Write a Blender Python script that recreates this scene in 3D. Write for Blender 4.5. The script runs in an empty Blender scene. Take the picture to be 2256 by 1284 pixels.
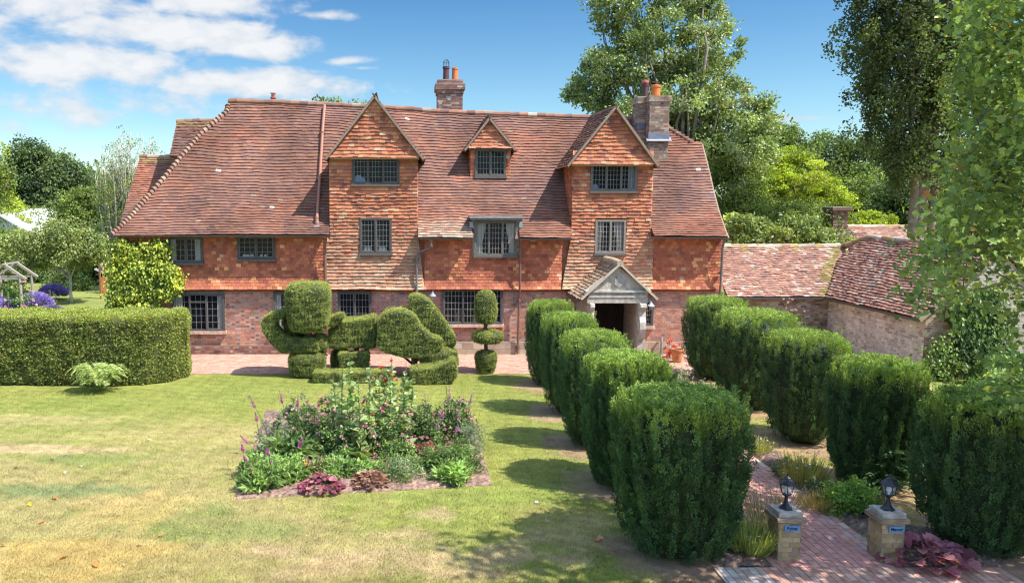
import bpy, bmesh, math
import numpy as np
from mathutils import Vector, Matrix
R = math.radians
scene = bpy.context.scene
col = scene.collection

# ---------------------------------------------------------------- camera
F, PX, PY, CZ = 1750.0, 897.0, 642.0, 5.5        # focal length and principal point in photo pixels, camera height
TH = R(6.58)
cam_d = bpy.data.cameras.new('camera'); cam = bpy.data.objects.new('camera', cam_d); col.objects.link(cam)
cam.location = (0, 0, CZ); cam.rotation_euler = (math.pi/2 - TH, 0, 0)
cam_d.sensor_width = 36; cam_d.lens = F/2256*36
cam_d.shift_x = (1128-PX)/2256; cam_d.clip_end = 3000; cam_d.clip_start = .1
scene.camera = cam

# ---------------------------------------------------------------- sun and sky
SUN_D = Vector((1.0, -.45, 1.6)).normalized()     # towards the sun
sun_d = bpy.data.lights.new('sun', 'SUN'); sun = bpy.data.objects.new('sun', sun_d); col.objects.link(sun)
sun_d.energy = 3.3; sun_d.angle = R(.5); sun_d.color = (1, .945, .86)
sun.rotation_euler = SUN_D.to_track_quat('Z', 'Y').to_euler(); sun.location = (20, -10, 40)
world = bpy.data.worlds.new('World'); scene.world = world; world.use_nodes = True
wt = world.node_tree; wt.nodes.clear()
def wn(kind, **kw):
    n = wt.nodes.new(kind)
    for k, v in kw.items(): setattr(n, k, v)
    return n
def wl(a, b): wt.links.new(a, b)
def wm(op, a, b=None, c=None, clamp=False):
    n = wt.nodes.new('ShaderNodeMath'); n.operation = op; n.use_clamp = clamp
    for i, v in enumerate((a, b, c)):
        if v is None: continue
        if isinstance(v, (int, float)): n.inputs[i].default_value = v
        else: wl(v, n.inputs[i])
    return n.outputs[0]
sky = wn('ShaderNodeTexSky', sky_type='NISHITA', sun_disc=False)
sky.sun_elevation = math.asin(SUN_D.z); sky.sun_rotation = math.atan2(SUN_D.x, SUN_D.y)
sky.air_density = 1.0; sky.dust_density = .3; sky.ozone_density = 3.0; sky.altitude = 100
tc = wn('ShaderNodeTexCoord'); sep = wn('ShaderNodeSeparateXYZ'); wl(tc.outputs['Generated'], sep.inputs[0])
az = wm('ARCTAN2', sep.outputs[0], sep.outputs[1]); el = wm('ARCSINE', sep.outputs[2])
# deepen the blue with height; unseen upper dome brightened for added fill light
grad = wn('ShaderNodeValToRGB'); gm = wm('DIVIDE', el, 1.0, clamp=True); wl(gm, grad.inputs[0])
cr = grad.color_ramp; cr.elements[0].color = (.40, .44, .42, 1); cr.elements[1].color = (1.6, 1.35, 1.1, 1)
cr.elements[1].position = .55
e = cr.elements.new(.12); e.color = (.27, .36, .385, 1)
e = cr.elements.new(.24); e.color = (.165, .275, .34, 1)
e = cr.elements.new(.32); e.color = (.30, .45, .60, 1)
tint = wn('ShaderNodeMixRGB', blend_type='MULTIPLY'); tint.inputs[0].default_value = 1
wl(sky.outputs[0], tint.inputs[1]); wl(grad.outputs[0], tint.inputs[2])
# clouds in the western part of the sky: soft banks with ragged edges
comb = wn('ShaderNodeCombineXYZ'); wl(wm('MULTIPLY', az, 1.0), comb.inputs[0]); wl(wm('MULTIPLY', el, 2.1), comb.inputs[1])
nz = wn('ShaderNodeTexNoise'); nz.inputs['Scale'].default_value = 11; nz.inputs['Detail'].default_value = 9; nz.inputs['Roughness'].default_value = .56
nz.inputs['Distortion'].default_value = .35
wl(comb.outputs[0], nz.inputs['Vector'])
nz2 = wn('ShaderNodeTexNoise'); nz2.inputs['Scale'].default_value = 34; nz2.inputs['Detail'].default_value = 6; wl(comb.outputs[0], nz2.inputs['Vector'])
banks = [(120, 20, 340, 60, .9), (480, 25, 180, 42, 1.1), (410, 102, 260, 40, 1.2), (590, 120, 130, 26, 1.1), (170, 165, 280, 55, .72), (520, 198, 280, 32, 1.0), (330, 170, 120, 50, .9), (0, 100, 60, 40, .7),
         (60, 260, 260, 40, .48), (350, 235, 280, 45, .42), (720, 52, 55, 10, .6), (0, 180, 45, 45, .7), (765, 145, 50, 8, .45), (1745, 283, 60, 10, .55), (800, 160, 30, 5, .4), (100, 60, 200, 50, .7)]
dens = None
for px, py, rx, ry, s in banks:
    u = math.atan2(px-PX, F); v = math.atan2(440-py, F)
    a = wm('DIVIDE', wm('SUBTRACT', az, u), rx/F); b = wm('DIVIDE', wm('SUBTRACT', el, v), ry/F)
    r = wm('SQRT', wm('ADD', wm('MULTIPLY', a, a), wm('MULTIPLY', b, b)))
    m = wm('MULTIPLY', wm('SUBTRACT', 1.25, r, clamp=False), s)
    dens = m if dens is None else wm('MAXIMUM', dens, m)
dens = wm('MAXIMUM', dens, -1.0)
shape = wm('ADD', wm('MULTIPLY', dens, .85), wm('ADD', wm('MULTIPLY', wm('SUBTRACT', nz.outputs[0], .5), 2.3), wm('MULTIPLY', wm('SUBTRACT', nz2.outputs[0], .5), .55)))
mask = wn('ShaderNodeMapRange', interpolation_type='SMOOTHSTEP'); wl(shape, mask.inputs[0]); mask.inputs[1].default_value = .02; mask.inputs[2].default_value = .62
mask.inputs[4].default_value = .93
cl = wn('ShaderNodeValToRGB'); wl(wm('ADD', wm('MULTIPLY', nz2.outputs[0], .55), wm('MULTIPLY', shape, .45), clamp=True), cl.inputs[0])
cl.color_ramp.elements[0].color = (1.55, 1.75, 2.0, 1); cl.color_ramp.elements[0].position = .25
cl.color_ramp.elements[1].color = (2.32, 2.33, 2.35, 1); cl.color_ramp.elements[1].position = .72
mixc = wn('ShaderNodeMixRGB'); wl(mask.outputs[0], mixc.inputs[0]); wl(tint.outputs[0], mixc.inputs[1]); wl(cl.outputs[0], mixc.inputs[2])
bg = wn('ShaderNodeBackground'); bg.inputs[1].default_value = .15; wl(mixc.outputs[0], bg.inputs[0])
wo = wn('ShaderNodeOutputWorld'); wl(bg.outputs[0], wo.inputs[0])

scene.render.engine = 'CYCLES'
scene.render.resolution_x = 1024; scene.render.resolution_y = 582
scene.view_settings.view_transform = 'Standard'; scene.view_settings.look = 'None'
scene.view_settings.exposure = 1.45; scene.view_settings.gamma = 1
scene.cycles.filter_width = 1.2; scene.cycles.max_bounces = 6; scene.cycles.transparent_max_bounces = 8

# ---------------------------------------------------------------- picture geometry
CT, ST = math.cos(TH), math.sin(TH)
def ray(px, py):
    u = (px-PX)/F; v = (PY-py)/F
    return u, CT+v*ST, -ST+v*CT
def P(px, py, Y):
    d = ray(px, py); t = Y/d[1]; return np.array((d[0]*t, Y, CZ+d[2]*t))
def G(px, py, z=0.0):
    d = ray(px, py); t = (z-CZ)/d[2]; return np.array((d[0]*t, d[1]*t, z))
def proj(x, y, z):
    dz = z-CZ; c = y*CT - dz*ST; up = y*ST + dz*CT
    return PX+F*x/c, PY-F*up/c

# ---------------------------------------------------------------- mesh helpers
def tag(o, label=None, cat=None, group=None, kind=None):
    if label: o['label'] = label
    if cat: o['category'] = cat
    if group: o['group'] = group
    if kind: o['kind'] = kind
    return o
def empty(name, loc, label, cat, group=None):
    o = bpy.data.objects.new(name, None); col.objects.link(o); o.location = tuple(float(c) for c in loc); o.empty_display_size = .2
    return tag(o, label, cat, group)
class MB:
    """collects vertices, faces and a colour per vertex"""
    def __init__(s): s.V = []; s.F = []; s.C = []; s.n = 0
    def add(s, V, F, c=(1, 1, 1)):
        V = np.asarray(V, float).reshape(-1, 3); c = np.asarray(c, float)
        if c.ndim == 1: c = np.tile(c, (len(V), 1))
        s.V.append(V); s.C.append(c)
        if isinstance(F, np.ndarray): s.F.append(F+s.n)
        else:
            by = {}
            for f in F: by.setdefault(len(f), []).append(f)
            for k in by: s.F.append(np.array(by[k])+s.n)
        s.n += len(V); return s
    def box(s, a, b, c=(1, 1, 1)):
        x0, y0, z0 = a; x1, y1, z1 = b
        V = [(x, y, z) for x in (x0, x1) for y in (y0, y1) for z in (z0, z1)]
        return s.add(V, np.array([(0, 1, 3, 2), (4, 6, 7, 5), (0, 4, 5, 1), (2, 3, 7, 6), (0, 2, 6, 4), (1, 5, 7, 3)]), c)
    def tube(s, pts, rad, n=8, c=(1, 1, 1), cap=True):
        pts = np.asarray(pts, float); m = len(pts)
        rad = np.full(m, rad) if np.isscalar(rad) else np.asarray(rad, float)
        T = np.gradient(pts, axis=0); T /= np.linalg.norm(T, axis=1)[:, None]+1e-9
        ref = np.array((0, 0, 1.)) if abs(T[0, 2]) < .9 else np.array((1., 0, 0))
        V = []
        U = np.cross(T[0], ref); U /= np.linalg.norm(U)
        for i in range(m):
            U = U-T[i]*np.dot(U, T[i]); U /= np.linalg.norm(U)+1e-9; W = np.cross(T[i], U)
            a = np.arange(n)*2*math.pi/n
            V.append(pts[i]+rad[i]*(np.cos(a)[:, None]*U+np.sin(a)[:, None]*W))
        V = np.concatenate(V); Fs = []
        for i in range(m-1):
            for j in range(n): k = (j+1) % n; Fs.append((i*n+j, i*n+k, (i+1)*n+k, (i+1)*n+j))
        if cap: Fs.append(tuple(range(n))[::-1]); Fs.append(tuple((m-1)*n+j for j in range(n)))
        return s.add(V, Fs, c)
    def lathe(s, prof, o, n=16, c=(1, 1, 1), rot=0):
        """prof: (radius, z) pairs"""
        V = []; m = len(prof)
        for r, z in prof:
            for j in range(n): a = rot+j*2*math.pi/n; V.append((o[0]+r*math.cos(a), o[1]+r*math.sin(a), o[2]+z))
        Fs = []
        for i in range(m-1):
            for j in range(n): k = (j+1) % n; Fs.append((i*n+j, i*n+k, (i+1)*n+k, (i+1)*n+j))
        Fs.append(tuple(range(n))[::-1]); Fs.append(tuple((m-1)*n+j for j in range(n)))
        return s.add(V, Fs, c)
    def prism(s, poly, y0, y1, c=(1, 1, 1)):
        """poly: (x, z) outline seen from the front, extruded in y"""
        n = len(poly); V = [(x, y0, z) for x, z in poly]+[(x, y1, z) for x, z in poly]
        Fs = [tuple(range(n)), tuple(range(2*n-1, n-1, -1))]+[(i, i+n, (i+1) % n+n, (i+1) % n) for i in range(n)]
        return s.add(V, Fs, c)
    def bar(s, p, q, w, h, c=(1, 1, 1), up=(0, 0, 1)):
        p = np.asarray(p, float); q = np.asarray(q, float); t = q-p; t /= np.linalg.norm(t)
        u = np.cross(t, np.asarray(up, float)); u /= np.linalg.norm(u); v = np.cross(u, t)
        V = [b+a1*u*w/2+a2*v*h/2 for b in (p, q) for a1, a2 in ((-1, -1), (1, -1), (1, 1), (-1, 1))]
        return s.add(V, np.array([(0, 1, 2, 3), (7, 6, 5, 4), (0, 4, 5, 1), (1, 5, 6, 2), (2, 6, 7, 3), (3, 7, 4, 0)]), c)
    def build(s, name, mat, parent=None, smooth=False, label=None):
        me = bpy.data.meshes.new(name)
        V = np.concatenate(s.V); C = np.concatenate(s.C)
        me.vertices.add(len(V)); me.vertices.foreach_set('co', V.astype(np.float32).ravel())
        L = np.concatenate([f.ravel() for f in s.F]); cnt = np.concatenate([np.full(len(f), f.shape[1]) for f in s.F])
        st = np.concatenate(([0], np.cumsum(cnt)[:-1]))
        me.loops.add(len(L)); me.loops.foreach_set('vertex_index', L.astype(np.int32))
        me.polygons.add(len(cnt)); me.polygons.foreach_set('loop_start', st.astype(np.int32)); me.polygons.foreach_set('loop_total', cnt.astype(np.int32))
        me.update(calc_edges=True)
        at = me.color_attributes.new('Col', 'FLOAT_COLOR', 'POINT')
        at.data.foreach_set('color', np.concatenate((C, np.ones((len(C), 1))), 1).astype(np.float32).ravel())
        me.polygons.foreach_set('use_smooth', np.full(len(cnt), bool(smooth)))
        me.materials.append(mat); me.validate()
        o = bpy.data.objects.new(name, me); col.objects.link(o)
        if parent is not None:
            o.parent = parent
            b = np.array(world_loc(parent)); 
            me.transform(Matrix.Translation(tuple(-b)))
        if label: o['label'] = label
        return o
def world_loc(o):
    v = Vector((0, 0, 0))
    while o is not None: v += o.location; o = o.parent
    return v
def anchored(o):
    """move a top-level mesh's origin to the base of its shape"""
    me = o.data; n = len(me.vertices); a = np.empty(n*3, np.float32); me.vertices.foreach_get('co', a); a = a.reshape(-1, 3)
    c = ((a[:, 0].min()+a[:, 0].max())/2, (a[:, 1].min()+a[:, 1].max())/2, a[:, 2].min())
    me.transform(Matrix.Translation((-c[0], -c[1], -c[2]))); o.location = tuple(float(x) for x in c); return o

# smooth pseudo noise from sines
def sn(seed, *xs, f=1.0, octs=4):
    rg = np.random.RandomState(seed); out = 0
    for k in range(octs):
        fr = f*1.9**k
        for _ in range(3):
            w = rg.normal(size=len(xs)); w /= np.linalg.norm(w)
            out = out+np.sin(sum(wi*x*fr for wi, x in zip(w, xs))*2*math.pi+rg.uniform(0, 6.28))*.62**k
    return out/3.2

# ---------------------------------------------------------------- materials
def mat(name, base=None, rough=.8, attr=True, nscale=6.0, namt=.25, bump=.0, bscale=60, trans=0.0, metal=0, spec=.3, tcol=None):
    m = bpy.data.materials.new(name); m.use_nodes = True; nt = m.node_tree; N = nt.nodes; Lk = nt.links
    b = N['Principled BSDF']; b.inputs['Roughness'].default_value = rough; b.inputs['Metallic'].default_value = metal
    b.inputs['Specular IOR Level'].default_value = spec
    g = N.new('ShaderNodeNewGeometry')
    if attr: a = N.new('ShaderNodeAttribute'); a.attribute_name = 'Col'; c = a.outputs['Color']
    else: r = N.new('ShaderNodeRGB'); r.outputs[0].default_value = (*base, 1); c = r.outputs[0]
    if namt:
        n = N.new('ShaderNodeTexNoise'); n.inputs['Scale'].default_value = nscale; n.inputs['Detail'].default_value = 6; Lk.new(g.outputs['Position'], n.inputs['Vector'])
        mr = N.new('ShaderNodeMapRange'); mr.inputs[1].default_value = .25; mr.inputs[2].default_value = .75; mr.inputs[3].default_value = 1-namt; mr.inputs[4].default_value = 1+namt
        Lk.new(n.outputs[0], mr.inputs[0])
        mx = N.new('ShaderNodeVectorMath'); mx.operation = 'SCALE'; Lk.new(c, mx.inputs[0]); Lk.new(mr.outputs[0], mx.inputs['Scale']); c = mx.outputs[0]
    Lk.new(c, b.inputs['Base Color'])
    if bump:
        n2 = N.new('ShaderNodeTexNoise'); n2.inputs['Scale'].default_value = bscale; n2.inputs['Detail'].default_value = 4; Lk.new(g.outputs['Position'], n2.inputs['Vector'])
        bp = N.new('ShaderNodeBump'); bp.inputs['Strength'].default_value = bump; bp.inputs['Distance'].default_value = .02; Lk.new(n2.outputs[0], bp.inputs['Height']); Lk.new(bp.outputs[0], b.inputs['Normal'])
    if trans:
        t = N.new('ShaderNodeBsdfTranslucent'); 
        tm = N.new('ShaderNodeMixRGB'); tm.blend_type = 'MULTIPLY'; tm.inputs[0].default_value = 1; Lk.new(c, tm.inputs[1]); tm.inputs[2].default_value = (*(tcol or (1.5, 1.45, .5)), 1)
        Lk.new(tm.outputs[0], t.inputs[0])
        ms = N.new('ShaderNodeMixShader'); ms.inputs[0].default_value = trans
        Lk.new(b.outputs[0], ms.inputs[1]); Lk.new(t.outputs[0], ms.inputs[2]); Lk.new(ms.outputs[0], N['Material Output'].inputs[0])
    return m
M_TILE = mat('clay_tile', rough=.88, nscale=2.2, namt=.16, bump=.12, bscale=60)
M_BRICK = mat('brick', rough=.9, nscale=3, namt=.22, bump=.3, bscale=70)
M_MORTAR = mat('mortar', attr=True, rough=.95, nscale=5, namt=.3, bump=.3, bscale=40)
M_STONE = mat('weathered_stone', attr=True, rough=.92, nscale=7, namt=.35, bump=.5, bscale=30)
M_TIMBER = mat('weathered_timber', attr=True, rough=.75, nscale=20, namt=.25, bump=.2, bscale=60)
M_METAL = mat('painted_iron', attr=True, rough=.45, nscale=8, namt=.15, spec=.5)
M_LEADM = mat('lead_sheet', attr=True, rough=.5, nscale=6, namt=.25, metal=.3)
M_CLOTH = mat('curtain', attr=True, rough=.9, nscale=5, namt=.1)
M_LEAF = mat('leaf', rough=.55, nscale=1.2, namt=.22, trans=.32, spec=.3)
M_YEW = mat('yew_leaf', rough=.55, nscale=2.2, namt=.25, trans=.16, spec=.3)
M_GLOSSLEAF = mat('glossy_leaf', rough=.42, nscale=1.5, namt=.2, trans=.25, spec=.4)
M_BARK = mat('bark', rough=.9, nscale=5, namt=.35, bump=.8, bscale=14)
M_PETAL = mat('petal', rough=.6, nscale=10, namt=.12, trans=.25, tcol=(1.2, 1, 1.1))
M_SOIL = mat('soil', attr=True, rough=.95, nscale=16, namt=.5, bump=1.0, bscale=35)
M_PAVE = mat('paving_brick', rough=.85, nscale=8, namt=.25, bump=.2, bscale=50)
def glass_mat(name, base=(.012, .014, .016), alpha=.34):
    m = bpy.data.materials.new(name); m.use_nodes = True; N = m.node_tree.nodes; Lk = m.node_tree.links
    b = N['Principled BSDF']; b.inputs['Base Color'].default_value = (*base, 1); b.inputs['Roughness'].default_value = .04; b.inputs['Specular IOR Level'].default_value = .55
    n = N.new('ShaderNodeTexNoise'); n.inputs['Scale'].default_value = 9; g = N.new('ShaderNodeNewGeometry'); Lk.new(g.outputs['Position'], n.inputs['Vector'])
    bp = N.new('ShaderNodeBump'); bp.inputs['Strength'].default_value = .12; bp.inputs['Distance'].default_value = .02; Lk.new(n.outputs[0], bp.inputs['Height']); Lk.new(bp.outputs[0], b.inputs['Normal'])
    t = N.new('ShaderNodeBsdfTransparent'); ms = N.new('ShaderNodeMixShader'); ms.inputs[0].default_value = alpha
    Lk.new(t.outputs[0], ms.inputs[1]); Lk.new(b.outputs[0], ms.inputs[2]); Lk.new(ms.outputs[0], N['Material Output'].inputs[0]); return m
M_GLASS = glass_mat('window_glass')
M_LAMPGLASS = glass_mat('lamp_glass', (.8, .85, .9), .16)

# ---------------------------------------------------------------- unit fields: tiles and bricks
def cross_n(a, b):
    n = np.cross(a, b); return n/(np.linalg.norm(n, axis=1)[:, None]+1e-9)
def tile_field(mb, surf, rows, gauge, tw, thick, colfun, rng, jit=.004, lift=.006, joint=.005, lap=1.35, slot=.5):
    aL = []; aR = []; t0 = []; t1 = []
    for k, (t, ivs) in enumerate(rows):
        for a0, a1 in ivs:
            if a1-a0 < .04: continue
            s = (math.floor(a0/tw)-1)*tw+(k % 2)*tw/2+rng.uniform(-.12, .12)*tw
            e = np.arange(s, a1+tw, tw); e = e+rng.uniform(-.012, .012, len(e))
            l = np.clip(e[:-1], a0, a1); r = np.clip(e[1:], a0, a1); ok = r-l > .03
            aL.append(l[ok]+joint/2); aR.append(r[ok]-joint/2); t0.append(np.full(ok.sum(), t)); t1.append(np.full(ok.sum(), t+gauge*lap))
    if not aL: return mb
    aL = np.concatenate(aL); aR = np.concatenate(aR); t0 = np.concatenate(t0); t1 = np.concatenate(t1); n = len(aL)
    dt = rng.normal(0, jit, n); am = (aL+aR)/2
    A = surf(aL, t0+dt); B = surf(aR, t0+dt+rng.normal(0, jit*.5, n)); C_ = surf(aR, t1); D = surf(aL, t1)
    Nn = cross_n(B-A, D-A)
    li = thick+np.abs(rng.normal(0, lift, n)); tl = rng.normal(0, lift*.6, n)
    v0 = A+Nn*(li+tl)[:, None]; v1 = B+Nn*(li-tl)[:, None]; v2 = C_+Nn*.002; v3 = D+Nn*.002; gp_ = (li*slot)[:, None]; v4 = A+Nn*gp_; v5 = B+Nn*gp_
    V = np.stack((v0, v1, v2, v3, v4, v5), 1).reshape(-1, 3)
    base = (np.arange(n)*6)[:, None]
    Fq = np.concatenate((base+np.array([[0, 1, 2, 3]]), base+np.array([[4, 5, 1, 0]])))
    Ft = np.concatenate((base+np.array([[4, 0, 3]]), base+np.array([[5, 2, 1]]), base+np.array([[4, 3, 2]]), base+np.array([[4, 2, 5]])))
    c = colfun((A+B)/2, n)
    mb.add(V, Fq, np.repeat(c, 6, 0)); mb.F.append(Ft+mb.n-len(V)); return mb
def brick_field(mb, surf, a0, a1, z0, z1, excl, colfun, rng, bl=.215, bh=.065, j=.011, flem=True, proud=.005):
    """excl(a, z) -> bool array of bricks left out"""
    L = []; Rr = []; Z = []
    row = 0; z = z0
    while z < z1-.03:
        x = a0-(0 if row % 2 == 0 else (.165 if flem else .113)); h = 0
        while x < a1:
            w = bl if (not flem or h % 2 == 0) else .1025
            l, r = max(x, a0), min(x+w, a1)
            if r-l > .03: L.append(l); Rr.append(r); Z.append(z)
            x += w+j; h += 1
        z += bh+j; row += 1
    L = np.array(L); Rr = np.array(Rr); Z = np.array(Z); Z1 = np.minimum(Z+bh, z1)
    if excl is not None:
        k = ~excl((L+Rr)/2, (Z+Z1)/2); L, Rr, Z, Z1 = L[k], Rr[k], Z[k], Z1[k]
    n = len(L); Z = Z+rng.normal(0, .0015, n)
    A = surf(L, Z); B = surf(Rr, Z); C_ = surf(Rr, Z1); D = surf(L, Z1); Nn = cross_n(B-A, D-A)
    pr = (proud+rng.uniform(-.002, .003, n))[:, None]
    V = np.stack((A+Nn*pr, B+Nn*pr, C_+Nn*pr, D+Nn*pr, A-Nn*.01, B-Nn*.01, C_-Nn*.01, D-Nn*.01), 1).reshape(-1, 3)
    base = (np.arange(n)*8)[:, None]
    Fq = np.concatenate([base+np.array([f]) for f in ((0, 1, 2, 3), (4, 5, 1, 0), (5, 6, 2, 1), (6, 7, 3, 2), (7, 4, 0, 3))])
    hd = (Rr-L) < .12
    c = colfun((A+B)/2, n, hd); return mb.add(V, Fq, np.repeat(c, 8, 0))
def pick(rng, n, cols, w, var=.12):
    w = np.array(w, float); w /= w.sum(); c = np.array(cols)[rng.choice(len(cols), n, p=w)]
    return c*(1+rng.normal(0, var, n))[:, None].clip(.5, 1.6)

# ---------------------------------------------------------------- leaves
def leaves(mb, Pn, D, L, W, cols, rng, fold=.25, bias=None):
    """one bent rhomb per leaf; D: direction the leaf points, bias: preferred face normal"""
    n = len(Pn); D = D/(np.linalg.norm(D, axis=1)[:, None]+1e-9)
    q = rng.normal(size=(n, 3)) if bias is None else bias+rng.normal(0, .5, (n, 3))
    if bias is None: S = np.cross(D, q)
    else: S = np.cross(D, q)
    S /= np.linalg.norm(S, axis=1)[:, None]+1e-9; Nn = np.cross(S, D)
    L = np.asarray(L)*np.ones(n); W = np.asarray(W)*np.ones(n)
    f = (W*fold)[:, None]*Nn
    v0 = Pn; v1 = Pn+D*(L*.45)[:, None]+S*(W/2)[:, None]+f; v2 = Pn+D*L[:, None]; v3 = Pn+D*(L*.45)[:, None]-S*(W/2)[:, None]+f
    V = np.stack((v0, v1, v2, v3), 1).reshape(-1, 3); base = (np.arange(n)*4)[:, None]
    Fs = np.concatenate((base+np.array([[0, 1, 2]]), base+np.array([[0, 2, 3]])))
    return mb.add(V, Fs, np.repeat(cols, 4, 0))
def maple(mb, Pn, D, S_, cols, rng, bias):
    """lobed leaves, five points, slightly cupped"""
    n = len(Pn); D = D/(np.linalg.norm(D, axis=1)[:, None]+1e-9)
    S = np.cross(D, bias+rng.normal(0, .45, (n, 3))); S /= np.linalg.norm(S, axis=1)[:, None]+1e-9; Nn = np.cross(S, D)
    prof = [(0, .0), (-.28, .10), (-.50, .42), (-.24, .45), (-.30, .78), (0, 1.0), (.30, .78), (.24, .45), (.50, .42), (.28, .10)]
    s = (np.asarray(S_)*np.ones(n))[:, None]; V = [Pn+D*.38*s-Nn*.07*s]
    for a, b in prof: V.append(Pn+S*a*s+D*b*s+Nn*(abs(a)*.35-.18*b*b)*s)
    V = np.stack(V, 1).reshape(-1, 3); base = (np.arange(n)*11)[:, None]
    Fs = np.concatenate([base+np.array([[0, 1+i, 1+(i+1) % 10]]) for i in range(10)])
    return mb.add(V, Fs, np.repeat(cols, 11, 0))
def tris_of(V, Fs):
    T = []
    for f in Fs:
        for i in range(1, len(f)-1): T.append((f[0], f[i], f[i+1]))
    return np.array(T)
def sample(V, T, n, rng):
    a, b, c = V[T[:, 0]], V[T[:, 1]], V[T[:, 2]]; cr_ = np.cross(b-a, c-a); ar = np.linalg.norm(cr_, axis=1)
    k = rng.choice(len(T), n, p=ar/ar.sum()); u = rng.uniform(size=(n, 1)); v = rng.uniform(size=(n, 1)); fl = (u+v) > 1
    u = np.where(fl, 1-u, u); v = np.where(fl, 1-v, v)
    Nn = cr_[k]/(ar[k][:, None]+1e-12); return a[k]+u*(b[k]-a[k])+v*(c[k]-a[k]), Nn, ar.sum()
def unit(rng, n):
    v = rng.normal(size=(n, 3)); return v/np.linalg.norm(v, axis=1)[:, None]
# ================================================================ the manor house
rng = np.random.default_rng(7)
YW = 28.0
def X(px, Y=YW, py=500): return P(px, py, Y)[0]
def Z(py, Y=YW): return P(PX, py, Y)[2]
ROOFC = [(.33, .155, .115), (.29, .135, .105), (.37, .175, .12), (.25, .125, .105), (.41, .20, .125), (.44, .34, .28), (.31, .165, .14)]
ROOFW = [32, 28, 15, 10, 3, .5, 14]
WALLC = [(.43, .138, .074), (.375, .116, .066), (.485, .175, .085), (.33, .10, .065), (.66, .31, .13), (.46, .29, .20)]
WALLW = [36, 30, 16, 9, 5, 1]
BRC = [(.46, .21, .14), (.41, .18, .125), (.50, .25, .165), (.43, .27, .20)]
def roof_cols(m, n, seed=3, moss=0.0):
    c = pick(rng, n, ROOFC, ROOFW, .05)
    c = c*.6+np.array((.30, .14, .105))*.4
    s = sn(seed, m[:, 0], m[:, 1]*.9, m[:, 2], f=.30); c = c*(.62, .65, .62)*(1+.20*s)[:, None]; h_ = sn(seed+2, m[:, 0]*.6, m[:, 2], f=.38)[:, None]; c = c*np.where(h_ > 0, 1+h_*(.22, .02, -.10), 1+h_*(.12, .04, -.10)); h2 = sn(seed+3, m[:, 0], m[:, 2], f=.9)[:, None]; c = c*(1+.09*h2)
    lk = (m[:, 2] < 5.0) & (m[:, 0] > .2) & (m[:, 0] < 2.4) & (m[:, 1] < 29.5); lw = (np.clip(1.1-(m[:, 2]-4.2)/.7, 0, 1)*rng.uniform(.1, .9, n)*lk)[:, None]; c = c*(1-lw)+np.array((.46, .37, .27))*lw
    lich = rng.uniform(size=n) < .0008; c[lich] = np.array((.50, .46, .38))*rng.uniform(.8, 1.1, (lich.sum(), 1))
    dk = (sn(seed+9, m[:, 0], m[:, 2], f=.8) > .55) & (rng.uniform(size=n) < .5); c[dk] *= (.84, .86, .92)
    return c.clip(.02, .8)
def wall_cols(m, n):
    c = pick(rng, n, WALLC, WALLW, .10); s = sn(31, m[:, 0], m[:, 2], f=.45); s2 = sn(38, m[:, 0]*1.0, m[:, 2]*2.2, f=.7); return (c*(1+.15*s+.10*s2)[:, None]).clip(.02, .8)
def bay_cols(m, n):
    c = pick(rng, n, [(.46, .17, .088), (.40, .14, .078), (.50, .215, .115), (.28, .11, .08), (.50, .31, .20)], [32, 28, 13, 14, 3], .10)
    c = c*(1+.20*sn(33, m[:, 0]*.35, m[:, 2]*1.6, f=.9))[:, None]
    # pale lime and lichen bloom on the weathered lower courses
    h = (m[:, 2]-Z(638))/(Z(430)-Z(638)); pr = np.clip(.75-1.0*h, 0, .75)+.14*sn(44, m[:, 0], m[:, 2], f=.6)
    k = np.clip(pr*rng.uniform(.35, 1.3, n), 0, .85)[:, None]; c = c*(1-k)+np.array((.52, .36, .23))*k; return c.clip(.02, .8)
def brick_cols(m, n, hd):
    c = pick(rng, n, BRC, [30, 25, 20, 12], .14)
    k = hd & (rng.uniform(size=n) < .4); c[k] = np.array((.22, .18, .185))*rng.uniform(.7, 1.5, (k.sum(), 1))
    g = sn(52, m[:, 0], m[:, 2], f=.3); return (c*(1+.12*g)[:, None]+.03*np.clip(g, 0, 1)[:, None]).clip(.02, .8)

house = empty('manor_house', (0.4, 31, 0), 'long brick and tile-hung manor house with gabled dormers and a steep red tile roof', 'house')
EY = 27.62                                  # eave line
RY = 31.3                                   # ridge line
ridge_tab = [(470, 222), (505, 224), (700, 230), (850, 238), (960, 246), (1100, 252), (1270, 258), (1440, 266), (1500, 268)]
rx = np.array([P(a, b, RY)[0] for a, b in ridge_tab]); rz = np.array([P(a, b, RY)[2] for a, b in ridge_tab])
eave_tab = [(240, 519), (740, 517), (760, 518), (905, 524), (1270, 524), (1425, 522), (1610, 522)]
ex = np.array([P(a, b, EY)[0] for a, b in eave_tab]); ez = np.array([P(a, b, EY)[2] for a, b in eave_tab])
def roof_pt(a, s, off=0.0):
    a = np.asarray(a, float); s = np.asarray(s, float)
    z0 = np.interp(a, ex, ez); z1 = np.interp(a, rx, rz)
    g = s-.045*np.sin(math.pi*np.clip(s*1.25, 0, 1))*(1-s)*1.6
    y = EY+(RY-EY)*s
    w = .035*sn(71, a, s*5, f=.22)+.012*sn(72, a, s*5, f=.9)
    z = z0+(z1-z0)*g
    return np.stack((a+0*s, y-.7*(w+off), z+.7*(w+off)), -1)
SL = 5.9                                    # length up the slope
def roof_surf(a, t): return roof_pt(a, t/SL)
hipL = np.array([(518.5, 246), (505, 262), (480, 288), (440, 322), (400, 357), (345, 402), (300, 440), (252, 495), (249, 501), (221, 505)])[::-1]
hipR = np.array([(222, 1400), (262, 1445), (288, 1480), (312, 1520), (340, 1561), (360, 1566), (440, 1584), (522, 1604)])
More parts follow.
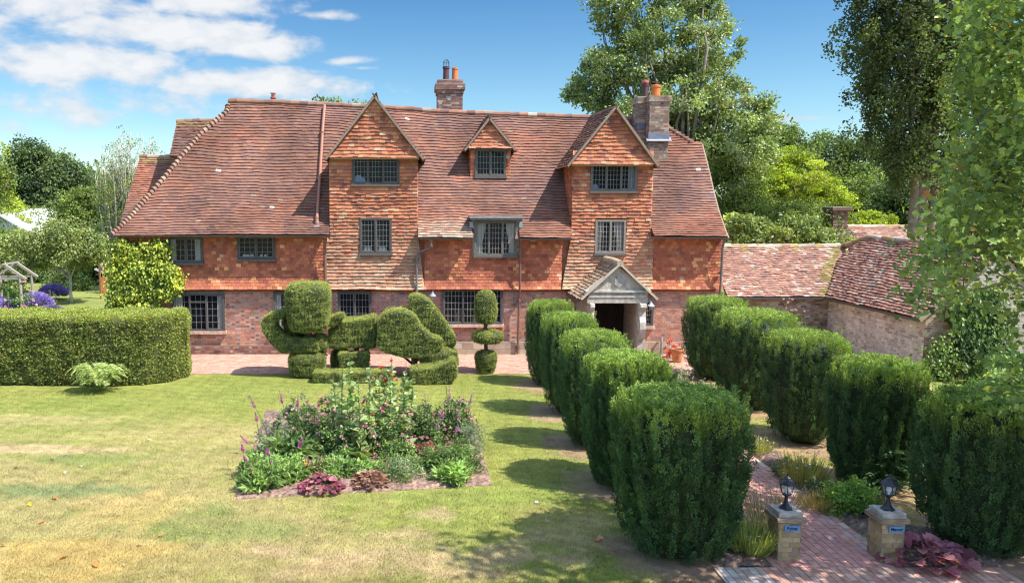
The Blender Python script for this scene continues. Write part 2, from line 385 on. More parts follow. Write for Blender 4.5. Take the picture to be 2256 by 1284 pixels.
def bound(s, tab):
    """world x of the roof edge at slope position s"""
    px = 897.0; xx = 0.0
    lo, hi = (-12., 0.) if tab is hipL else (0., 13.)
    for _ in range(30):
        mid = (lo+hi)/2; p = roof_pt(mid, s); q = proj(*p); b = np.interp(q[1], tab[:, 0], tab[:, 1])
        if q[0] < b: lo = mid
        else: hi = mid
    return (lo+hi)/2
SS = np.linspace(0, 1, 41); BL = np.array([bound(s, hipL) for s in SS]); BR = np.array([bound(s, hipR) for s in SS])
kR = int(np.argmax(BR < BR[0]-.35)) or 28
BR[:kR] = BR[0]                            # upright gable below the half hip
bays = [(X(727), X(921)), (X(1258), X(1434))]
luc = (X(1040, 27.9), X(1143, 27.9))
d2 = None
gauge = .130
rows = []
t = 0.0
while t < SL-.02:
    s = t/SL; y = EY+(RY-EY)*s; a0, a1 = np.interp(s, SS, BL), np.interp(s, SS, BR); ivs = [(a0, a1)]
    if y < YW+.12:
        cuts = bays+[luc]
    elif t < .95: cuts = [luc]
    else: cuts = []
    for c0, c1 in cuts:
        n_ = []
        for p, q in ivs:
            if c1 <= p or c0 >= q: n_.append((p, q)); continue
            if c0 > p: n_.append((p, c0))
            if c1 < q: n_.append((c1, q))
        ivs = n_
    rows.append((t, ivs)); t += gauge
def wavy(surf, amp, seed, f=.35):
    def g(a, t): return surf(a, t+amp*sn(seed, a, t*.6, f=f)*np.clip(t*2, 0, 1))
    return g
mb = MB(); tile_field(mb, wavy(roof_surf, .045, 91), rows, gauge, .175, .040, lambda m, n: roof_cols(m, n), rng, jit=.004, lift=.003, joint=.0, slot=.72)
roof = mb.build('roof', M_TILE, house)
# underlay, hipped end, rear slope
mb = MB(); V = []; 
for i, s in enumerate(SS):
    f = np.linspace(BL[i]+.03, BR[i]-.03, 30); V.append(roof_pt(f, np.full(30, s), -.05))
V = np.array(V); nI, nJ = V.shape[:2]; idx = np.arange(nI*nJ).reshape(nI, nJ)
Fq = np.stack((idx[:-1, :-1], idx[:-1, 1:], idx[1:, 1:], idx[1:, :-1]), -1).reshape(-1, 4)
Vf = V.reshape(-1, 3); keep = np.ones(len(Fq), bool); fc = Vf[Fq].mean(1)
keep &= ~((fc[:, 1] < YW+.25) & (((fc[:, 0] > bays[0][0]-.2) & (fc[:, 0] < bays[0][1]+.2)) | ((fc[:, 0] > bays[1][0]-.2) & (fc[:, 0] < bays[1][1]+.2))))
keep &= ~((fc[:, 1] < YW+.7) & (fc[:, 0] > luc[0]-.2) & (fc[:, 0] < luc[1]+.2))
mb.add(Vf, Fq[keep], (.16, .09, .07))
Vb = Vf.copy(); Vb[:, 1] = 2*RY-Vb[:, 1]; mb.add(Vb, Fq[:, ::-1], (.25, .11, .08))
for side, B in ((0, BL), (1, BR)):
    j = 0 if side == 0 else nJ-1
    Lf = V[:, j]; Lb = Lf.copy(); Lb[:, 1] = 2*RY-Lb[:, 1]
    VV = np.concatenate((Lf, Lb)); mb.add(VV, np.array([(i, i+1, nI+i+1, nI+i) for i in range(nI-1)]), (.26, .12, .08))
mb.build('roof_underlay', M_TILE, roof)

def ridge_tiles(mb, pts, r, seg, cols, w, sides=7, drop=.03, lap=.06):
    pts = np.asarray(pts, float); d = np.linalg.norm(np.diff(pts, axis=0), axis=1); L = np.concatenate(([0], np.cumsum(d)))
    t = 0
    while t < L[-1]-.02:
        q = [np.array([np.interp(min(v, L[-1]), L, pts[:, k]) for k in range(3)]) for v in (t-lap*.3, t+seg+lap*.4)]
        q[0] = q[0]+(0, 0, rng.normal(0, .008)); q[1] = q[1]+(0, 0, .012+rng.normal(0, .008))
        q = [v-np.array((0, 0, drop)) for v in q]
        mb.tube(q, [r, r*1.07], n=10, c=pick(rng, 1, cols, w, .12)[0]); t += seg
RC = [(.28, .15, .10), (.23, .125, .09), (.28, .21, .16), (.38, .31, .24), (.19, .11, .09)]; RW = [30, 26, 16, 4, 14]
mb = MB(); a = np.linspace(BL[-1]-.02, BR[-1]+.02, 60); pts = roof_pt(a, np.full(60, 1.0)); pts[:, 2] += .02
ridge_tiles(mb, pts, .115, .34, RC, RW)
# bonnet tiles down the left hip, one per course
pts = []
for t in np.arange(.05, SL*.965, gauge):
    s = t/SL; a = np.interp(s, SS, BL); p = roof_pt(a, s)[0] if np.ndim(a) else roof_pt(a, s)
    b = roof_pt(np.interp((t+gauge*1.6)/SL, SS, BL), (t+gauge*1.6)/SL)
    dn = p-b; dn /= np.linalg.norm(dn)
    mb.tube([p+dn*.03+np.array((-.01, -.02, .035)), b+np.array((0, 0, -.03))], [.115, .035], n=9, c=pick(rng, 1, [(.27, .17, .125), (.24, .14, .105), (.32, .23, .17)], [2, 2, 1], .10)[0])
for t in np.arange(kR/40*SL, SL, gauge):
    s = t/SL; p = roof_pt(np.interp(s, SS, BR), s); b = roof_pt(np.interp(min(1, s+.035), SS, BR), min(1, s+.035))
    mb.tube([p+np.array((0, -.02, .02)), b+np.array((0, 0, -.03))], [.11, .05], n=9, c=pick(rng, 1, RC, RW, .12)[0])
mb.build('ridge_and_hip_tiles', M_TILE, roof, smooth=False)
# verge board at the right gable
mb = MB(); sv = np.linspace(0, kR/40-.01, 10); pv = roof_pt(np.full(10, BR[0]+.01), sv)
for i in range(9): mb.bar(pv[i]-(0, 0, .06), pv[i+1]-(0, 0, .06), .05, .12, (.30, .22, .17))
mb.build('verge', M_TIMBER, roof)

# ---------------- walls
XL, XR = X(262), X(1597)
ZB, ZE = Z(637), 4.28
ZTOP = Z(343)
mb = MB()
mb.box((XL, YW+.05, ZB-.1), (XR, 34.6, 4.38), (.30, .12, .08)); mb.box((XL, YW+.085, -.2), (XR, 34.6, ZB-.1), (.58, .48, .40))
walls = mb.build('wall', M_MORTAR, house)
# windows: (x0, y0, x1, y1), lights, columns, rows
WINS = {'a': ((371, 522, 446, 579), 2, 3, 4), 'b': ((522, 519, 605, 571), 2, 3, 4), 'c': ((378, 646, 490, 729), 3, 3, 5), 'd': ((602, 643, 668, 724), 2, 3, 5),
        'e': ((744, 642, 817, 724), 2, 4, 5), 'f': ((775, 341, 880, 406), 3, 4, 5), 'g': ((792, 480, 863, 558), 2, 4, 6), 'h': ((1312, 484, 1379, 558), 2, 4, 6),
        'i': ((1302, 361, 1400, 421), 3, 4, 5), 'j': ((975, 634, 1110, 714), 3, 5, 5), 'k': ((1418, 660, 1446, 718), 1, 3, 5), 'l': ((1045, 487, 1140, 563), 3, 4, 6)}
def wrect(k, Y=YW):
    r = WINS[k][0]; return X(r[0], Y, r[1]), Z(r[3], Y), X(r[2], Y), Z(r[1], Y)
def excl_rects(keys, pad=.0):
    rs = [wrect(k) for k in keys]
    def f(a, z):
        m = np.zeros(len(a), bool)
        for x0, z0, x1, z1 in rs: m |= (a > x0-pad) & (a < x1+pad) & (z > z0-pad) & (z < z1+pad)
        return m
    return f
def cut_rows(z0, z1, g, ivs0, keys, extra=()):
    rs = [wrect(k) for k in keys]+list(extra); out = []; z = z0
    while z < z1-.02:
        ivs = [i for i in ivs0(z)]
        for x0, a, x1, b in rs:
            if z+g*.6 < a or z+g*.4 > b: continue
            n_ = []
            for p, q in ivs:
                if x1 <= p or x0 >= q: n_.append((p, q)); continue
                if x0 > p: n_.append((p, x0))
                if x1 < q: n_.append((x1, q))
            ivs = n_
        out.append((z-z0, ivs)); z += g
    return out
def flare(t): return .11*np.exp(-np.asarray(t)/.22)
def wall_surf(z0, Y, fl=True):
    def f(a, t):
        w = .012*sn(17, a, t, f=.6); return np.stack((a+0*t, Y-(flare(t) if fl else 0)+w, z0+t+.012*sn(18, a, t, f=.3)), -1)
    return f
b1, b2 = (X(719), X(935)), (X(1240), X(1440))
flat = lambda z: [(XL, b1[0]), (b1[1], b2[0]), (b2[1], XR)]
mb = MB(); tile_field(mb, wall_surf(ZB, YW), cut_rows(ZB, 4.22, .112, flat, 'abl'), .112, .17, .014, wall_cols, rng, jit=.003, lift=.003, joint=.007)
mb.build('tile_hanging', M_TILE, walls)
def bayiv(z):
    if z < 4.15:
        f_ = np.clip((z-ZB)/(4.15-ZB), 0, 1); return [(b1[0], b1[1]-(b1[1]-bays[0][1])*f_), (b2[0]+(bays[1][0]-b2[0])*f_, b2[1])]
    return list(bays)
mb = MB(); tile_field(mb, wall_surf(ZB, YW-.03), cut_rows(ZB, ZTOP+.05, .120, bayiv, 'gfhi'), .120, .19, .046, bay_cols, rng, jit=.008, lift=.008, joint=.0, slot=.7)
mb.build('bay_tile_hanging', M_TILE, walls)
mb = MB(); bs = lambda a, z: np.stack((a, np.full_like(a, YW+.08)+0*z, z), -1)
brick_field(mb, bs, XL, XR, .02, ZB+.03, excl_rects('cdejk', .01), brick_cols, rng, j=.014); mb.build('brickwork', M_BRICK, walls)
mb = MB(); plc = lambda m, n, hd: pick(rng, n, [(.20, .10, .085), (.27, .14, .11), (.33, .25, .18)], [3, 3, 1], .15)
mb.box((XL-.02, YW-.02, -.2), (X(905), YW+.1, .33), (.25, .16, .12)); mb.box((X(905), YW-.02, -.2), (XR, YW+.1, .46), (.33, .27, .2))
brick_field(mb, lambda a, z: np.stack((a, np.full_like(a, YW-.021)+0*z, z), -1), XL, X(905), 0, .32, None, plc, rng)
def stonec(m, n, hd): return pick(rng, n, [(.40, .32, .23), (.33, .25, .19), (.45, .38, .29)], [1, 1, 1], .12)
brick_field(mb, lambda a, z: np.stack((a, np.full_like(a, YW-.021)+0*z, z), -1), X(905), XR, 0, .44, None, stonec, rng, bl=.38, bh=.2, flem=False)
mb.build('plinth', M_BRICK, walls)
mb = MB(); mb.box((XL-.01, YW-.03, ZB-.03), (b1[0], YW+.09, ZB-.002), (.10, .08, .07)); mb.build('dark_sill_band', M_TIMBER, walls)

# ---------------- windows
DK = (.085, .078, .072)
def window(k, Y=YW, curt=(1, 1), curtc=(.62, .62, .58), frame_c=DK, sill='wood', transom=False, parent=None, fw=.07, lead=(.27, .29, .31), recess=.0, ledge=False, glassy=None):
    (x0, y0, x1, y1), nl, nc, nr = WINS[k]; a0, z0, a1, z1 = wrect(k, Y); Yf = Y-.035+recess
    mb = MB(); d = .10; c = frame_c
    mb.box((a0, Yf, z0), (a0+fw, Yf+d, z1), c); mb.box((a1-fw, Yf, z0), (a1, Yf+d, z1), c)
    mb.box((a0+fw, Yf+.002, z1-fw), (a1-fw, Yf+d, z1), c); mb.box((a0+fw, Yf+.002, z0), (a1-fw, Yf+d, z0+fw), c)
    iw = (a1-a0-2*fw); lw = iw/nl; lights = []
    for i in range(nl):
        l, r = a0+fw+i*lw, a0+fw+(i+1)*lw
        if i: mb.box((l-.028, Yf-.004, z0+fw), (l+.028, Yf+d-.01, z1-fw), c)
        lights.append((l+(.028 if i else 0), r-(.028 if i < nl-1 else 0)))
    if transom: l, r = lights[1]; zt = z1-fw-(z1-z0)*.2; mb.box((l, Yf-.002, zt), (r, Yf+d-.02, zt+.06), c)
    # opening casement in iron
    for i in ([0, nl-1] if nl > 1 else [0]):
        l, r = lights[i]; zi0, zi1 = z0+fw, z1-fw
        for bx in ((l, zi0, l+.022, zi1), (r-.022, zi0, r, zi1), (l+.022, zi0, r-.022, zi0+.022), (l+.022, zi1-.022, r-.022, zi1)):
            mb.box((bx[0], Yf+.022, bx[1]), (bx[2], Yf+.05, bx[3]), (.16, .16, .16))
    w = mb.build('window', M_TIMBER, parent or house)
    mb = MB()
    for l, r in lights:
        for i in range(1, nc): x = l+(r-l)*i/nc; mb.box((x-.004, Yf+.040, z0+fw), (x+.004, Yf+.052, z1-fw), lead)
        for i in range(1, nr): z = z0+fw+(z1-z0-2*fw)*i/nr+rng.normal(0, .002); mb.box((l, Yf+.0405, z-.004), (r, Yf+.0525, z+.004), lead)
    mb.build('lead_cames', M_METAL, w)
    # panes, each quarry very slightly out of true so reflections break up
    mb = MB()
    for l, r in lights:
        for i in range(nc):
            for j in range(nr):
                xa, xb = l+(r-l)*i/nc, l+(r-l)*(i+1)/nc; za, zb = z0+fw+(z1-z0-2*fw)*j/nr, z0+fw+(z1-z0-2*fw)*(j+1)/nr
                q = rng.normal(0, .0022, 4); V = [(xa, Yf+.046+q[0], za), (xb, Yf+.046+q[1], za), (xb, Yf+.046+q[2], zb), (xa, Yf+.046+q[3], zb)]; mb.add(V, [(0, 1, 2, 3)])
    mb.build('pane', M_GLASS, w)
    mb = MB(); mb.box((a0+.02, Yf+d-.012, z0+.02), (a1-.02, Yf+d+.003, z1-.02), (.012, .011, .011)); mb.build('dark_interior', M_CLOTH, w)
    if any(curt):
        for sd in (0, 1):
            if not curt[sd]: continue
            mb = MB()
            W = (a1-a0-2*fw)*(.17 if nl > 2 else .2)*curt[sd]
            n = 22; zs = np.linspace(z0+fw, z1-fw, 7); Vv = []
            for z in zs:
                h = (z-z0)/(z1-z0); ww = W*(.55+.6*abs(h-.25)**1.0) if curt[sd] > 1 else W
                for i in range(n+1):
                    u = i/n; x = a0+fw+.01+u*ww if sd == 0 else a1-fw-.01-u*ww
                    Vv.append((x, Yf+.068+.012*math.sin(u*22+sd), z))
            Fs = np.array([(r_*(n+1)+i, r_*(n+1)+i+1, (r_+1)*(n+1)+i+1, (r_+1)*(n+1)+i) for r_ in range(6) for i in range(n)])
            mb.add(Vv, Fs, curtc); mb.build('curtain', M_CLOTH, w, smooth=True)
    if ledge:
        for x, wd, h, cc in ledge:
          mb = MB(); xx = a0+(a1-a0)*x; mb.lathe([(wd*.5, 0), (wd*.5, h*.6), (wd*.3, h)], (xx, Yf+.068, z0+fw), n=8, c=cc)
          o = mb.build('ornament', M_CLOTH, w)
          for v in o.data.vertices: v.co.y = (Yf+.068-house.location.y)+(v.co.y-(Yf+.068-house.location.y))*.06
    mb = MB()
    if sill == 'wood': mb.box((a0-.03, Yf-.05, z0-.075), (a1+.03, Yf+d, z0-.002), (.12, .11, .10))
    elif sill == 'stone': mb.box((a0-.04, Yf-.07, z0-.10), (a1+.05, Yf+d, z0-.002), (.52, .36, .28))
    if sill: mb.build('sill', M_TIMBER if sill == 'wood' else M_STONE, w)
    return w
BL_ = (.30, .40, .62)
window('a', Y=YW-.03, curt=(.8, 1)); window('b', Y=YW-.03, curt=(0, 0), ledge=[(.18, .13, .1, (.6, .62, .6)), (.27, .13, .1, (.6, .62, .6)), (.38, .13, .11, (.6, .62, .6)), (.63, .12, .1, (.6, .62, .62)), (.74, .1, .1, (.55, .6, .6))])
window('c', Y=YW+.012, curt=(1.0, .6), transom=True, sill='stone'); window('d', Y=YW+.012, curt=(1.0, 0), sill='stone'); window('e', Y=YW+.012, curt=(0, 0), sill='stone', ledge=[(.15, .1, .3, (.3, .3, .28)), (.3, .12, .22, (.25, .25, .22))])
window('f', Y=YW-.06, curt=(0, 0), ledge=[(.14, .26, .24, BL_), (.22, .2, .16, BL_)]); window('g', Y=YW-.06, curt=(0, 0), ledge=[(.25, .3, .16, (.35, .4, .45)), (.7, .3, .16, (.4, .42, .45)), (.55, .12, .5, (.3, .12, .14))])
window('h', Y=YW-.06, curt=(1.3, 2.0), curtc=(.42, .38, .35), frame_c=(.24, .21, .17), lead=(.5, .5, .5)); window('i', Y=YW-.06, curt=(0, .9), curtc=(.35, .36, .4), frame_c=(.14, .13, .12), ledge=[(.11, .2, .15, BL_)])
window('j', Y=YW+.012, curt=(0, 0), sill='stone', lead=(.42, .42, .42), ledge=[(.08, .2, .3, (.12, .05, .04)), (.3, .3, .5, (.16, .14, .12)), (.52, .12, .25, (.2, .12, .09))]); window('k', Y=YW+.012, curt=(0, 0), sill='stone', lead=(.4, .4, .4))
window('l', Y=YW-.06, curt=(1.5, 1.5), curtc=(.66, .64, .55), frame_c=(.16, .145, .125), lead=(.4, .4, .4))

# ---------------- gables over the two bays, and the small dormer
def gable(name, apex, bl, br, Yg, Yback, wallZ, cols=bay_cols, gsl=.128, left_slope=True, over=.16):
    A = P(*apex, Yg); Bl = P(*bl, Yg); Br = P(*br, Yg); zc = (Bl[2]+Br[2])/2; Bl[2] = Br[2] = zc
    d = empty_part = MB()
    # solid body behind the tiling
    d.prism([(Bl[0]+.1, zc+.02), (Br[0]-.1, zc+.02), (A[0], A[2]-.12)], Yg+.06, Yback, (.28, .12, .08))
    dm = d.build(name, M_TILE, house)
    hgt = A[2]-zc
    def iv(z):
        f_ = (z-zc)/hgt; return [(Bl[0]+.1+(A[0]-Bl[0])*f_, Br[0]-.1-(Br[0]-A[0])*f_)]
    mb = MB(); tile_field(mb, wall_surf(zc, Yg+.02), [(r, [i for i in v if i[1] > i[0]]) for r, v in cut_rows(zc, A[2]-.2, gsl, iv, '')], gsl, .19, .044, cols, rng, jit=.008, lift=.007, joint=.0, slot=.7)
    mb.build('gable_tile_hanging', M_TILE, dm)
    # roof slopes; tiles run back from the verge
    mb = MB(); Yv = Yg-over
    for sgn, B in ((-1, Bl), (1, Br)):
        E = np.array((B[0], 0, B[2])); T = np.array((A[0]-B[0], 0, A[2]-B[2])); ln = np.linalg.norm(T); T = T/ln
        if sgn < 0: sf = lambda a, t, E=E, T=T: np.stack((E[0]+T[0]*t, -a+0*t, E[2]+T[2]*t+.012*sn(5, a, t, f=.5)), -1); a0, a1 = -Yback, -Yv
        else: sf = lambda a, t, E=E, T=T: np.stack((E[0]+T[0]*t, a+0*t, E[2]+T[2]*t+.012*sn(6, a, t, f=.5)), -1); a0, a1 = Yv, Yback
        # stop the slope where it dies into the main roof
        rws = []; t = -.12
        while t < ln-.02:
            z = E[2]+T[2]*t; ym = Yback
            for yy in np.linspace(Yv, Yback, 60):
                s = (yy-EY)/(RY-EY); 
                if roof_pt(E[0]+T[0]*t, s)[2] > z+.06: ym = yy; break
            ym = min(ym+.12, Yback)
            rws.append((t, [(-ym, a1)] if sgn < 0 else [(a0, ym)])); t += .125
        tile_field(mb, sf, rws, .125, .17, .034, lambda m, n: roof_cols(m, n, 13)*(.95, .98, .9), rng, jit=.008, lift=.009)
        n_ = np.array((-sgn*-T[2], 0, T[0]*sgn*-1)) if 0 else np.array((sgn*T[2], 0, abs(T[0])))
        a_ = E-T*.1+n_*-.03; b_ = E+T*ln+n_*-.03
        V = [(a_[0], Yv+.03, a_[2]), (b_[0], Yv+.03, b_[2]), (b_[0], Yback, b_[2]), (a_[0], Yback, a_[2])]
        mb.add(V, [(0, 1, 2, 3)], (.2, .1, .07))
    rf = mb.build('dormer_roof', M_TILE, dm)
    mb = MB()
    for sgn, B in ((-1, Bl), (1, Br)):
        p = np.array((B[0]+sgn*.04, Yv+.04, B[2]-.06)); q = np.array((A[0], Yv+.04, A[2]-.02)); mb.bar(p, q, .075, .075, (.27, .20, .155)); mb.bar(p-(0, -.05, .05), q-(0, -.05, .05), .06, .05, (.20, .15, .12))
    mb.build('verge', M_TIMBER, dm)
    mb = MB(); ridge_tiles(mb, [(A[0], Yv+.06, A[2]-.05), (A[0], (Yv+Yback)/2, A[2]+.0), (A[0], Yback, A[2]+.0)], .085, .33, RC, RW); mb.build('ridge_tiles', M_TILE, dm)
    return dm, A, Bl, Br, zc
g1 = gable('gabled_bay', (825, 212), (720, 344), (931, 352), 27.78, RY, None)
g3 = gable('gabled_bay', (1355, 235), (1252, 364), (1446, 362), 27.78, RY, None)
# bay bodies above the eaves, with timber head under each gable, and the cheeks
for (x0, x1), g in ((bays[0], g1), (bays[1], g3)):
    mb = MB(); mb.box((x0+.05, YW+.06, 4.0), (x1-.05, 30.4, g[4]+.05), (.28, .11, .07)); mb.build('bay_wall', M_TILE, g[0])
    mb = MB(); mb.box((g[2][0]+.12, YW-.24, g[4]-.05), (g[3][0]-.12, YW+.06, g[4]+.012), (.40, .30, .22)); mb.build('jetty_board', M_TIMBER, g[0])
mb = MB()
def cheek(mb, x, Yf, z0, z1, cols=wall_cols):
    rws = []; z = z0
    while z < z1-.03:
        ym = Yf
        for yy in np.linspace(Yf, RY, 80):
            if roof_pt(x, (yy-EY)/(RY-EY))[2] > z-.03: ym = yy; break
            ym = yy
        if ym > Yf+.04: rws.append((z-z0, [(-ym, -Yf)]))
        z += .128
    tile_field(mb, lambda a, t: np.stack((np.full_like(a, x)+0*t, -a, z0+t), -1), rws, .128, .17, .022, cols, rng, jit=.006, lift=.008)
cheek(mb, bays[1][0]+.02, YW-.03, 4.3, g3[4]); mb.build('cheek_tile_hanging', M_TILE, g3[0])
# small dormer
s2 = .0
for s in np.linspace(0, 1, 400):
    p = roof_pt(X(1080, 29), s)
    if proj(*p)[1] < 393: s2 = s; break
YD = p[1]
WINS['m'] = ((1047, 328, 1113, 389), 2, 4, 4)
g2 = gable('small_dormer', (1078, 260), (1026, 328), (1133, 328), YD-.12, RY, None, gsl=.12, over=.12)
xa, xb = X(1036, YD, 360), X(1125, YD, 360)
mb = MB(); mb.box((xa+.02, YD+.05, p[2]-.1), (xb-.02, RY-.4, g2[4]+.1), (.28, .11, .07)); mb.build('bay_wall', M_TILE, g2[0])
mb = MB(); rr = wrect('m', YD)
for jv in ((xa, rr[0]), (rr[2], xb)): mb = MB(); tile_field(mb, wall_surf(p[2]-.02, YD, False), cut_rows(p[2]-.02, g2[4], .12, lambda z, jv=jv: [jv], ''), .12, .17, .02, bay_cols, rng); mb.build('jamb_tile_hanging', M_TILE, g2[0])
mb = MB()
cheek(mb, xa, YD, p[2]-.05, g2[4]); mb.build('cheek_tile_hanging', M_TILE, g2[0])
window('m', Y=YD-.02, curt=(0, 0), parent=g2[0], frame_c=(.12, .11, .10))
mb = MB(); mb.box((g2[2][0]+.1, YD-.2, g2[4]-.05), (g2[3][0]-.1, YD+.06, g2[4]+.01), (.09, .08, .07)); mb.build('jetty_board', M_TIMBER, g2[0])
# flat lead-covered dormer over the centre window
l0, lz0, l1, lz1 = wrect('l')
mb = MB(); mb.box((l0-.14, YW-.28, lz1+.02), (l1+.12, YW+1.1, lz1+.10), (.16, .155, .16)); mb.box((l0-.19, YW-.33, lz1+.10), (l1+.17, YW+1.2, lz1+.17), (.30, .29, .29))
mb.box((l0-.05, YW-.02, lz0), (l0, YW+.9, lz1+.02), (.4, .41, .43)); mb.box((l1, YW-.02, lz0), (l1+.05, YW+.9, lz1+.02), (.4, .41, .43))
mb.box((l0-.17, YW-.10, lz1-.24), (l0-.05, YW+.5, lz1-.02), (.32, .33, .36)); mb.box((l1+.05, YW-.10, lz1-.24), (l1+.16, YW+.5, lz1-.02), (.32, .33, .36))
mb.build('flat_lead_dormer', M_LEADM, house)

# ---------------- rear wings seen beyond the left hip
def slope_patch(name, ridge, eave, Yr, Ye, label=None, moss=False):
    (a, ya), (b, yb) = ridge; (c, yc), (d, yd) = eave
    A = P(a, ya, Yr); B = P(b, yb, Yr); C_ = P(c, yc, Ye); D = P(d, yd, Ye); ln = np.linalg.norm((A+B)/2-(C_+D)/2)
    x0 = min(A[0], C_[0]); xr = max(B[0], D[0])
    sf = lambda u, t: np.stack((u+0*t, Ye+(Yr-Ye)*t/ln, C_[2]+(A[2]-C_[2])*t/ln+.02*sn(8, u, t, f=.5)), -1)
    rws = [(t, [(C_[0]+(A[0]-C_[0])*t/ln, xr)]) for t in np.arange(0, ln, .14)]
    mb = MB(); 
    def cf(m, n):
        c = roof_cols(m, n, 21)
        k = (m[:, 2] > A[2]-.35) & (rng.uniform(size=n) < .6); c[k] = c[k]*.5+np.array((.25, .2, .06))*.6; return c
    tile_field(mb, sf, rws, .14, .175, .034, cf, rng, jit=.008, lift=.008)
    mb.add([(C_[0]+.03, Ye, C_[2]-.04), (xr, Ye, C_[2]-.04), (xr, Yr, A[2]-.04), (A[0]+.03, Yr, A[2]-.04)], [(0, 1, 2, 3)], (.2, .1, .08))
    mb.add([(C_[0]+.03, 2*Yr-Ye, C_[2]-.04), (xr, 2*Yr-Ye, C_[2]-.04), (xr, Yr, A[2]-.04), (A[0]+.03, Yr, A[2]-.04)], [(3, 2, 1, 0)], (.2, .1, .08))
    o = mb.build(name, M_TILE, house)
    mb = MB(); ridge_tiles(mb, [A-(.02, 0, 0), (xr, Yr, A[2])], .11, .34, RC, [20, 10, 20, 10, 10]); mb.build('ridge_tiles', M_TILE, o)
    mb = MB(); mb.prism([(0, 0)]*3, 0, 1) if 0 else None
    V = [(C_[0]+.12, Ye+.2, 0), (C_[0]+.12, 2*Yr-Ye-.2, 0), (C_[0]+.12, 2*Yr-Ye-.2, C_[2]), (C_[0]+.12, Yr, A[2]-.1), (C_[0]+.12, Ye+.2, C_[2])]
    mb.add(V, [(0, 1, 2, 3, 4)], (.4, .13, .06)); V2 = [(C_[0]+.12, Ye+.2, 0), (xr, Ye+.2, 0), (xr, Ye+.2, C_[2]), (C_[0]+.12, Ye+.2, C_[2])]; mb.add(V2, [(0, 1, 2, 3)], (.38, .12, .06))
    mb.build('rear_wall', M_TILE, o)
    return o
slope_patch('rear_wing_roof', ((390, 266), (640, 270)), ((373, 344), (640, 344)), 36.0, 33.2)
slope_patch('rear_lower_roof', ((309, 345), (420, 347)), ((262, 500), (420, 500)), 36.6, 33.4)

# ---------------- chimneys
def bricks_on_box(mb, x0, x1, y0, y1, z0, z1, cf, bh=.065):
    mb.box((x0, y0, z0), (x1, y1, z1), (.38, .34, .30))
    brick_field(mb, lambda a, z: np.stack((a, np.full_like(a, y0-.002)+0*z, z), -1), x0, x1, z0, z1, None, cf, rng)
    brick_field(mb, lambda a, z: np.stack((np.full_like(a, x0-.002)+0*z, -a, z), -1), -y1, -y0, z0, z1, None, cf, rng)
    brick_field(mb, lambda a, z: np.stack((np.full_like(a, x1+.002)+0*z, a, z), -1), y0, y1, z0, z1, None, cf, rng)
def chim_cols(m, n, hd): return pick(rng, n, [(.25, .13, .10), (.19, .11, .10), (.32, .19, .15), (.36, .32, .27)], [30, 20, 14, 6], .15)
def chim2_cols(m, n, hd): return pick(rng, n, [(.26, .17, .13), (.20, .15, .12), (.36, .25, .19), (.30, .29, .24)], [30, 20, 20, 12], .15)
YC = 31.9
x0, x1 = X(964, YC, 210), X(1019, YC, 210); mb = MB()
bricks_on_box(mb, x0, x1, YC, YC+.9, 8.4, Z(206, YC), chim_cols)
bricks_on_box(mb, x0-.04, x1+.04, YC-.04, YC+.94, Z(206, YC), Z(198, YC), chim_cols)
bricks_on_box(mb, x0-.09, x1+.09, YC-.09, YC+.99, Z(198, YC), Z(184, YC), chim_cols)
bricks_on_box(mb, x0-.01, x1+.01, YC-.01, YC+.91, Z(184, YC), Z(177, YC), chim_cols)
mb.box((x0-.0, YC, Z(177, YC)), (x1, YC+.9, Z(175, YC)), (.33, .28, .24)); ch1 = mb.build('chimney', M_BRICK, house)
zt = Z(175, YC)
mb = MB(); pc = X(984, YC, 150); mb.lathe([(.13, -.1), (.115, .45), (.14, .46), (.14, .54), (.10, .55), (.10, .5)], (pc, YC+.4, zt), c=(.10, .045, .05)); mb.build('chimney_pot', M_TIMBER, ch1)
mb = MB()
for k in range(8):
    a = k*math.pi/4; mb.tube([(pc+.12*math.cos(a), YC+.4+.12*math.sin(a), zt+.5), (pc+.12*math.cos(a), YC+.4+.12*math.sin(a), zt+.72), (pc+.07*math.cos(a), YC+.4+.07*math.sin(a), zt+.8), (pc, YC+.4, zt+.83)], .008, n=5, c=(.06, .06, .07))
mb.tube([(pc+.12*math.cos(a), YC+.4+.12*math.sin(a), zt+.7) for a in np.linspace(0, 6.28, 17)], .008, n=5, c=(.06, .06, .07)); mb.build('bird_guard', M_METAL, ch1)
pc = X(1004, YC, 150); mb = MB(); mb.lathe([(.14, -.1), (.115, .42), (.13, .43), (.13, .5), (.095, .51), (.095, .45)], (pc, YC+.45, zt), c=(.52, .17, .06)); mb.build('chimney_pot', M_TIMBER, ch1)
# right chimney: stepped stack with lead flashings
YC2 = 30.0; xa2, xb2 = X(1431, YC2, 260), X(1474, YC2, 260); xc2 = X(1404, 30.5, 260); mb = MB()
ztop = Z(224, YC2)
bricks_on_box(mb, xa2, xb2, YC2, YC2+1.1, 6.8, ztop, chim2_cols); bricks_on_box(mb, xa2-.05, xb2+.05, YC2-.05, YC2+1.15, ztop, Z(211, YC2), chim2_cols)
bricks_on_box(mb, xc2, xa2-.012, YC2+.45, YC2+1.08, 7.2, ztop-.02, chim2_cols); bricks_on_box(mb, xc2-.04, xa2-.06, YC2+.40, YC2+1.12, ztop-.02, Z(211, YC2)-.01, chim2_cols)
mb.box((xc2-.03, YC2+.42, Z(211, YC2)-.01), (xb2+.03, YC2+1.1, Z(211, YC2)+.03), (.36, .31, .26)); ch2 = mb.build('chimney', M_BRICK, house)
mb = MB(); zf = Z(304, YC2-.1)
sF = [(xa2-.06, YC2-.06, zf), (xb2+.06, YC2-.06, zf), (xb2+.06, YC2-.02, zf+.22), (xa2-.06, YC2-.02, zf+.22)]
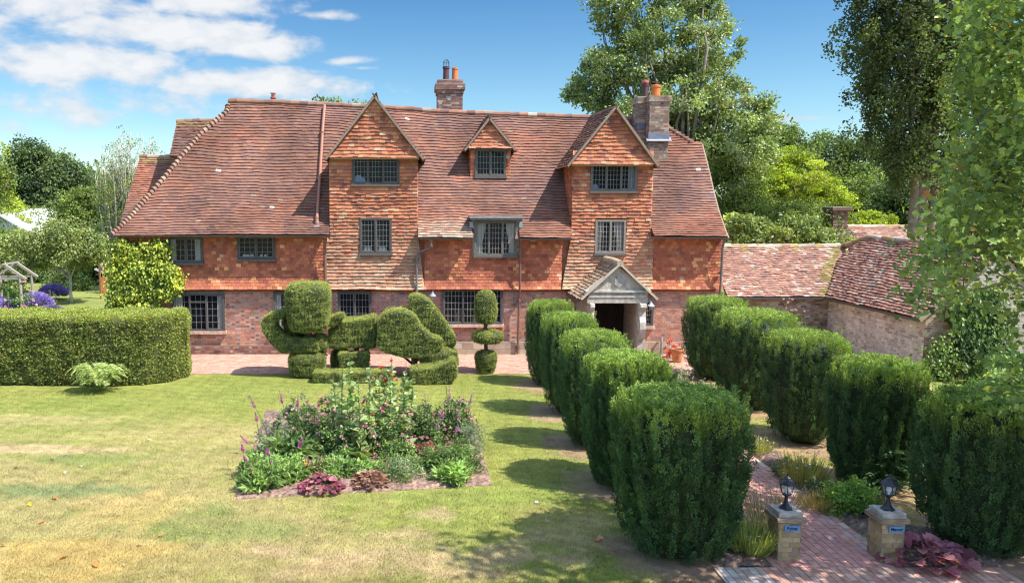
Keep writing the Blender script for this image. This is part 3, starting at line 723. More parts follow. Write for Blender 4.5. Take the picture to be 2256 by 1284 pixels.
mb.box((xa2-.03, YC2-.035, zf-.1), (xb2+.03, YC2+.1, zf+.2), (.20, .22, .27)); mb.bar((xa2-.1, YC2-.02, zf-.05), (xb2+.1, YC2-.02, zf-.05),   .22, .03, (.22, .24, .30), up=(0, -.8, .9))
mb.box((xc2-.02, YC2+.41, Z(285, 30.4)), (xa2-.02, YC2+.6, Z(271, 30.4)), (.15, .17, .22)); mb.build('lead_flashing', M_LEADM, ch2)
zt = Z(211, YC2)+.02
for px, cc, r, h in ((1422, (.08, .045, .05), .11, .52), (1446, (.60, .18, .05), .17, .46)):
    mb = MB(); xx = X(px, YC2+.7, 200); mb.lathe([(r, -.02), (r*.92, h*.8), (r*1.08, h*.82), (r*1.08, h*.95), (r*.8, h), (r*.8, h-.1)], (xx, YC2+.75, zt), c=cc); pt = mb.build('chimney_pot', M_TIMBER, ch2)
    if px == 1422: mb = MB(); mb.lathe([(.10, h), (.13, h+.02), (.12, h+.1), (.05, h+.13)], (xx, YC2+.75, zt), c=(.4, .1, .06)); mb.build('cowl', M_METAL, pt)
    else: mb = MB(); mb.tube([(xx, YC2+.75, zt+h-.1), (xx, YC2+.75, zt+h+.16)], .03, c=(.12, .06, .05)); mb.bar((xx-.14, YC2+.75, zt+h+.12), (xx+.14, YC2+.75, zt+h+.1), .05, .03, (.12, .06, .05)); mb.build('cowl', M_METAL, pt)
xx = X(602, RY+.5, 215); mb = MB(); z_ = Z(226, RY+.5); mb.lathe([(.10, -.2), (.09, .14), (.12, .15), (.12, .19), (.08, .2), (.08, .3)], (xx, RY+.5, z_), c=(.36, .10, .07)); mb.lathe([(.11, .33), (.11, .36), (.03, .38)], (xx, RY+.5, z_), c=(.36, .16, .12)); mb.build('flue_pot', M_METAL, house)

# ---------------- rainwater goods
def gutter(px0, px1, py, Y=EY-.03):
    mb = MB(); a, b = P(px0, py, Y), P(px1, py, Y); n = 9
    V = []; 
    for p in (a, b):
        for i in range(n): an = math.pi+math.pi*i/(n-1); V.append((p[0], p[1]+.055*math.cos(an), p[2]+.02+.055*math.sin(an)))
        for i in range(n): an = 2*math.pi-math.pi*i/(n-1); V.append((p[0], p[1]+.047*math.cos(an), p[2]+.02+.047*math.sin(an)))
    m = 2*n; mb.add(V, [(i, (i+1) % m, m+(i+1) % m, m+i) for i in range(m)]+[tuple(range(m)), tuple(range(2*m-1, m-1, -1))], (.10, .09, .09))
    k = a[0]+.3
    while k < b[0]: mb.box((k-.012, Y-.062, a[2]-.045), (k+.012, Y+.25, a[2]+.0), (.08, .07, .07)); k += .9
    mb.build('gutter', M_METAL, house)
gutter(240, 741, 520); gutter(910, 1043, 525.5); gutter(1146, 1266, 527.5); gutter(1428, 1602, 524)
def pipe(pts, r, c, collars=()):
    mb = MB(); mb.tube(pts, r, n=10, c=c); o = mb.build('downpipe', M_METAL, house)
    for p in collars: mb = MB(); mb.lathe([(r, -.05), (r*1.45, -.045), (r*1.45, .045), (r, .05)], p, n=10, c=c); mb.box((p[0]-r*2, p[1], p[2]-.02), (p[0]+r*2, p[1]+.12, p[2]+.02), c); mb.build('collar', M_METAL, o)
BRP = (.20, .105, .075)
p = [(P(709, 240, RY-.3)), P(711, 380, 29.2), P(713, 470, 28.0), P(715, 500, 27.35)]
rp = [roof_pt(X(709, 30, 300), s)+np.array((0, -.10, .06)) for s in np.linspace(.13, .98, 12)]
pipe([q+np.array((X(715, q[1], 400)*0, 0, 0)) for q in rp], .055, (.34, .15, .10), collars=[tuple(rp[4]), tuple(rp[8])])
mb = MB(); q = rp[0]; mb.lathe([(.075, -.25), (.08, -.1), (.06, .0), (.06, .1)], tuple(q), c=(.4, .24, .18)); mb.box((q[0]-.1, q[1]-.10, q[2]-.36), (q[0]+.1, q[1]+.16, q[2]-.2), (.5, .55, .6)); mb.build('pipe_flashing', M_LEADM, roof)
xx = X(717, 27.85, 600); pipe([(xx, 27.68, 4.15), (xx, 27.78, 3.8), (xx, 27.8, ZB+.25), (xx, 27.8, ZB), (xx+.02, 27.88, ZB-.2), (xx+.02, 27.9, .1), (xx+.02, 27.75, .02)], .055, BRP, collars=[(xx, 27.8, ZB+.3), (xx+.02, 27.9, 1.2)])
gx = X(950, 27.8, 530); xx = X(918, 27.8, 600); pipe([(gx, 27.62, Z(526)), (gx, 27.62, Z(541)), (gx-.1, 27.7, Z(546)), (xx+.06, 27.84, Z(555)), (xx, 27.84, Z(562)), (xx, 27.8, Z(640)), (xx+.01, 27.9, Z(700)), (xx+.01, 27.9, .1)], .04, (.15, .145, .15), collars=[(xx, 27.84, Z(568))])
xx = X(1146, 27.8, 600); pipe([(xx, 27.62, Z(527)), (xx, 27.7, Z(538)), (xx, 27.82, Z(548)), (xx, 27.8, ZB), (xx-.01, 27.9, ZB-.3), (xx-.03, 27.9, .05)], .038, (.17, .09, .07), collars=[(xx, 27.82, Z(560)), (xx-.01, 27.9, Z(662)), (xx-.03, 27.9, .3)])
xx = X(1591, 27.7, 600); pipe([(xx, 27.62, Z(524)), (xx, 27.75, Z(545)), (xx, 27.8, ZB), (xx, 27.9, .05)], .04, (.13, .12, .12), collars=[(xx, 27.8, Z(600))])
mb = MB(); xx = X(1460, 27.8, 750); mb.tube([(xx, 27.95, .62), (xx-.02, 27.85, .64), (xx-.03, 27.82, .5), (xx-.03, 27.82, .02)], .04, c=(.25, .25, .26)); mb.build('waste_pipe', M_METAL, house)

# ---------------- stone porch
YP = 26.0
pa = P(1365, 580, YP); pl = P(1281, 655, YP); pr = P(1446, 655, YP); SC = (.46, .41, .34); SC2 = (.38, .34, .28)
mb = MB(); zl = P(0, 641, YP)[2]; zo = P(0, 668, YP)[2]; xl, xr = X(1298, YP, 650), X(1424, YP, 650)
apz = pa[2]-.12; mb.prism([(xl-.08, zl+.02), (xr+.10, zl+.02), (pa[0], apz)], YP+.05, YP+.25, SC)
pt = [(xl+.18, zl+.10), (xr-.16, zl+.10), (pa[0], apz-.28)]; mb.prism([(pa[0]-.13, zl+.42), (pa[0]+.13, zl+.42), (pa[0]+.15, zl+.22), (pa[0], zl+.12), (pa[0]-.15, zl+.22)], YP+.0, YP+.06, (.36, .33, .30))   # weathered shield on the pediment
mb.prism([(pa[0]-.07, zl+.47), (pa[0]+.07, zl+.47), (pa[0]+.05, zl+.40), (pa[0]-.05, zl+.40)], YP-.005, YP+.06, (.42, .38, .33))
mb.box((xl-.13, YP-.03, zl-.05), (xr+.15, YP+.3, zl+.02), (.48, .44, .38)); mb.box((xl-.06, YP+.02, zl-.14), (xr+.07, YP+.3, zl-.05), SC2)
mb.box((xl-.02, YP-.0, zl-.22), (xr+.03, YP+.3, zl-.14), (.46, .42, .36)); mb.box((xl-.05, YP+.02, zo), (xr+.06, YP+.3, zl-.22), SC)
porch = mb.build('porch', M_STONE, house)
mb = MB()
for u0, u1 in ((xl-.0, xl+.2), (xr-.24, xr+.02)):
    mb = MB()
    mb.box((u0, YP+.04, 0), (u1, YP+.32, zo), SC)
    prof = [(-.0, zo), (-.16, zo-.02), (-.18, zo-.12), (-.13, zo-.2), (-.04, zo-.27), (-.07, zo-.45), (-.15, zo-.62), (-.17, zo-.85), (-.12, zo-1.05), (-.05, zo-1.2), (.04, zo-1.2), (.04, zo)]
    V = [(u0+.03, YP+.04+a, z) for a, z in prof]+[(u1-.03, YP+.04+a, z) for a, z in prof]; n = len(prof)
    mb.add(V, [tuple(range(n)), tuple(range(2*n-1, n-1, -1))]+[(i, i+n, (i+1) % n+n, (i+1) % n) for i in range(n)], (.50, .46, .40))
    mb.box((u0-.04, YP-.12, 0), (u1+.04, YP+.35, .22), (.44, .40, .33)); mb.build('carved_bracket_pier', M_STONE, porch)
mb = MB(); mb.box((xl+.02, YP+.32, 0), (xl+.16, YW+.05, zl), (.38, .33, .26)); mb.build('side_wall', M_STONE, porch); mb = MB(); mb.box((xr-.18, YP+.32, 0), (xr-.04, YW+.05, zl), (.44, .38, .30)); mb.build('side_wall', M_STONE, porch)
mb = MB(); dx0, dx1 = xl+.2, xr-.22
for i in range(8):
    u = dx0+(dx1-dx0)*i/8; mb.box((u+.004, YW-.1, 0.02), (u+(dx1-dx0)/8-.004, YW+.0, zo+.1), np.array((.018, .012, .011))*rng.uniform(.8, 1.2))
mb.box((dx0, YW-.02, 0), (dx1, YW+.04, zo+.4), (.01, .008, .007)); door = mb.build('front_door', M_TIMBER, porch)
mb = MB(); mb.tube([(dx0+.2, YW-.16, 1.0), (dx0+.2, YW-.16, 1.15)], .015, c=(.05, .05, .05)); mb.build('handle', M_METAL, door)
mb = MB()
pgap = []
for sgn, B in ((-1, pl), (1, pr)):
    E = np.array((B[0], 0, B[2])); T = np.array((pa[0]-B[0], 0, pa[2]-B[2])); ln = np.linalg.norm(T); T /= ln
    if sgn < 0: sf = lambda a, t, E=E, T=T: np.stack((E[0]+T[0]*t, -a+0*t, E[2]+T[2]*t-.07*np.sin(np.pi*np.clip(t/ln, 0, 1))), -1); iv = (-YW-.02, -YP+.08)
    else: sf = lambda a, t, E=E, T=T: np.stack((E[0]+T[0]*t, a+0*t, E[2]+T[2]*t-.07*np.sin(np.pi*np.clip(t/ln, 0, 1))), -1); iv = (YP-.08, YW+.02)
    tile_field(mb, sf, [(t, [iv]) for t in np.arange(-.1, ln-.03, .125)], .125, .17, .026, lambda m, n: pick(rng, n, [(.40, .26, .17), (.33, .2, .13), (.46, .34, .22), (.26, .2, .1)], [3, 3, 2, 1], .15), rng, jit=.009, lift=.012)
    mb.add([(E[0]-T[0]*.05, YP-.04, E[2]-T[2]*.05-.05), (pa[0], YP-.04, pa[2]-.06), (pa[0], YW, pa[2]-.06), (E[0]-T[0]*.05, YW, E[2]-T[2]*.05-.05)], [(0, 1, 2, 3)], (.2, .13, .09))
    mb.bar((B[0]+sgn*.02, YP-.05, B[2]-.06), (pa[0], YP-.05, pa[2]-.02), .1, .06, (.5, .44, .34))
mb.tube([(pa[0], YP-.1, pa[2]+.0), (pa[0], YP+.9, pa[2]+.02), (pa[0], YW, pa[2]+.0)], .11, n=10, c=(.46, .36, .25)); mb.build('porch_roof', M_TILE, porch)
mb = MB(); mb.box((pl[0]-.12, YP, pl[2]-.16), (pl[0]-.04, YW, pl[2]-.08), (.08, .07, .07)); mb.build('porch_gutter', M_METAL, porch)
# lamps on the wall
def wall_lamp(name, px, py, Y, label, kind):
    q = P(px, py, Y); r = empty(name, (q[0], YW+.02, q[2]), label, 'lamp'); mb = MB()
    mb.tube([(q[0]+.02, YW+.05, q[2]+.10), (q[0]+.02, Y+.1, q[2]+.16), (q[0], Y, q[2]+.10)], .012, n=6, c=(.2, .2, .2)); mb.lathe([(.05, 0), (.05, .02)], (q[0]+.02, YW-.0, q[2]+.08), c=(.2, .2, .2)); mb.build('arm', M_METAL, r)
    mb = MB(); mb.lathe([(.13, -.02), (.12, 0), (.06, .06), (.03, .12), (.01, .12)], tuple(q), n=16, c=(.24, .27, .30) if kind else (.45, .47, .45)); mb.build('lamp_shade', M_METAL, r)
    mb = MB(); mb.lathe([(.06, -.02), (.065, -.08), (.04, -.14), (.01, -.16)], tuple(q), n=12, c=(.8, .8, .75)); mb.build('lamp_glass', M_LAMPGLASS, r)
wall_lamp('wall_lamp', 953, 651, 27.75, 'small grey bulkhead lamp on the brick wall left of the large ground-floor window', 1)
wall_lamp('wall_lamp', 1434, 673, 27.6, 'round shaded lamp on the brick wall right of the stone porch', 0)

# ================================================================ low outbuilding range on the right
barn = empty('outbuilding', (16, 28, 0), 'low L-shaped brick outbuilding with a mossy tile roof joining the house on the right', 'outbuilding')
BY = 29.9; bz = Z(652, BY); bx0 = X(1600, BY, 600); bx1 = 16.0; byr = 32.2; brz = Z(541, byr); ry2 = 18.15; rz2 = 4.05; yfar = 31.3; ynear = 24.25
def barn_cols(m, n):
    c = pick(rng, n, [(.33, .175, .125), (.28, .15, .115), (.37, .215, .155), (.245, .14, .12), (.42, .34, .28)], [30, 26, 18, 12, 3], .09)
    k = (sn(61, m[:, 0], m[:, 1], m[:, 2], f=.5) > .35) & (rng.uniform(size=n) < .35); c[k] = c[k]*.5+np.array((.27, .24, .205))*rng.uniform(.7, 1.1, (k.sum(), 1))
    return c
def mossy(m, n, d):
    c = barn_cols(m, n); k = rng.uniform(size=n) < np.clip(1.0-d/.45, 0, .8); c[k] = np.array((.24, .19, .07))*rng.uniform(.6, 1.3, (k.sum(), 1)); return c
ln = math.hypot(byr-BY+.2, brz-bz)
def bsf(a, t): s = t/ln; return np.stack((a+0*t, BY-.2+(byr-BY+.2)*s, bz+(brz-bz)*s+.03*sn(62, a, t, f=.4)), -1)
# valley between the two wings
def valx(z): return (bx1-.25)+(z-bz)/(rz2-bz)*(ry2-bx1)*1.0
mb = MB(); rws = []
for t in np.arange(0, ln-.02, .125): z = bz+(brz-bz)*t/ln; rws.append((t, [(bx0, valx(z)+.08)]))
tile_field(mb, bsf, rws, .125, .18, .034, lambda m, n: mossy(m, n, np.minimum(np.abs(m[:, 0]-valx(m[:, 2])), (brz-m[:, 2])*1.2+.12)), rng, jit=.010, lift=.010)
ln2 = math.hypot(ry2-bx1+.25, rz2-bz)
def bsf2(a, t): s = t/ln2; return np.stack((bx1-.25+(ry2-bx1+.25)*s, -a+0*t, bz+(rz2-bz)*s+.035*sn(63, a, t, f=.35)), -1)
rws = []
for t in np.arange(0, ln2-.02, .125):
    s = t/ln2; z = bz+(rz2-bz)*s; yv = BY-.2+(byr-BY+.2)*min(1, (z-bz)/(brz-bz)); yv = min(yv, yfar+.2)
    rws.append((t, [(-yv, -ynear+.12)]))
tile_field(mb, bsf2, rws, .125, .18, .045, lambda m, n: mossy(m, n, .13+np.abs(m[:, 0]-valx(m[:, 2]))*0+(BY+(byr-BY)*(m[:, 2]-bz)/(brz-bz)-m[:, 1])*.9)*(1.0, .95, .93), rng, jit=.009, lift=.013)
broof = mb.build('roof', M_TILE, barn)
mb = MB(); 
mb.add([(bx0, BY-.18, bz-.04), (bx1+.0, BY-.18, bz-.04), (valx(brz)+.3, byr, brz-.04), (bx0, byr, brz-.04)], [(0, 1, 2, 3)], (.22, .12, .09))
mb.add([(bx0, 2*byr-BY, bz-.04), (valx(brz)+.3, 2*byr-BY, bz-.04), (valx(brz)+.3, byr, brz-.04), (bx0, byr, brz-.04)], [(3, 2, 1, 0)], (.3, .16, .12))
mb.add([(bx1-.22, ynear-.1, bz-.04), (bx1-.22, byr, bz-.04), (ry2, yfar, rz2-.04), (ry2, ynear-.1, rz2-.04)], [(3, 2, 1, 0)], (.22, .12, .09))
mb.add([(2*ry2-bx1, ynear-.1, bz-.04), (2*ry2-bx1, yfar+2, bz-.04), (ry2, yfar, rz2-.04), (ry2, ynear-.1, rz2-.04)], [(0, 1, 2, 3)], (.3, .15, .11)); 
mb.add([(bx1-.22, byr+.5, bz-.04), (2*ry2-bx1, yfar+2, bz-.04), (ry2, yfar, rz2-.04)], [(0, 1, 2)], (.3, .15, .11)); mb.build('roof_underlay', M_TILE, broof)
mb = MB(); RB = [(.46, .36, .28), (.40, .24, .16), (.35, .28, .12), (.5, .44, .36)]; RBW = [3, 3, 2, 2]
ridge_tiles(mb, [(bx0, byr, brz), ((bx0+bx1)/2, byr, brz-.03), (valx(brz)+.3, byr, brz)], .11, .34, RB, RBW)
ridge_tiles(mb, [(ry2, ynear-.12, rz2), (ry2, 27.5, rz2-.02), (ry2, yfar, rz2)], .12, .34, RB, RBW); ridge_tiles(mb, [(ry2, yfar, rz2), (valx(brz)+.1, byr, brz)], .1, .3, [(.3, .24, .08), (.36, .22, .14)], [2, 1]); mb.build('ridge_tiles', M_TILE, broof)
def barn_b(m, n, hd): 
    c = pick(rng, n, [(.33, .20, .14), (.28, .17, .13), (.40, .30, .22), (.46, .38, .30)], [3, 3, 3, 2], .14); return c
def pale_b(m, n, hd):
    c = pick(rng, n, [(.60, .52, .45), (.66, .59, .51), (.50, .39, .32), (.42, .30, .24)], [5, 5, 2, 1], .08)
    return c*(1+.16*sn(66, m[:, 1]+m[:, 0], m[:, 2], f=.7))[:, None]
mb = MB()
mb.box((bx0, BY, 0), (bx1+.1, BY+.3, bz), (.46, .38, .30)); brick_field(mb, lambda a, z: np.stack((a, np.full_like(a, BY-.002)+0*z, z), -1), bx0, bx1, 0, bz, None, barn_b, rng)
mb.box((bx1, ynear, 0), (bx1+.3, BY+.2, bz), (.66, .60, .53)); brick_field(mb, lambda a, z: np.stack((np.full_like(a, bx1-.002)+0*z, -a, z), -1), -BY, -ynear, 0, bz, None, pale_b, rng, j=.014, proud=.003)
gp = [(bx1+.002, 0), (2*ry2-bx1, 0), (2*ry2-bx1, bz-.05), (ry2, rz2-.12), (bx1+.002, bz-.05)]; mb.prism(gp, ynear+.002, ynear+.3, (.42, .36, .30))
def gex(a, z): return z > np.where(a < ry2, bz+(rz2-bz)*(a-bx1)/(ry2-bx1), bz+(rz2-bz)*(2*ry2-bx1-a)/(ry2-bx1))-.12
def gcol(m, n, hd):
    c = pale_b(m, n, hd)*.72; k = m[:, 0] < 17.2; c[k] = pick(rng, k.sum(), [(.38, .2, .14), (.32, .17, .12), (.44, .3, .22)], [3, 2, 2], .12); return c
brick_field(mb, lambda a, z: np.stack((a, np.full_like(a, ynear)+0*z, z), -1), bx1, 2*ry2-bx1, 0, rz2, gex, gcol, rng, proud=.004)
mb.build('wall', M_BRICK, barn)
mb = MB(); mb.box((bx0, BY-.26, bz-.1), (bx1-.3, BY-.16, bz-.02), (.07, .06, .06)); mb.box((bx1-.32, ynear-.1, bz-.1), (bx1-.22, BY-.2, bz-.02), (.09, .08, .07)); mb.bar((bx1-.25, ynear-.1, bz-.06), (ry2, ynear-.1, rz2-.06), .06, .12, (.34, .24, .17)); mb.build('gutter', M_METAL, barn)

# farther outbuilding with a chimney
far = empty('outhouse', (23, 41, 0), 'distant red-tiled outhouse with a stubby brick chimney behind the outbuilding', 'outbuilding')
a = P(1790, 499, 42.5); b = P(2160, 499, 42.5); e0 = P(1760, 548, 40.2); e1 = P(2190, 548, 40.2); l_ = np.linalg.norm(a-P(1790, 548, 40.2))
mb = MB(); tile_field(mb, lambda u, t: np.stack((u+0*t, 40.2+2.3*t/l_, e0[2]+(a[2]-e0[2])*t/l_), -1), [(t, [(e0[0], e1[0])]) for t in np.arange(0, l_, .15)], .15, .18, .022, barn_cols, rng)
mb.add([(e0[0], 40.2, e0[2]-.03), (e1[0], 40.2, e0[2]-.03), (e1[0], 42.5, a[2]-.03), (e0[0], 42.5, a[2]-.03)], [(0, 1, 2, 3)], (.2, .1, .08)); mb.add([(e0[0], 44.8, e0[2]-.03), (e1[0], 44.8, e0[2]-.03), (e1[0], 42.5, a[2]-.03), (e0[0], 42.5, a[2]-.03)], [(3, 2, 1, 0)], (.3, .15, .1))
r = mb.build('roof', M_TILE, far); mb = MB(); ridge_tiles(mb, [(e0[0], 42.5, a[2]), (e1[0], 42.5, a[2])], .12, .4, RB, RBW); mb.build('ridge_tiles', M_TILE, r)
mb = MB(); mb.box((e0[0]+.1, 40.5, 0), (e1[0]-.1, 44.5, e0[2]), (.36, .2, .15)); mb.build('wall', M_BRICK, far)
mb = MB(); c0, c1 = P(1836, 490, 42)[0], P(1867, 490, 42)[0]; zc_ = P(0, 456, 42)[2]
bricks_on_box(mb, c0, c1, 42, 42.8, 3.4, zc_-.3, chim_cols); bricks_on_box(mb, c0-.08, c1+.08, 41.92, 42.88, zc_-.3, zc_-.18, chim_cols); bricks_on_box(mb, c0-.14, c1+.14, 41.86, 42.94, zc_-.18, zc_, chim_cols); mb.build('chimney', M_BRICK, far)
# ================================================================ ground
rng = np.random.default_rng(11)
fx = np.arange(-16, 20.01, .085); fy = np.arange(9.0, 29.01, .085)
gx_ = np.concatenate((-np.geomspace(900, 17, 26), fx, np.geomspace(21, 900, 26))); gy_ = np.concatenate((np.linspace(-60, 8, 8), fy, np.arange(29.5, 80, .6), np.geomspace(82, 1500, 22)))
GX, GY = np.meshgrid(gx_, gy_); px_, py_ = proj(GX, np.maximum(GY, 6), 0*GX)
gcx, gcy = GX.ravel(), GY.ravel(); px_, py_ = px_.ravel(), py_.ravel(); n = len(gcx)
green = np.array((.235, .245, .060)); lush = np.array((.165, .215, .042)); straw = np.array((.40, .31, .145)); dead = np.array((.50, .36, .22)); tan = np.array((.33, .27, .10))
def blob(cx, cy, rx, ry, soft=.5, w=.35, seed=1):
    a = (gcx-cx)/rx; b = (gcy-cy)/ry; r = np.sqrt(a*a+b*b)+w*sn(seed, gcx, gcy, f=.9, octs=4); return np.clip((1+soft/2-r)/soft, 0, 1)
def mixc_(c, col_, m): return c*(1-m[:, None])+col_*m[:, None]
c = np.tile(green, (n, 1))
m = np.clip(.5+.9*sn(101, gcx, gcy, f=.16, octs=5)+.25*sn(108, gcx, gcy, f=1.3), 0, 1); c = mixc_(c, lush, m*.45)
dry = np.clip((20.5-gcy)/6.5, 0, 1)*np.clip((1.6-gcx)/5.0, 0, 1)
dry = np.clip(dry*1.25+.50*sn(102, gcx, gcy, f=.22, octs=5)*np.clip(dry*3, 0, 1)+.25*sn(109, gcx, gcy, f=1.1)*np.clip(dry*3, 0, 1), 0, 1); c = mixc_(c, straw*.92, dry*.66)
def gb(px, py, rx, ry, colr, amt, seed, w=.45, soft=.6):
    global c
    p = G(px, py); c = mixc_(c, np.array(colr), blob(p[0], p[1], rx, ry, soft, w, seed)*amt)
gb(370, 1135, 1.1, .55, (.16, .21, .055), .6, 1, .8, 1.2); gb(500, 1170, 1.4, .4, (.17, .21, .06), .6, 2); gb(120, 1080, 1.6, .35, (.12, .18, .07), .65, 3); gb(180, 1010, 1.3, .35, (.15, .20, .06), .5, 31)
gb(80, 990, 1.8, .35, dead, .6, 4); gb(150, 1225, 1.7, .7, (.46, .31, .10), .5, 5); gb(300, 1120, .9, .8, (.48, .34, .13), .5, 35); gb(60, 925, 2.2, .5, (.42, .34, .16), .5, 36); gb(300, 960, 2.5, .6, (.36, .31, .12), .35, 37)
for i, (a, b, r1, r2) in enumerate([(950, 1130, .45, .2), (1100, 1225, .7, .35), (960, 1240, .6, .3), (800, 1225, .7, .35), (900, 1175, .5, .2), (1215, 1170, .3, .2), (1180, 1185, .28, .12), (1245, 1230, .42, .17), (1300, 1150, .3, .3), (600, 1215, .4, .2), (1290, 1195, .5, .35), (700, 1260, .6, .2), (1050, 1265, .7, .2)]):
    gb(a, b, r1, r2, (.42, .30, .18), .62, 40+i, .7, 1.1)
gb(1250, 1150, .9, .9, tan, .55, 6)
gb(1100, 1090, 2.2, .6, (.22, .27, .06), .5, 7)
# bare needle litter under the clipped yews, brown earth between the right row
mulch = np.array((.31, .20, .14)); YEWL = [(4.25, 12.0), (4.22, 14.95), (4.2, 17.5), (4.2, 20.2), (4.25, 23.4)]; YEWR = [(9.18, 12.2), (8.98, 14.9), (9.1, 17.8), (9.3, 20.9), (9.5, 24.2)]
for i, (x, y) in enumerate(YEWL): c = mixc_(c, mulch, blob(x-.05, y-.1, 1.0, .98, .4, .28, 60+i)*.8)
for i, (x, y) in enumerate(YEWR): c = mixc_(c, mulch*.9, blob(x, y-.1, 1.25, 1.1, .4, .3, 70+i)*.9)
m = ((gcx > 5) & (gcx < 15.5) & (gcy < 29)).astype(float); dryR = np.clip(.72+.7*sn(103, gcx, gcy, f=.35, octs=4), 0, 1)*m; c = mixc_(c, np.array((.40, .27, .12)), dryR*.6)
c = mixc_(c, mulch*.85, np.clip((gcx-3.6)/.6, 0, 1)*np.clip((11.95+.25*sn(104, gcx, gcy, f=.7)-gcy)/.5, 0, 1)*.85)
# fine mottling: thatch, clover, worn specks
c = c*(1+.10*sn(111, gcx, gcy, f=.6, octs=4)[:, None]+.16*sn(105, gcx, gcy, f=2.2, octs=3)[:, None]+rng.normal(0, .05, (n, 1)))
far_ = gcy > 29.3; c[far_] = (np.array((.21, .24, .065))*(1+.15*sn(106, gcx[far_], gcy[far_], f=.1)[:, None])); c = np.clip(c, .01, .7)
zz = .02*sn(107, gcx, gcy, f=.12)*((gcy < 24)); zz = zz*0-.0
V = np.stack((gcx, gcy, zz), -1); ny, nx = GX.shape; idx = np.arange(n).reshape(ny, nx)
Fq = np.stack((idx[:-1, :-1], idx[:-1, 1:], idx[1:, 1:], idx[1:, :-1]), -1).reshape(-1, 4)
M_LAWN = bpy.data.materials.new('lawn'); M_LAWN.use_nodes = True
def lawn_nodes():
    nt = M_LAWN.node_tree; N = nt.nodes; L = nt.links; b = N['Principled BSDF']; b.inputs['Roughness'].default_value = .9; b.inputs['Specular IOR Level'].default_value = .15
    a = N.new('ShaderNodeAttribute'); a.attribute_name = 'Col'; g = N.new('ShaderNodeNewGeometry')
    mp = N.new('ShaderNodeMapping'); mp.inputs['Scale'].default_value = (1, 1, 1); L.new(g.outputs['Position'], mp.inputs[0])
    n1 = N.new('ShaderNodeTexNoise'); n1.inputs['Scale'].default_value = 42; n1.inputs['Detail'].default_value = 5; n1.inputs['Roughness'].default_value = .7; L.new(mp.outputs[0], n1.inputs['Vector'])
    n2 = N.new('ShaderNodeTexNoise'); n2.inputs['Scale'].default_value = 6; n2.inputs['Detail'].default_value = 8; n2.inputs['Roughness'].default_value = .65; L.new(mp.outputs[0], n2.inputs['Vector'])
    def mr(x, lo, hi, a0, a1):
        r = N.new('ShaderNodeMapRange'); r.inputs[1].default_value = lo; r.inputs[2].default_value = hi; r.inputs[3].default_value = a0; r.inputs[4].default_value = a1; L.new(x, r.inputs[0]); return r.outputs[0]
    mu = N.new('ShaderNodeMath'); mu.operation = 'MULTIPLY'; L.new(mr(n1.outputs[0], .3, .7, .62, 1.36), mu.inputs[0]); L.new(mr(n2.outputs[0], .3, .7, .82, 1.18), mu.inputs[1])
    s = N.new('ShaderNodeVectorMath'); s.operation = 'SCALE'; L.new(a.outputs[0], s.inputs[0]); L.new(mu.outputs[0], s.inputs['Scale'])
    mx = N.new('ShaderNodeMixRGB'); mx.inputs[2].default_value = (.42, .36, .18, 1); L.new(mr(n1.outputs[0], .60, .75, 0, .45), mx.inputs[0]); L.new(s.outputs[0], mx.inputs[1]); L.new(mx.outputs[0], b.inputs['Base Color'])
    bp = N.new('ShaderNodeBump'); bp.inputs['Strength'].default_value = .9; bp.inputs['Distance'].default_value = .03; L.new(n1.outputs[0], bp.inputs['Height']); L.new(bp.outputs[0], b.inputs['Normal'])
lawn_nodes()
mb = MB(); mb.add(V, Fq, c); g_ = mb.build('ground', M_LAWN); tag(g_, kind='structure')
# grass blades over the near lawn
def colour_at(x, y):
    i = np.searchsorted(gx_, x).clip(0, nx-1); j = np.searchsorted(gy_, y).clip(0, ny-1); return c[idx[j, i]]
nb = 230000; v = rng.uniform(0, 1, nb); yb = 10.6+v**1.5*15; xb = rng.uniform(-.535, .80, nb)*yb*1.0; ok = (xb > -15) & (xb < 15)
bed = [G(515, 1101)[:2], G(1086, 1069)[:2], G(1040, 908)[:2], G(585, 905)[:2]]
def inpoly(x, y, poly):
    r = np.zeros(len(x), bool); k = len(poly)
    for i in range(k):
        x0, y0 = poly[i]; x1, y1 = poly[(i+1) % k]; cnd = ((y0 > y) != (y1 > y)) & (x < (x1-x0)*(y-y0)/(y1-y0+1e-9)+x0); r ^= cnd
    return r
xb, yb = xb[ok], yb[ok]
ok = ~inpoly(xb, yb, bed) & ~((xb > 5.3) & (xb < 7.7)) & (yb < 25.1) & ~((yb < 12.0) & (xb > 4.4)) & ~((yb > 22.6) & (xb < -6.2))
for x, y in YEWL+YEWR: ok &= (np.hypot(xb-x, yb-y) > 1.0+rng.normal(0, .12, len(xb)))
xb, yb = xb[ok], yb[ok]; nb = len(xb); D = np.stack((rng.normal(0, .6, nb), rng.normal(0, .6, nb), np.full(nb, 1.0)), -1)
cc = colour_at(xb, yb)*rng.uniform(.75, 1.35, (nb, 1)); mb = MB(); leaves(mb, np.stack((xb, yb, np.zeros(nb)), -1), D, rng.uniform(.025, .055, nb), .008, cc, rng)
tag(mb.build('grass', M_LEAF), 'short mown grass of the front lawn, green with straw-coloured dry patches', 'grass', kind='stuff')

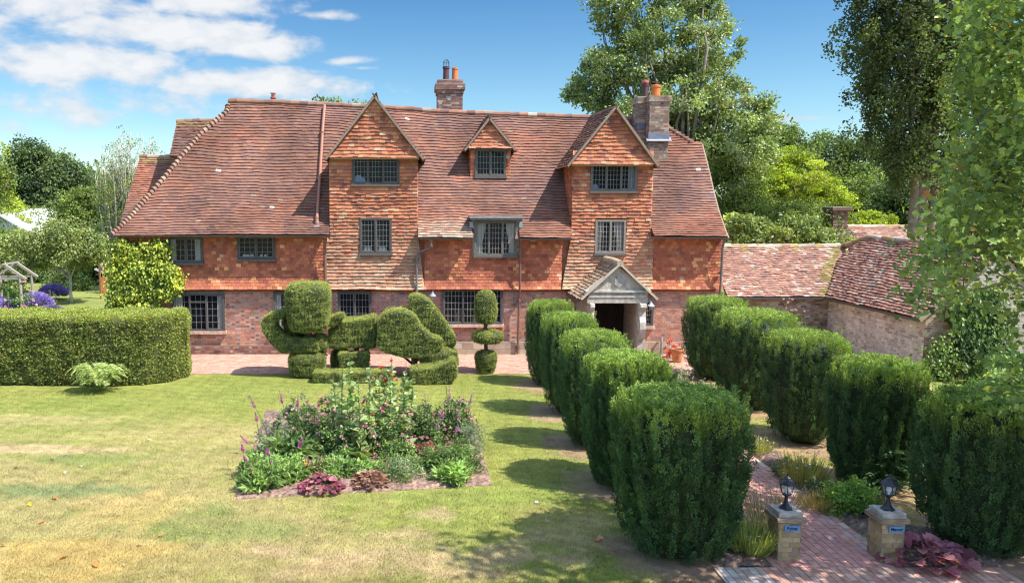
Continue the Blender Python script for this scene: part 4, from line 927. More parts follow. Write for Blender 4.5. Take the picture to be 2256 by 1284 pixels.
rgd = np.random.default_rng(5); mb = MB()
for cx_, cy_, rx_, ry_, k, cc_ in [(600, 870, 3.0, .8, 90, (.7, .7, .66)), (1130, 830, 2.0, .5, 60, (.7, .7, .66)), (1250, 940, 1.2, 2.2, 50, (.7, .7, .66)), (1300, 1120, .8, .9, 25, (.7, .7, .66)), (290, 1190, 1.5, .35, 70, (.75, .65, .06)), (360, 1160, 1.2, .4, 45, (.75, .65, .06)), (200, 1000, 3.5, 1.6, 60, (.66, .62, .5)), (800, 1160, 3.0, .8, 50, (.66, .62, .5)), (250, 900, 3.5, 1.0, 40, (.66, .64, .55))]:
    q = G(cx_, cy_); Pd = np.stack((q[0]+rgd.normal(0, rx_*.6, k), q[1]+rgd.normal(0, ry_*.6, k), np.full(k, .03)), -1); kk = (Pd[:, 1] < 25) & ~inpoly(Pd[:, 0], Pd[:, 1], bed); Pd = Pd[kk]; leaves(mb, Pd, unit(rgd, len(Pd))*(1, 1, .2), rgd.uniform(.015, .03, len(Pd)), .018, np.tile(cc_, (len(Pd), 1)), rgd, bias=np.array((0, 0, 1.)))
tag(mb.build('lawn_daisies', M_PETAL), 'tiny white and yellow flowers scattered through the lawn', 'flowers', kind='stuff')

# ---------------- paved surfaces
def paving(name, x0, x1, y0, y1, z, cf, bl=.21, bw=.10, along='x', exclude=None, kind='structure'):
    mb = MB(); mb.add([(x0, y0, z-.006), (x1, y0, z-.006), (x1, y1, z-.006), (x0, y1, z-.006)], [(0, 1, 2, 3)], (.22, .17, .14))
    if along == 'x': brick_field(mb, lambda a, t: np.stack((a, t, np.full_like(a, z)+0*t), -1), x0, x1, y0, y1, exclude, cf, rng, bl=bl, bh=bw, j=.012, flem=False, proud=.0)
    else: brick_field(mb, lambda a, t: np.stack((-t, a, np.full_like(a, z)+0*t), -1), y0, y1, -x1, -x0, exclude, cf, rng, bl=bl, bh=bw, j=.012, flem=False, proud=.0)
    o = mb.build(name, M_PAVE); return tag(o, kind=kind)
def pink(m, n, hd): return pick(rng, n, [(.47, .275, .205), (.43, .24, .18), (.52, .32, .245), (.40, .24, .19)], [3, 3, 2, 1], .06)
def path_c(m, n, hd):
    c = pick(rng, n, [(.48, .235, .19), (.44, .215, .18), (.52, .27, .21), (.45, .25, .22), (.54, .42, .36)], [30, 26, 20, 14, .7], .05)
    e = np.minimum(np.abs(m[:, 0]-5.62), np.abs(m[:, 0]-7.4)); k = (e < .13) & (rng.uniform(size=n) < .35); c[k] = np.array((.47, .34, .29))*rng.uniform(.8, 1.15, (k.sum(), 1)); return c
def grey_c(m, n, hd):
    c = pick(rng, n, [(.42, .24, .18), (.45, .29, .23), (.38, .20, .15)], [3, 2, 2], .10); k = m[:, 0] < 5.35; c[k] = pick(rng, k.sum(), [(.44, .36, .31), (.50, .43, .38), (.38, .30, .25)], [1, 1, 1], .08); return c
paving('terrace', G(380, 800)[0], 15.5, G(800, 824)[1], 27.99, .012, pink)
paving('garden_path', 5.52, 7.46, 11.40, G(800, 824)[1]-.005, .014, path_c, bl=.225, bw=.11, along='y')
pv = G(1700, 1251); paving('kerb_strip', 4.6, 8.9, 10.2, 11.38, .02, grey_c, along='y', bl=.21, bw=.10)
# soil beds
def soil(name, poly, z, colr=(.15, .095, .075)):
    mb = MB(); poly = [np.asarray(p, float)[:2] for p in poly]; cx = np.mean(poly, 0)
    x0, y0 = np.min(poly, 0); x1, y1 = np.max(poly, 0); gx = np.arange(x0, x1+.05, .05); gy = np.arange(y0, y1+.05, .05); A, B = np.meshgrid(gx, gy); a, b = A.ravel(), B.ravel()
    ins = inpoly(a, b, poly); h = z+.02*sn(90, a, b, f=1.5)+.012*sn(92, a, b, f=5)
    dist = np.full(len(a), 9.)
    for i in range(len(poly)):
        p, q = poly[i], poly[(i+1) % len(poly)]; d = q-p; t = np.clip(((a-p[0])*d[0]+(b-p[1])*d[1])/(d@d), 0, 1); dist = np.minimum(dist, np.hypot(a-p[0]-t*d[0], b-p[1]-t*d[1]))
    h = np.where(ins, h+.05*np.clip(dist/.25, 0, 1)-.02*np.exp(-dist/.05), -.05); cl_ = np.array(colr)*(1+.3*rng.normal(0, 1, (len(a), 1)).clip(-1.5, 1.8)); k = rng.uniform(size=len(a)) < .04; cl_[k] = np.array((.40, .27, .17))
    id_ = np.arange(len(a)).reshape(A.shape); f = np.stack((id_[:-1, :-1], id_[:-1, 1:], id_[1:, 1:], id_[1:, :-1]), -1).reshape(-1, 4); f = f[ins[f].any(1)]
    mb.add(np.stack((a, b, h), -1), f, cl_.clip(.02, .6)); return tag(mb.build(name, M_SOIL), kind='structure')
soil('flower_bed_soil', bed, .03, (.21, .135, .105))
soil('path_border_soil', [(7.5, 11.43), (9.0, 11.43), (9.6, 12.2), (8.2, 13.3), (8.1, 15.6), (8.2, 17.5), (7.5, 18.2)], .02, (.15, .10, .08)); soil('left_border_soil', [(4.6, 11.43), (5.5, 11.43), (5.5, 13.6), (5.05, 13.2)], .02, (.15, .10, .08))
# leaves dropped on the lawn
LC = {'orange': (.55, .20, .05), 'tan': (.50, .33, .18), 'yellow': (.60, .5, .05), 'white': (.7, .62, .52)}
for i, (px, py, k) in enumerate([(115, 1013, 'orange'), (30, 1032, 'orange'), (147, 1043, 'white'), (180, 1030, 'white'), (118, 1098, 'orange'), (98, 1149, 'orange'), (62, 1112, 'yellow'), (12, 1204, 'tan'), (210, 1243, 'orange'), (210, 1252, 'orange'), (275, 1244, 'tan'), (312, 1204, 'tan'), (325, 970, 'white'), (353, 1184, 'orange'), (133, 1233, 'orange'), (1207, 1148, 'tan'), (1320, 1194, 'orange'), (1316, 1186, 'tan'), (1350, 1216, 'orange'), (1375, 1168, 'orange'), (1178, 1108, 'white'), (1610, 1208, 'orange'), (1640, 1112, 'orange')]):
    p = G(px, py); mb = MB(); L_ = rng.uniform(.07, .13); S3 = np.array([p+(0, 0, .03)]); 
    maple(mb, S3, np.array([[rng.normal(), rng.normal(), .15]]), L_, np.array([LC[k]]), rng, np.array([[0, 0, 1.]]))
    o = anchored(mb.build('fallen_leaf', M_PETAL)); lb = {'orange': 'curled orange dead leaf lying on the lawn', 'tan': 'pale tan dead leaf lying on the lawn', 'yellow': 'bright yellow dead leaf lying on the dry lawn at the left', 'white': 'bleached whitish leaf lying on the lawn'}[k]
    tag(o, lb, 'leaf', None if k == 'yellow' else {'orange': 'orange leaves fallen on the lawn', 'tan': 'tan leaves fallen on the lawn', 'white': 'bleached leaves fallen on the lawn'}[k])
# ================================================================ clipped yews, topiary, hedge
rng = np.random.default_rng(23)
def lathe_core(prof, n=40, rfun=None):
    V = []; 
    for i, (r, z) in enumerate(prof):
        for j in range(n): a = j*2*math.pi/n; rr = r*(rfun(a, z) if rfun else 1); V.append((rr*math.cos(a), rr*math.sin(a), z))
    m = len(prof); F_ = []
    for i in range(m-1):
        for j in range(n): k = (j+1) % n; F_.append((i*n+j, i*n+k, (i+1)*n+k, (i+1)*n+j))
    F_.append(tuple(range(n))[::-1]); F_.append(tuple((m-1)*n+j for j in range(n))); return np.array(V), F_
def yew_mesh(seed, H=2.5, Rm=1.0, tufts=1500, per=34, dark=1.0, lean=0):
    rg = np.random.default_rng(seed); sq = 3.2
    def rf(a, z): return (abs(math.cos(a))**sq+abs(math.sin(a))**sq)**(-1/sq)*.93*(1+.035*math.sin(3*a+seed)+.03*math.sin(5*a+z*2+seed))
    zz = [0.03, .12, .35, .7, 1.1, 1.6, 2.0, 2.25, 2.42, 2.48]; rr = [.46, .60, .76, .88, .95, .98, .98, .95, .85, .55]
    prof = [(r*Rm*.93, z*H/2.5-.0) for r, z in zip(rr, zz)]; V, Fc = lathe_core(prof, 44, rf)
    T = tris_of(V, Fc); P0, N0, area = sample(V, T, tufts, rg); ok = N0[:, 2] > -.8; P0, N0 = P0[ok], N0[ok]; k = len(P0)
    mb = MB(); mb.add(V*(.90, .90, .955), Fc, (.03, .05, .02))
    # each tuft is an upright plume of short shoots
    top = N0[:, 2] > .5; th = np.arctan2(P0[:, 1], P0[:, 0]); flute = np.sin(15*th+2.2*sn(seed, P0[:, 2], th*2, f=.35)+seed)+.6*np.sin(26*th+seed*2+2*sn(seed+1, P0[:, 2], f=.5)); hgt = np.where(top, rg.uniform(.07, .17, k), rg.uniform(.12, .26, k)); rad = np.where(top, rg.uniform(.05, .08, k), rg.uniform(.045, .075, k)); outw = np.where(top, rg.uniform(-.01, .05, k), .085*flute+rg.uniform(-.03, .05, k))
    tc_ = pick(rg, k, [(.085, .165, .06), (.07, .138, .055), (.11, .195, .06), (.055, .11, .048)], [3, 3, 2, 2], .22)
    gol = np.where(top, .95, np.clip((P0[:, 2]-1.95*H/2.5)/.35, 0, .9))*rg.uniform(.3, 1.0, k)      # fresh growth on the crown, with its sunlit yellow painted in too
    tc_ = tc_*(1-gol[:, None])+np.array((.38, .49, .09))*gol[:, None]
    up = np.array((0, 0, 1.)); ax = N0*.35+up; ax /= np.linalg.norm(ax, axis=1)[:, None]
    ii = np.repeat(np.arange(k), per); m = len(ii); u = rg.uniform(0, 1, m)
    rad_dir = unit(rg, m); rad_dir[:, 2] *= .3; w = rad[ii]*(1-.65*u)*(.6+.4*rg.uniform(size=m))
    Pn = P0[ii]+N0[ii]*outw[ii][:, None]+ax[ii]*(hgt[ii]*(u-.35))[:, None]+rad_dir*w[:, None]
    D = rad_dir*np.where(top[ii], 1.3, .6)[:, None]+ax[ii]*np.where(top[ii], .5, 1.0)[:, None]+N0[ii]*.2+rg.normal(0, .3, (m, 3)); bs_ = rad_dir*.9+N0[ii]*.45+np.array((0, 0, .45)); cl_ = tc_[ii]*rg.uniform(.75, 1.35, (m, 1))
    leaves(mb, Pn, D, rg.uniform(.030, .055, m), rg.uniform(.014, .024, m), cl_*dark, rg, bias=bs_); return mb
for i in range(3): pass
LBL = ['large barrel-shaped clipped yew in front, nearest the camera and left of the left gate pillar', 'second yew of the left row, just behind the big front one', 'middle yew of the left row beside the lawn', 'fourth yew of the left row counting from the camera', 'farthest yew of the left row, beside the brick terrace']
LBR = ['large shaded clipped yew at the bottom right corner, right of the purple-leaved plant', 'second yew of the right row, behind the low dark fir', 'middle yew of the right row with a bright top', 'fourth yew of the right row, widest of the bright pair by the house', 'farthest yew of the right row, against the end of the house']
protos = {}
def yew(i, side, x, y, H, Rm, rz, seed, lab):
    per = 38 if y < 16 else 26; tf = 3200 if y < 16 else 2400
    key = (seed,)
    if key not in protos:
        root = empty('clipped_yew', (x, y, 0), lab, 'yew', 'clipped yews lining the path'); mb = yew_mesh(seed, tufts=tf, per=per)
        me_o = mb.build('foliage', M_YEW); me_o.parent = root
        tr = MB(); tr.tube([(0, 0, 0), (.02, 0, .25), (0, .03, .6)], [.13, .11, .09], c=(.12, .07, .05)); t_ = tr.build('trunk', M_BARK, smooth=True); t_.parent = root
        protos[key] = root
    else:
        root = protos[key].copy(); col.objects.link(root); root.location = (x, y, 0); tag(root, lab, 'yew', 'clipped yews lining the path')
        for ch in list(protos[key].children): c2 = ch.copy(); col.objects.link(c2); c2.parent = root
    root.scale = (Rm, Rm*.95, H/2.5); root.rotation_euler.z = rz; return root
for i, ((x, y), H, Rm, s) in enumerate(zip(YEWL, (2.5, 2.5, 2.5, 2.52, 2.45), (1.0, .86, .80, .76, .70), (1, 2, 3, 4, 3))): yew(i, 0, x, y, H, Rm, (0, 1.57, 0, 1.57, 3.14)[i], s, LBL[i])
for i, ((x, y), H, Rm, s) in enumerate(zip(YEWR, (2.4, 2.42, 2.45, 2.5, 2.45), (.98, .82, .92, 1.08, .93), (2, 1, 4, 3, 4))): yew(i, 1, x, y, H, Rm, (1.57, 3.14, 1.57, -1.57, 0)[i], s, LBR[i])

# ---- topiary pieces
TC = [(.29, .33, .085), (.24, .285, .078), (.34, .38, .095), (.18, .215, .065)]; TW = [3, 3, 2, 2]
def clip_piece(V, T, dens, name, parent, rg, lf=.042, tone=1.0, gold=.6, core=(.05, .06, .02)):
    P0, N0, area = sample(V, T, 10, rg); n = int(area*dens); Pn, Nn, _ = sample(V, T, n, rg)
    # gentle hand-clipped unevenness and small tufts
    b = .012*sn(7, Pn[:, 0], Pn[:, 1], Pn[:, 2], f=1.3)+.014*sn(8, Pn[:, 0], Pn[:, 1], Pn[:, 2], f=5); Pn = Pn+Nn*(b*1.5+rg.uniform(-.035, .02, n))[:, None]
    c_ = pick(rg, n, TC, TW, .2)*(1+.25*sn(9, Pn[:, 0], Pn[:, 1], Pn[:, 2], f=1.0))[:, None]
    g = np.clip(Nn[:, 2], 0, 1)*rg.uniform(.2, 1, n)*gold; c_ = c_*(1-g[:, None])+np.array((.52, .54, .13))*g[:, None]  # upward-facing leaves yellowed: new growth plus sunlight put into the colour
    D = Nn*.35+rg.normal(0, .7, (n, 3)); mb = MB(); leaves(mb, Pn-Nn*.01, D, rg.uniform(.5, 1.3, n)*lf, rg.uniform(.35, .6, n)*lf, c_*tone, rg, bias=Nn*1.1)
    Vc = V; mb.add(Vc, T, core)
    return mb.build(name, M_YEW, parent)
def rounded_prism(poly, y0, y1, bev=.1, seg=3):
    """outline in x and z pulled through y with all edges rounded, as V, T"""
    bm = bmesh.new(); vs = [bm.verts.new((x, y0, z)) for x, z in poly]; f = bm.faces.new(vs); r = bmesh.ops.extrude_face_region(bm, geom=[f])
    bmesh.ops.translate(bm, vec=(0, y1-y0, 0), verts=[v for v in r['geom'] if isinstance(v, bmesh.types.BMVert)]); bmesh.ops.recalc_face_normals(bm, faces=bm.faces)
    bmesh.ops.bevel(bm, geom=list(bm.edges), offset=bev, segments=seg, profile=.6, affect='EDGES', clamp_overlap=True)
    bmesh.ops.triangulate(bm, faces=bm.faces); bmesh.ops.recalc_face_normals(bm, faces=bm.faces); bm.verts.ensure_lookup_table(); V = np.array([v.co[:] for v in bm.verts]); T = np.array([[v.index for v in f.verts] for f in bm.faces]); bm.free(); return V, T
def super_blob(c, r, e=2.6, ez=None, n=28, taper=0.0, flat=0):
    ez = ez or e; V = []; F_ = []
    for i in range(n//2+1):
        ph = -math.pi/2+math.pi*i/(n//2); cz = math.copysign(abs(math.sin(ph))**(2/ez), math.sin(ph)); cr_ = abs(math.cos(ph))**(2/ez)
        for j in range(n):
            a = 2*math.pi*j/n; x = math.copysign(abs(math.cos(a))**(2/e), math.cos(a)); y = math.copysign(abs(math.sin(a))**(2/e), math.sin(a)); k = 1+taper*cz
            V.append((c[0]+r[0]*x*cr_*k, c[1]+r[1]*y*cr_*k, c[2]+r[2]*cz))
    for i in range(n//2):
        for j in range(n): k = (j+1) % n; F_.append((i*n+j, i*n+k, (i+1)*n+k, (i+1)*n+j))
    return np.array(V), tris_of(None, F_)
def pxpoly(pts, Y): return [(P(a, b, Y)[0], P(a, b, Y)[2]) for a, b in pts]
def woody(parent, segs, c=(.16, .09, .06), name='stem'):
    mb = MB()
    for pts, r in segs: mb.tube(pts, r, n=7, c=c)
    mb.build(name, M_BARK, parent, smooth=True)
DN = 4600
# A: tall cube-headed figure with a hooked arm on the left
YA = 24.6; q = P(668, 790, YA); A = empty('topiary', (q[0], YA, 0), 'tall yew topiary with a cube head and a hooked arm over a drum base', 'topiary')
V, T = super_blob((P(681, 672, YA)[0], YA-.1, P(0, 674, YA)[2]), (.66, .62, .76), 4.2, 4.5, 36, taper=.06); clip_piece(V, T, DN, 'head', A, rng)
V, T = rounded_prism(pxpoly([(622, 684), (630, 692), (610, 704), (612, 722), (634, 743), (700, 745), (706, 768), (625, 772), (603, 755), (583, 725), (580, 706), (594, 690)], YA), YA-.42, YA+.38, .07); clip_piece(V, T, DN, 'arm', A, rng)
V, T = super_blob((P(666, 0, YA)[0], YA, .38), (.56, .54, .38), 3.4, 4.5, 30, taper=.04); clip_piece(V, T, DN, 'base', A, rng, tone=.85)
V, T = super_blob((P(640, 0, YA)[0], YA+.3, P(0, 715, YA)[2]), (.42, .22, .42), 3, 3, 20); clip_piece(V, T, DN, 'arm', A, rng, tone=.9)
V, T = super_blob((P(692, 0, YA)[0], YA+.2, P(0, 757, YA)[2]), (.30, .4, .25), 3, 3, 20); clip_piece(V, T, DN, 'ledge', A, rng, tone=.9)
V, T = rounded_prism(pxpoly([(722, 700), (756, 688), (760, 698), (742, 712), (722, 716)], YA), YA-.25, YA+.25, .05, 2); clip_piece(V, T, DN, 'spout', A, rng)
xa_ = P(672, 0, YA)[0]; woody(A, [([(xa_, YA, .2), (xa_+.05, YA, 1.0), (xa_-.05, YA, 1.5)], .09), ([(xa_+.1, YA, 1.2), (xa_+.35, YA+.1, 1.55)], .04), ([(xa_, YA, 1.3), (xa_-.2, YA-.1, 1.6)], .04)])
# B: slanting block on legs
YB = 25.3; q = P(778, 790, YB); B = empty('topiary', (q[0], YB, 0), 'low block-shaped yew topiary with a sloping top, between its two taller neighbours', 'topiary')
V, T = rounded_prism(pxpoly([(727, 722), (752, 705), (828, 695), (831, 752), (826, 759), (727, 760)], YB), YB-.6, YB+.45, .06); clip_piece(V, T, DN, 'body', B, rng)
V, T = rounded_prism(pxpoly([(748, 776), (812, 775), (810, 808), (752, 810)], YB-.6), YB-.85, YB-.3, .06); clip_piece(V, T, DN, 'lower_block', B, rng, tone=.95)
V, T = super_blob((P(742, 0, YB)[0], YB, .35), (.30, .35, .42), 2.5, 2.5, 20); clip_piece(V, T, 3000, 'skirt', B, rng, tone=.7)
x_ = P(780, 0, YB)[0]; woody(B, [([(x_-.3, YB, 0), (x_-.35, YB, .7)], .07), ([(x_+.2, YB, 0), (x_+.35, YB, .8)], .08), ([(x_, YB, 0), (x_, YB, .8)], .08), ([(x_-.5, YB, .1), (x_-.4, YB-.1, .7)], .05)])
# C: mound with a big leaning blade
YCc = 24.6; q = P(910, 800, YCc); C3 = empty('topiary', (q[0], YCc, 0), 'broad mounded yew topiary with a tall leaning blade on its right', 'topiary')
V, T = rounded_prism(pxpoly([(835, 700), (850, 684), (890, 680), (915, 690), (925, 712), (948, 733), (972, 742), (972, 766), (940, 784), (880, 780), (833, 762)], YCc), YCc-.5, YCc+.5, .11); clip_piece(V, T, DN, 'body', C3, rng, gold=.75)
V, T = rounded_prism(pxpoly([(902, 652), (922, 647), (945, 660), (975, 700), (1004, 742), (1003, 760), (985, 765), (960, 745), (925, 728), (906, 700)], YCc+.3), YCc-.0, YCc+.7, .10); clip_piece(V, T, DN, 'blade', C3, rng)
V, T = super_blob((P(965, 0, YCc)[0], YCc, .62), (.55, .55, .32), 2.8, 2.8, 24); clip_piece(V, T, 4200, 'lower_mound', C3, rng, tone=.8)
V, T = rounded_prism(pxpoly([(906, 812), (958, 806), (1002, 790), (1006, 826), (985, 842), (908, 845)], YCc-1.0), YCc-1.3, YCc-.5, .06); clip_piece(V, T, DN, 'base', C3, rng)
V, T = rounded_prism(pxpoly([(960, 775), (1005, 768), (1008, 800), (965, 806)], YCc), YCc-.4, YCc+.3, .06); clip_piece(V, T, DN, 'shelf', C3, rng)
x_ = P(915, 0, YCc)[0]; woody(C3, [([(x_, YCc, 0), (x_-.02, YCc, .5), (x_, YCc, .9)], .10), ([(x_, YCc, .3), (x_-.5, YCc-.1, .75), (x_-.8, YCc, .95)], .04), ([(x_, YCc, .4), (x_+.35, YCc-.1, .8)], .04)])
# D: low box in front
YDd = 23.8; q = P(770, 850, YDd); D4 = empty('topiary', (q[0], YDd, 0), 'low rectangular clipped yew box behind the flower bed', 'topiary')
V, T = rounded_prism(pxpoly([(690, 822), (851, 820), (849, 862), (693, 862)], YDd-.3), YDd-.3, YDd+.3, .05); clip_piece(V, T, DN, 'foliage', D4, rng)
woody(D4, [([(P(740, 0, YDd)[0], YDd, 0), (P(740, 0, YDd)[0], YDd, .2)], .04), ([(P(800, 0, YDd)[0], YDd, 0), (P(800, 0, YDd)[0], YDd, .2)], .04)])
# E: tiered standard
YE = 25.0; q = P(1068, 830, YE); E5 = empty('topiary', (q[0], YE, 0), 'slim three-tier yew topiary, egg on disc on cone, before the large window', 'topiary')
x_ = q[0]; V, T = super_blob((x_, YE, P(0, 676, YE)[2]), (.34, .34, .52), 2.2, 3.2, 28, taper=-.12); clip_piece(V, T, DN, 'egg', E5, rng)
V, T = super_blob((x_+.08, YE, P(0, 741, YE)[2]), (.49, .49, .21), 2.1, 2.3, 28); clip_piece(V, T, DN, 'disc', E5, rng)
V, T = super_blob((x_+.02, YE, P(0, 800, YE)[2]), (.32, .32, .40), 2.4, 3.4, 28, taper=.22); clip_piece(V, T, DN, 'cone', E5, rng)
woody(E5, [([(x_, YE, 0), (x_+.03, YE, .8), (x_-.02, YE, 1.3), (x_+.05, YE, 1.9)], .06), ([(x_, YE, .95), (x_+.2, YE-.05, 1.15)], .025), ([(x_, YE, 1.4), (x_+.12, YE, 1.75)], .03)])

# ---- the long clipped hedge
HY0, HY1, HH = 23.1, 25.3, 2.02; xe = P(414, 760, 24)[0]
hedge = empty('clipped_hedge', (-10.5, 24.2, 0), 'long flat-topped clipped hedge with a rounded end at the left edge', 'hedge')
def hedge_mesh():
    # plan outline with a rounded right end, slightly battered front
    pl = [(-17.5, HY0+.25), (-13, HY0+.2), (-9.5, HY0+.05), (-8.3, HY0+.02), (-7.4, HY0+.2), (-6.75, HY0+.65), (-6.45, HY0+1.3), (-6.55, HY0+2.0), (-6.9, HY1), (-10, HY1), (-17.5, HY1+.1)]
    bm = bmesh.new(); vs = [bm.verts.new((x, y, .05)) for x, y in pl]; f = bm.faces.new(vs); r = bmesh.ops.extrude_face_region(bm, geom=[f]); tv = [v for v in r['geom'] if isinstance(v, bmesh.types.BMVert)]
    bmesh.ops.translate(bm, vec=(0, 0, HH-.05), verts=tv)
    tops = [e for e in bm.edges if all(v.co.z > 1 for v in e.verts)]; bmesh.ops.bevel(bm, geom=tops, offset=.16, segments=3, profile=.5, affect='EDGES')
    bmesh.ops.triangulate(bm, faces=bm.faces); bmesh.ops.recalc_face_normals(bm, faces=bm.faces); V = np.array([v.co[:] for v in bm.verts]); T = np.array([[v.index for v in f.verts] for f in bm.faces]); bm.free(); return V, T
V, T = hedge_mesh(); V = V-(.42, 0, 0); area = sample(V, T, 5, rng)[2]; n = int(area*2100); Pn, Nn, _ = sample(V, T, n, rng); ok = (Nn[:, 2] > -.5) & (Pn[:, 0] > -15.5); Pn, Nn = Pn[ok], Nn[ok]; n = len(Pn)
b = .04*sn(7, Pn[:, 0], Pn[:, 1], Pn[:, 2], f=.8)+.02*sn(8, Pn[:, 0], Pn[:, 1], Pn[:, 2], f=4); hol = sn(10, Pn[:, 0], Pn[:, 1], Pn[:, 2], f=3.5) < -.55
Pn = Pn+Nn*(b+rng.uniform(-.07, .03, n)-.06*hol)[:, None]
c_ = pick(rng, n, [(.235, .28, .068), (.19, .235, .062), (.29, .34, .08), (.22, .18, .07), (.14, .18, .052)], [3, 3, 2, 1.2, 2], .2)*(1+.2*sn(9, Pn[:, 0], Pn[:, 1], Pn[:, 2], f=.7))[:, None]
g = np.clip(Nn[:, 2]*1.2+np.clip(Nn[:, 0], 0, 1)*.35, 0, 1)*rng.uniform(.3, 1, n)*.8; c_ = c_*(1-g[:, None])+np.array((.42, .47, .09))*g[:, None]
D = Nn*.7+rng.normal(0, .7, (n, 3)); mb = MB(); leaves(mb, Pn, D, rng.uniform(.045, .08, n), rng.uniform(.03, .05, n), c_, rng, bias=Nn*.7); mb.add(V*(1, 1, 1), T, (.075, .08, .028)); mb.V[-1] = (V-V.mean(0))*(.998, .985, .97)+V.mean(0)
mb.build('foliage', M_GLOSSLEAF, hedge)

# ================================================================ trees
def blob_leaves(mb, centres, radii, per, L, W, cols, w, rg, flat=.8, droop=0., shell=.5, var=.18, tilt=.5, cvar=.2):
    """leaf clumps: each centre gets per leaves mostly near its surface, faces turned up and out"""
    k = len(centres); ii = np.repeat(np.arange(k), per); m = len(ii); d = unit(rg, m); r = (shell+(1-shell)*rg.uniform(size=m))
    Pn = centres[ii]+d*(radii[ii]*r)[:, None]*(1, 1, flat); nb_ = d*.8+np.array((0, 0, tilt)); D = unit(rg, m)+d*.5-np.array((0, 0, droop))
    cc = pick(rg, k, cols, w, cvar)[ii]*(1+rg.normal(0, var, (m, 1))).clip(.5, 1.7)
    return leaves(mb, Pn, D, L*rg.uniform(.65, 1.25, m), W*rg.uniform(.65, 1.25, m), cc, rg, bias=nb_)
def limbs(mb, base, top_pts, r0, rg, fork_h, c=(.2, .15, .12), wob=.15):
    base = np.asarray(base, float); fk = base+(0, 0, fork_h); mb.tube([base, base+(fk-base)*.5+rg.normal(0, r0*.3, 3)*(1, 1, 0), fk], [r0*1.25, r0, r0*.85], n=10, c=c)
    for p in top_pts:
        p = np.asarray(p, float); L_ = np.linalg.norm(p-fk); mid = fk+(p-fk)*.5+rg.normal(0, wob*L_*.4, 3)+np.array((0, 0, L_*.08)); st_ = fk-(0, 0, rg.uniform(0, fork_h*.3))
        mb.tube([st_, fk+(mid-fk)*.5, mid, mid+(p-mid)*.6+rg.normal(0, .04*L_, 3), p], [r0*.5, r0*.36, r0*.24, r0*.12, r0*.04], n=6, c=c)
def tree(name, base, ells, n_cl, cl_r, per, L, W, cols, w, label, cat='tree', group='trees around the garden', seed=1, r0=.3, fork=None, bark=(.2, .15, .12), m=M_LEAF, droop=0, shell=.55, inner=.45, tilt=.5, nl=10, zmin=None, flat=.8):
    rg = np.random.default_rng(seed); base = np.asarray(base, float); root = empty(name, base, label, cat, group); vol = np.array([e[3]*e[4]*e[5] for e in ells])**.67; cn = []
    ells = np.array(ells, float); kk = rg.choice(len(ells), n_cl, p=vol/vol.sum()); d = unit(rg, n_cl); r = inner+(1-inner)*rg.uniform(size=n_cl)**.6; cn = ells[kk, :3]+d*ells[kk, 3:]*r[:, None]
    cn += np.stack([sn(3, cn[:, 1], cn[:, 2], f=.2), 0*cn[:, 0], sn(4, cn[:, 0], f=.25)], -1)*cl_r*.5
    cn[:, 2] = np.maximum(cn[:, 2], .3)
    mb = MB(); blob_leaves(mb, cn, cl_r*rg.uniform(.55, 1.25, n_cl), per, L, W, cols, w, rg, droop=droop, shell=shell, tilt=tilt, flat=flat); mb.build('crown', m, root)
    mb = MB(); sel = cn[rg.choice(n_cl, min(nl, n_cl), replace=False)]; fk = fork if fork is not None else max(.5, (ells[:, 2].min()-ells[:, 5].max()*.3)-base[2]); limbs(mb, base, sel, r0, rg, fk, bark); mb.build('trunk', M_BARK, root, smooth=True); return root
def E_(px, py, Y, rx, rz_, ry=None): p = P(px, py, Y); s = Y/F; return (p[0], Y, p[2], rx*s, (ry or rx)*s, rz_*s)
def B_(px, Y): p = P(px, 500, Y); return (p[0], Y, 0)
OAK = [(.10, .15, .055), (.13, .18, .06), (.08, .125, .05), (.16, .21, .065)]; OW = [3, 3, 2, 2]
LIME = [(.36, .44, .055), (.30, .38, .05), (.42, .48, .07), (.21, .29, .05)]; LW_ = [3, 3, 2, 1]
MID = [(.18, .24, .06), (.15, .21, .06), (.22, .28, .07), (.11, .165, .05)]
# big grey-green poplar behind the house
tree('poplar_tree', B_(1500, 46), [E_(1380, 60, 46, 85, 120), E_(1480, 70, 46, 110, 120), E_(1550, 150, 46, 80, 120), E_(1335, 180, 46, 65, 85), E_(1450, 250, 46, 140, 110), E_(1620, 280, 46, 85, 90), E_(1625, 200, 46, 45, 60), E_(1670, 290, 46, 45, 60), E_(1295, 190, 46, 40, 60), E_(1400, -60, 46, 60, 80), E_(1530, -20, 46, 70, 80), E_(1262, 215, 46, 22, 28), E_(1685, 240, 46, 24, 40), E_(1560, 330, 46, 150, 90)],
     560, .70, 105, .20, .15, [(.27, .34, .13), (.22, .29, .11), (.36, .42, .22), (.17, .23, .09)], [3, 3, 2, 2], 'tall airy poplar with fluttering pale leaves behind the right chimney', seed=5, r0=.34, fork=5, bark=(.22, .20, .16), shell=.15, inner=.15, nl=60, m=M_GLOSSLEAF, tilt=.15)
